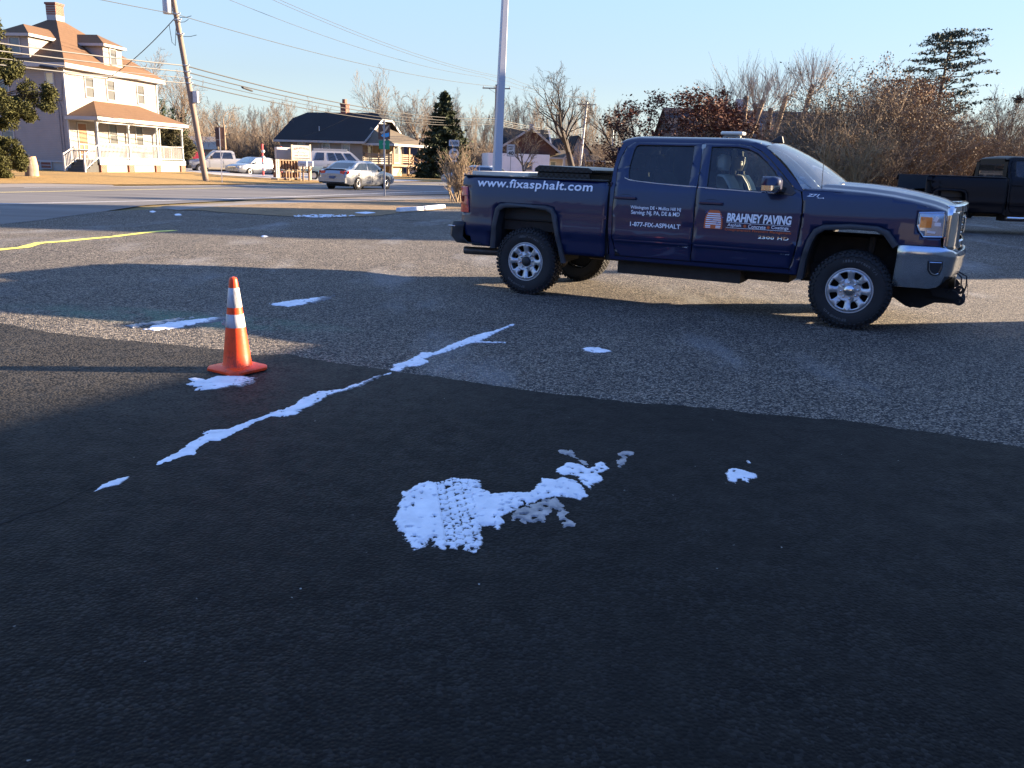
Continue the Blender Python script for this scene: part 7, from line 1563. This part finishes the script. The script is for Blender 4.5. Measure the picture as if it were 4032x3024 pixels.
for i, (u, Y, h_) in enumerate([(2640, 50, .60), (2740, 49, .62), (2840, 50, .58), (2930, 49, .52), (3010, 48, .55), (3090, 50, .68), (3150, 49, .88), (3210, 50, .98), (3250, 51, 1.08), (3330, 47, 1.05), (3330, 53, 1.22), (3410, 49, 1.16), (3450, 51, 1.2), (3500, 52, 1.18), (3550, 47, 1.02), (3560, 54, 1.1), (3610, 52, 1.0), (3640, 50, .92), (3720, 48, .80), (3790, 52, .74), (3870, 50, .70), (3950, 53, .74), (4040, 50, .78), (3130, 45, .6), (3230, 43, .72), (3330, 42, .66), (3440, 43, .70), (3540, 44, .66), (3640, 45, .6), (3200, 46, .8), (3380, 45, .9), (3490, 46, .95), (3590, 48, .85)]):
    p = S(u, 660, Y); shrub(i % 3, (p.x, p.y, terr(p.x, p.y) - .1), rg.uniform(0, 6.28), (h_ * rg.uniform(.95, 1.25), h_ * rg.uniform(.95, 1.25), h_), 'tall brown bare shrub in the dense thicket behind the hood of the blue truck', 'shrubs of the right thicket')
# golden stems lit in front of it
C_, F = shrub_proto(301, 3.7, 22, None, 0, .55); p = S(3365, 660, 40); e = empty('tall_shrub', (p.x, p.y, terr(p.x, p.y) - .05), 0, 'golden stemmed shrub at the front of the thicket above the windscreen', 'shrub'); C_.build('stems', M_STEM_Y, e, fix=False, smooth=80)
C_, F = shrub_proto(302, 2.3, 22, None, 0, .34, .005); p = G(1800, 796); e = empty('bare_shrub', (p.x, p.y, 0), 0, 'thin stemmed tan shrub in front of the south 47 sign', 'shrub'); C_.build('stems', mat('stem_tan', (.25, .185, .115), .9, var=.3), e, fix=False, smooth=80); e.scale = (.8, .8, 1)
single(79, 'bare_tree', 'many branched bare tree above the black pickup', 3905, 60, 7.6, .16, M_BARK_D, M_BARK_G, levels=4, kids=(13, 7, 5, 4), ang=(.75, .5, .5, .6), ratio=(.62, .55, .5, .5), up=.1, wob=.08, start=.12, trunk_len=.9, rmin=.012)
rg = random.Random(5); p = S(3905, 660, 60); ne = empty('squirrel_nest', (p.x + 1.0, p.y, 0), 0, 'dark ball of leaves high in the bare tree above the black pickup', 'nest'); tufts([(V((0, 0, 6.9)), None, 0)], rg, 160, .10, .14).build('leaf_ball', M_BARK_D, ne, fix=False)
# --- conifers
def conifer(name, label, u, Y, h, rad, layers, m_f, seed, droop=.25, lay=1.0, base=.04, tuft=.16, per=5, trunk=.22, z0=0, topw=.0, cat='tree', dens=1.0):
    rg = random.Random(seed); T = MB(); C_ = MB(); F = MB(); qtube(T, [V((0, 0, -.2)), V((.05, 0, h * .5)), V((0, 0, h))], [trunk, trunk * .6, .03], 8)
    for k in range(layers):
        t = base + (1 - base) * (k / layers) ** 1.0; z_ = h * t; R_l = rad * (1 - t) ** .8 + topw; nb = int((7 + 10 * (1 - t)) * dens)
        for j in range(nb):
            a = rg.uniform(0, 6.28); L = R_l * rg.uniform(.7, 1.15); d = V((math.cos(a), math.sin(a), -droop + .25 * t)); p0 = V((0, 0, z_ + rg.uniform(-.2, .2))); p1 = p0 + d * L * .6; p2 = p1 + V((d.x, d.y, .12)) * L * .4
            qtube(C_, [p0, p1, p2], [.04, .025, .01], 3); n = max(3, int(L / .28))
            pts = [(p0.lerp(p1, q / n * 1.6) if q / n < .6 else p1.lerp(p2, (q / n - .6) / .4)) for q in range(1, n + 1)]
            tufts([(q_, None, 0) for q_ in pts], rg, per, tuft, .13 + .1 * L / rad, .6 * lay, m=F, elong=1.3)
    p = S(u, 640, Y); return tree_obj(name, label, cat, T, C_, M_BARK_D, M_BARK_D, (p.x, p.y, z0), 0, 1, None, F, m_f)
conifer('spruce', 'dark green conical spruce between the bungalow and the route marker', 1748, 88, 8.3, 3.3, 22, M_NEEDLE, 81, droop=.35, per=9, tuft=.19)
# pine with flat layers
rg = random.Random(82); T = MB(); C_ = MB(); F = MB(); hp = 16.8; qtube(T, [V((-.4, 0, -.2)), V((0, 0, 6)), V((.35, 0, 11)), V((.7, 0, hp))], [.38, .30, .2, .05], 8)
lay = [(6.3, 4.6, 5), (7.2, 4.2, 5), (8.2, 5.0, 6), (9.2, 5.2, 6), (10.2, 4.2, 5), (11.2, 3.8, 5), (12.2, 5.2, 6), (13.2, 5.0, 6), (14.1, 4.0, 6), (15.0, 4.2, 6), (15.8, 3.4, 6), (16.5, 2.4, 7)]
for z_, L0, nb in lay:
    for j in range(nb):
        a = j * 6.283 / nb + rg.uniform(-.5, .5) + z_; L = L0 * rg.uniform(.55, 1.1); c0 = V((.05 * z_ * .8, 0, z_)); rise = rg.uniform(.0, .35) if math.cos(a) > 0 else rg.uniform(-.12, .12); d = V((math.cos(a), math.sin(a), rise)); pts = [c0 + d * L * q / 5 + V((0, 0, rg.gauss(0, .12))) for q in range(6)]; qtube(C_, pts, [.09, .07, .055, .04, .03, .02], 4)
        for q in range(2, 6):
            for w_ in range(3):
                s_ = pts[q] + V((rg.gauss(0, .1), rg.gauss(0, .1), 0)); e_ = s_ + V((d.x * .5 + rg.gauss(0, .5), d.y * .5 + rg.gauss(0, .5), rg.uniform(0, .25))) * 1.0; qtube(C_, [s_, e_], [.02, .01], 3)
                tufts([(s_.lerp(e_, .6), None, 0), (e_, None, 0)], rg, 4, .15, .24, .22, m=F, elong=1.3)
p = S(3650, 640, 88); tree_obj('pine_tree', 'tall pine with flat layered branches rising over the thicket', 'tree', T, C_, M_BARK_D, M_BARK_D, (p.x, p.y, 0), 0, (.86, .86, .9), None, F, M_PINE)
conifer('small_pine', 'lower dark pine left of the tall layered pine', 3590, 92, 10.2, 3.4, 9, M_PINE, 83, droop=-.05, lay=.5, per=7, tuft=.2, base=.45, dens=.6)
# evergreens at the left edge of the picture
def bush(name, label, loc, rx, ry, rzz, m_f, seed, n=2600, size=.10, cat='shrub', lumps=26, trunk=True, gap=.0, zt=0, lr=(.16, .34), ox=0):
    rg = random.Random(seed); C_ = MB(); F = MB(); T = MB()
    if trunk: qtube(T, [V((0, 0, -zt - .2)), V((.1, 0, rzz))], [.16, .06], 7)
    cs = []
    for k in range(lumps):
        d = V((rg.gauss(0, 1), rg.gauss(0, 1), rg.gauss(0, 1))).normalized(); q = V((ox + d.x * rx * rg.uniform(.45, 1.08), d.y * ry * rg.uniform(.45, 1), rzz + d.z * rzz * rg.uniform(.4, .98))); cs.append((q, rg.uniform(*lr) * (rx + rzz) / 2)); qtube(C_, [V((0, 0, rzz * .5)), q * .5 + V((0, 0, rzz * .35)), q], [.05, .03, .012], 3)
    tp_ = []
    for k in range(n):
        q, r_ = cs[rg.randrange(len(cs))]; d = V((rg.gauss(0, 1), rg.gauss(0, 1), rg.gauss(0, 1))).normalized(); tp_.append((q + d * r_ * rg.uniform(.55, 1.05), None, 0))
    tufts(tp_, rg, 4, size, size * .9, m=F, elong=1.25); return tree_obj(name, label, cat, T, C_, M_BARK_D, M_BARK_D, loc, 0, 1, None, F, m_f)
p = S(35, 470, 42); bush('cedar_tree', 'large dark green cedar reaching in from the left edge before the cream house', (p.x - 2.3, p.y, 2.45), 2.35, 1.7, 1.62, M_CEDAR, 91, 12000, .052, 'tree', 80, zt=2.6, lr=(.06, .22), ox=1.95)
e_ = bpy.context.scene.objects[-1]
p = S(60, 640, 44); bush('evergreen_bush', 'dark green bush at the left edge below the cedar', (p.x - .8, p.y, .05), 1.85, 1.3, 1.02, M_CEDAR, 92, 6500, .052, 'shrub', 26)
p = S(5, 170, 43); bush('cedar_tree', 'upper cedar tip at the left edge in front of the dormer', (p.x - .55, p.y, 4.1), .9, .8, 1.6, M_CEDAR, 93, 1500, .07, 'tree', 16)
p = S(712, 640, 74); bush('thuja', 'bushy brown green evergreen right of the cream house porch', (p.x - .3, p.y, 0), 1.3, 1.3, 2.0, M_THUJA, 94, 3600, .09, 'shrub', 34)
p = S(672, 640, 79); bush('thuja', 'second brown green evergreen behind the porch railing', (p.x, p.y, 0), 1.7, 1.3, 1.9, M_THUJA, 95, 3000, .10, 'shrub', 30)
# --- evergreens beyond the right edge beside the buildings there
for k, (x, y, h_, r_, lab) in enumerate(((25.5, 20.2, 5.0, 1.5, 'first'), (29.0, 31.5, 8.0, 2.0, 'second'), (34, 44.5, 11.0, 2.4, 'third'), (41, 45, 10.5, 2.4, 'fourth'))):
    rg = random.Random(400 + k); T = MB(); F = MB(); C_ = MB(); qtube(T, [V((0, 0, -.2)), V((0, 0, h_))], [.2, .04], 6); tp_ = []
    for q in range(1500):
        t = rg.random() ** 1.3; a = rg.uniform(0, 6.28); rr__ = r_ * (1 - t) ** .7 * rg.uniform(.5, 1.05); tp_.append((V((math.cos(a) * rr__, math.sin(a) * rr__, .3 + t * h_)), None, 0))
    tufts(tp_, rg, 4, .26, .2, m=F); tree_obj('evergreen_tree', f'{lab} dark evergreen in a row beyond the right edge of the lot', 'tree', T, C_, M_BARK_D, M_BARK_D, (x, y, 0), 0, 1, None, F, M_NEEDLE)
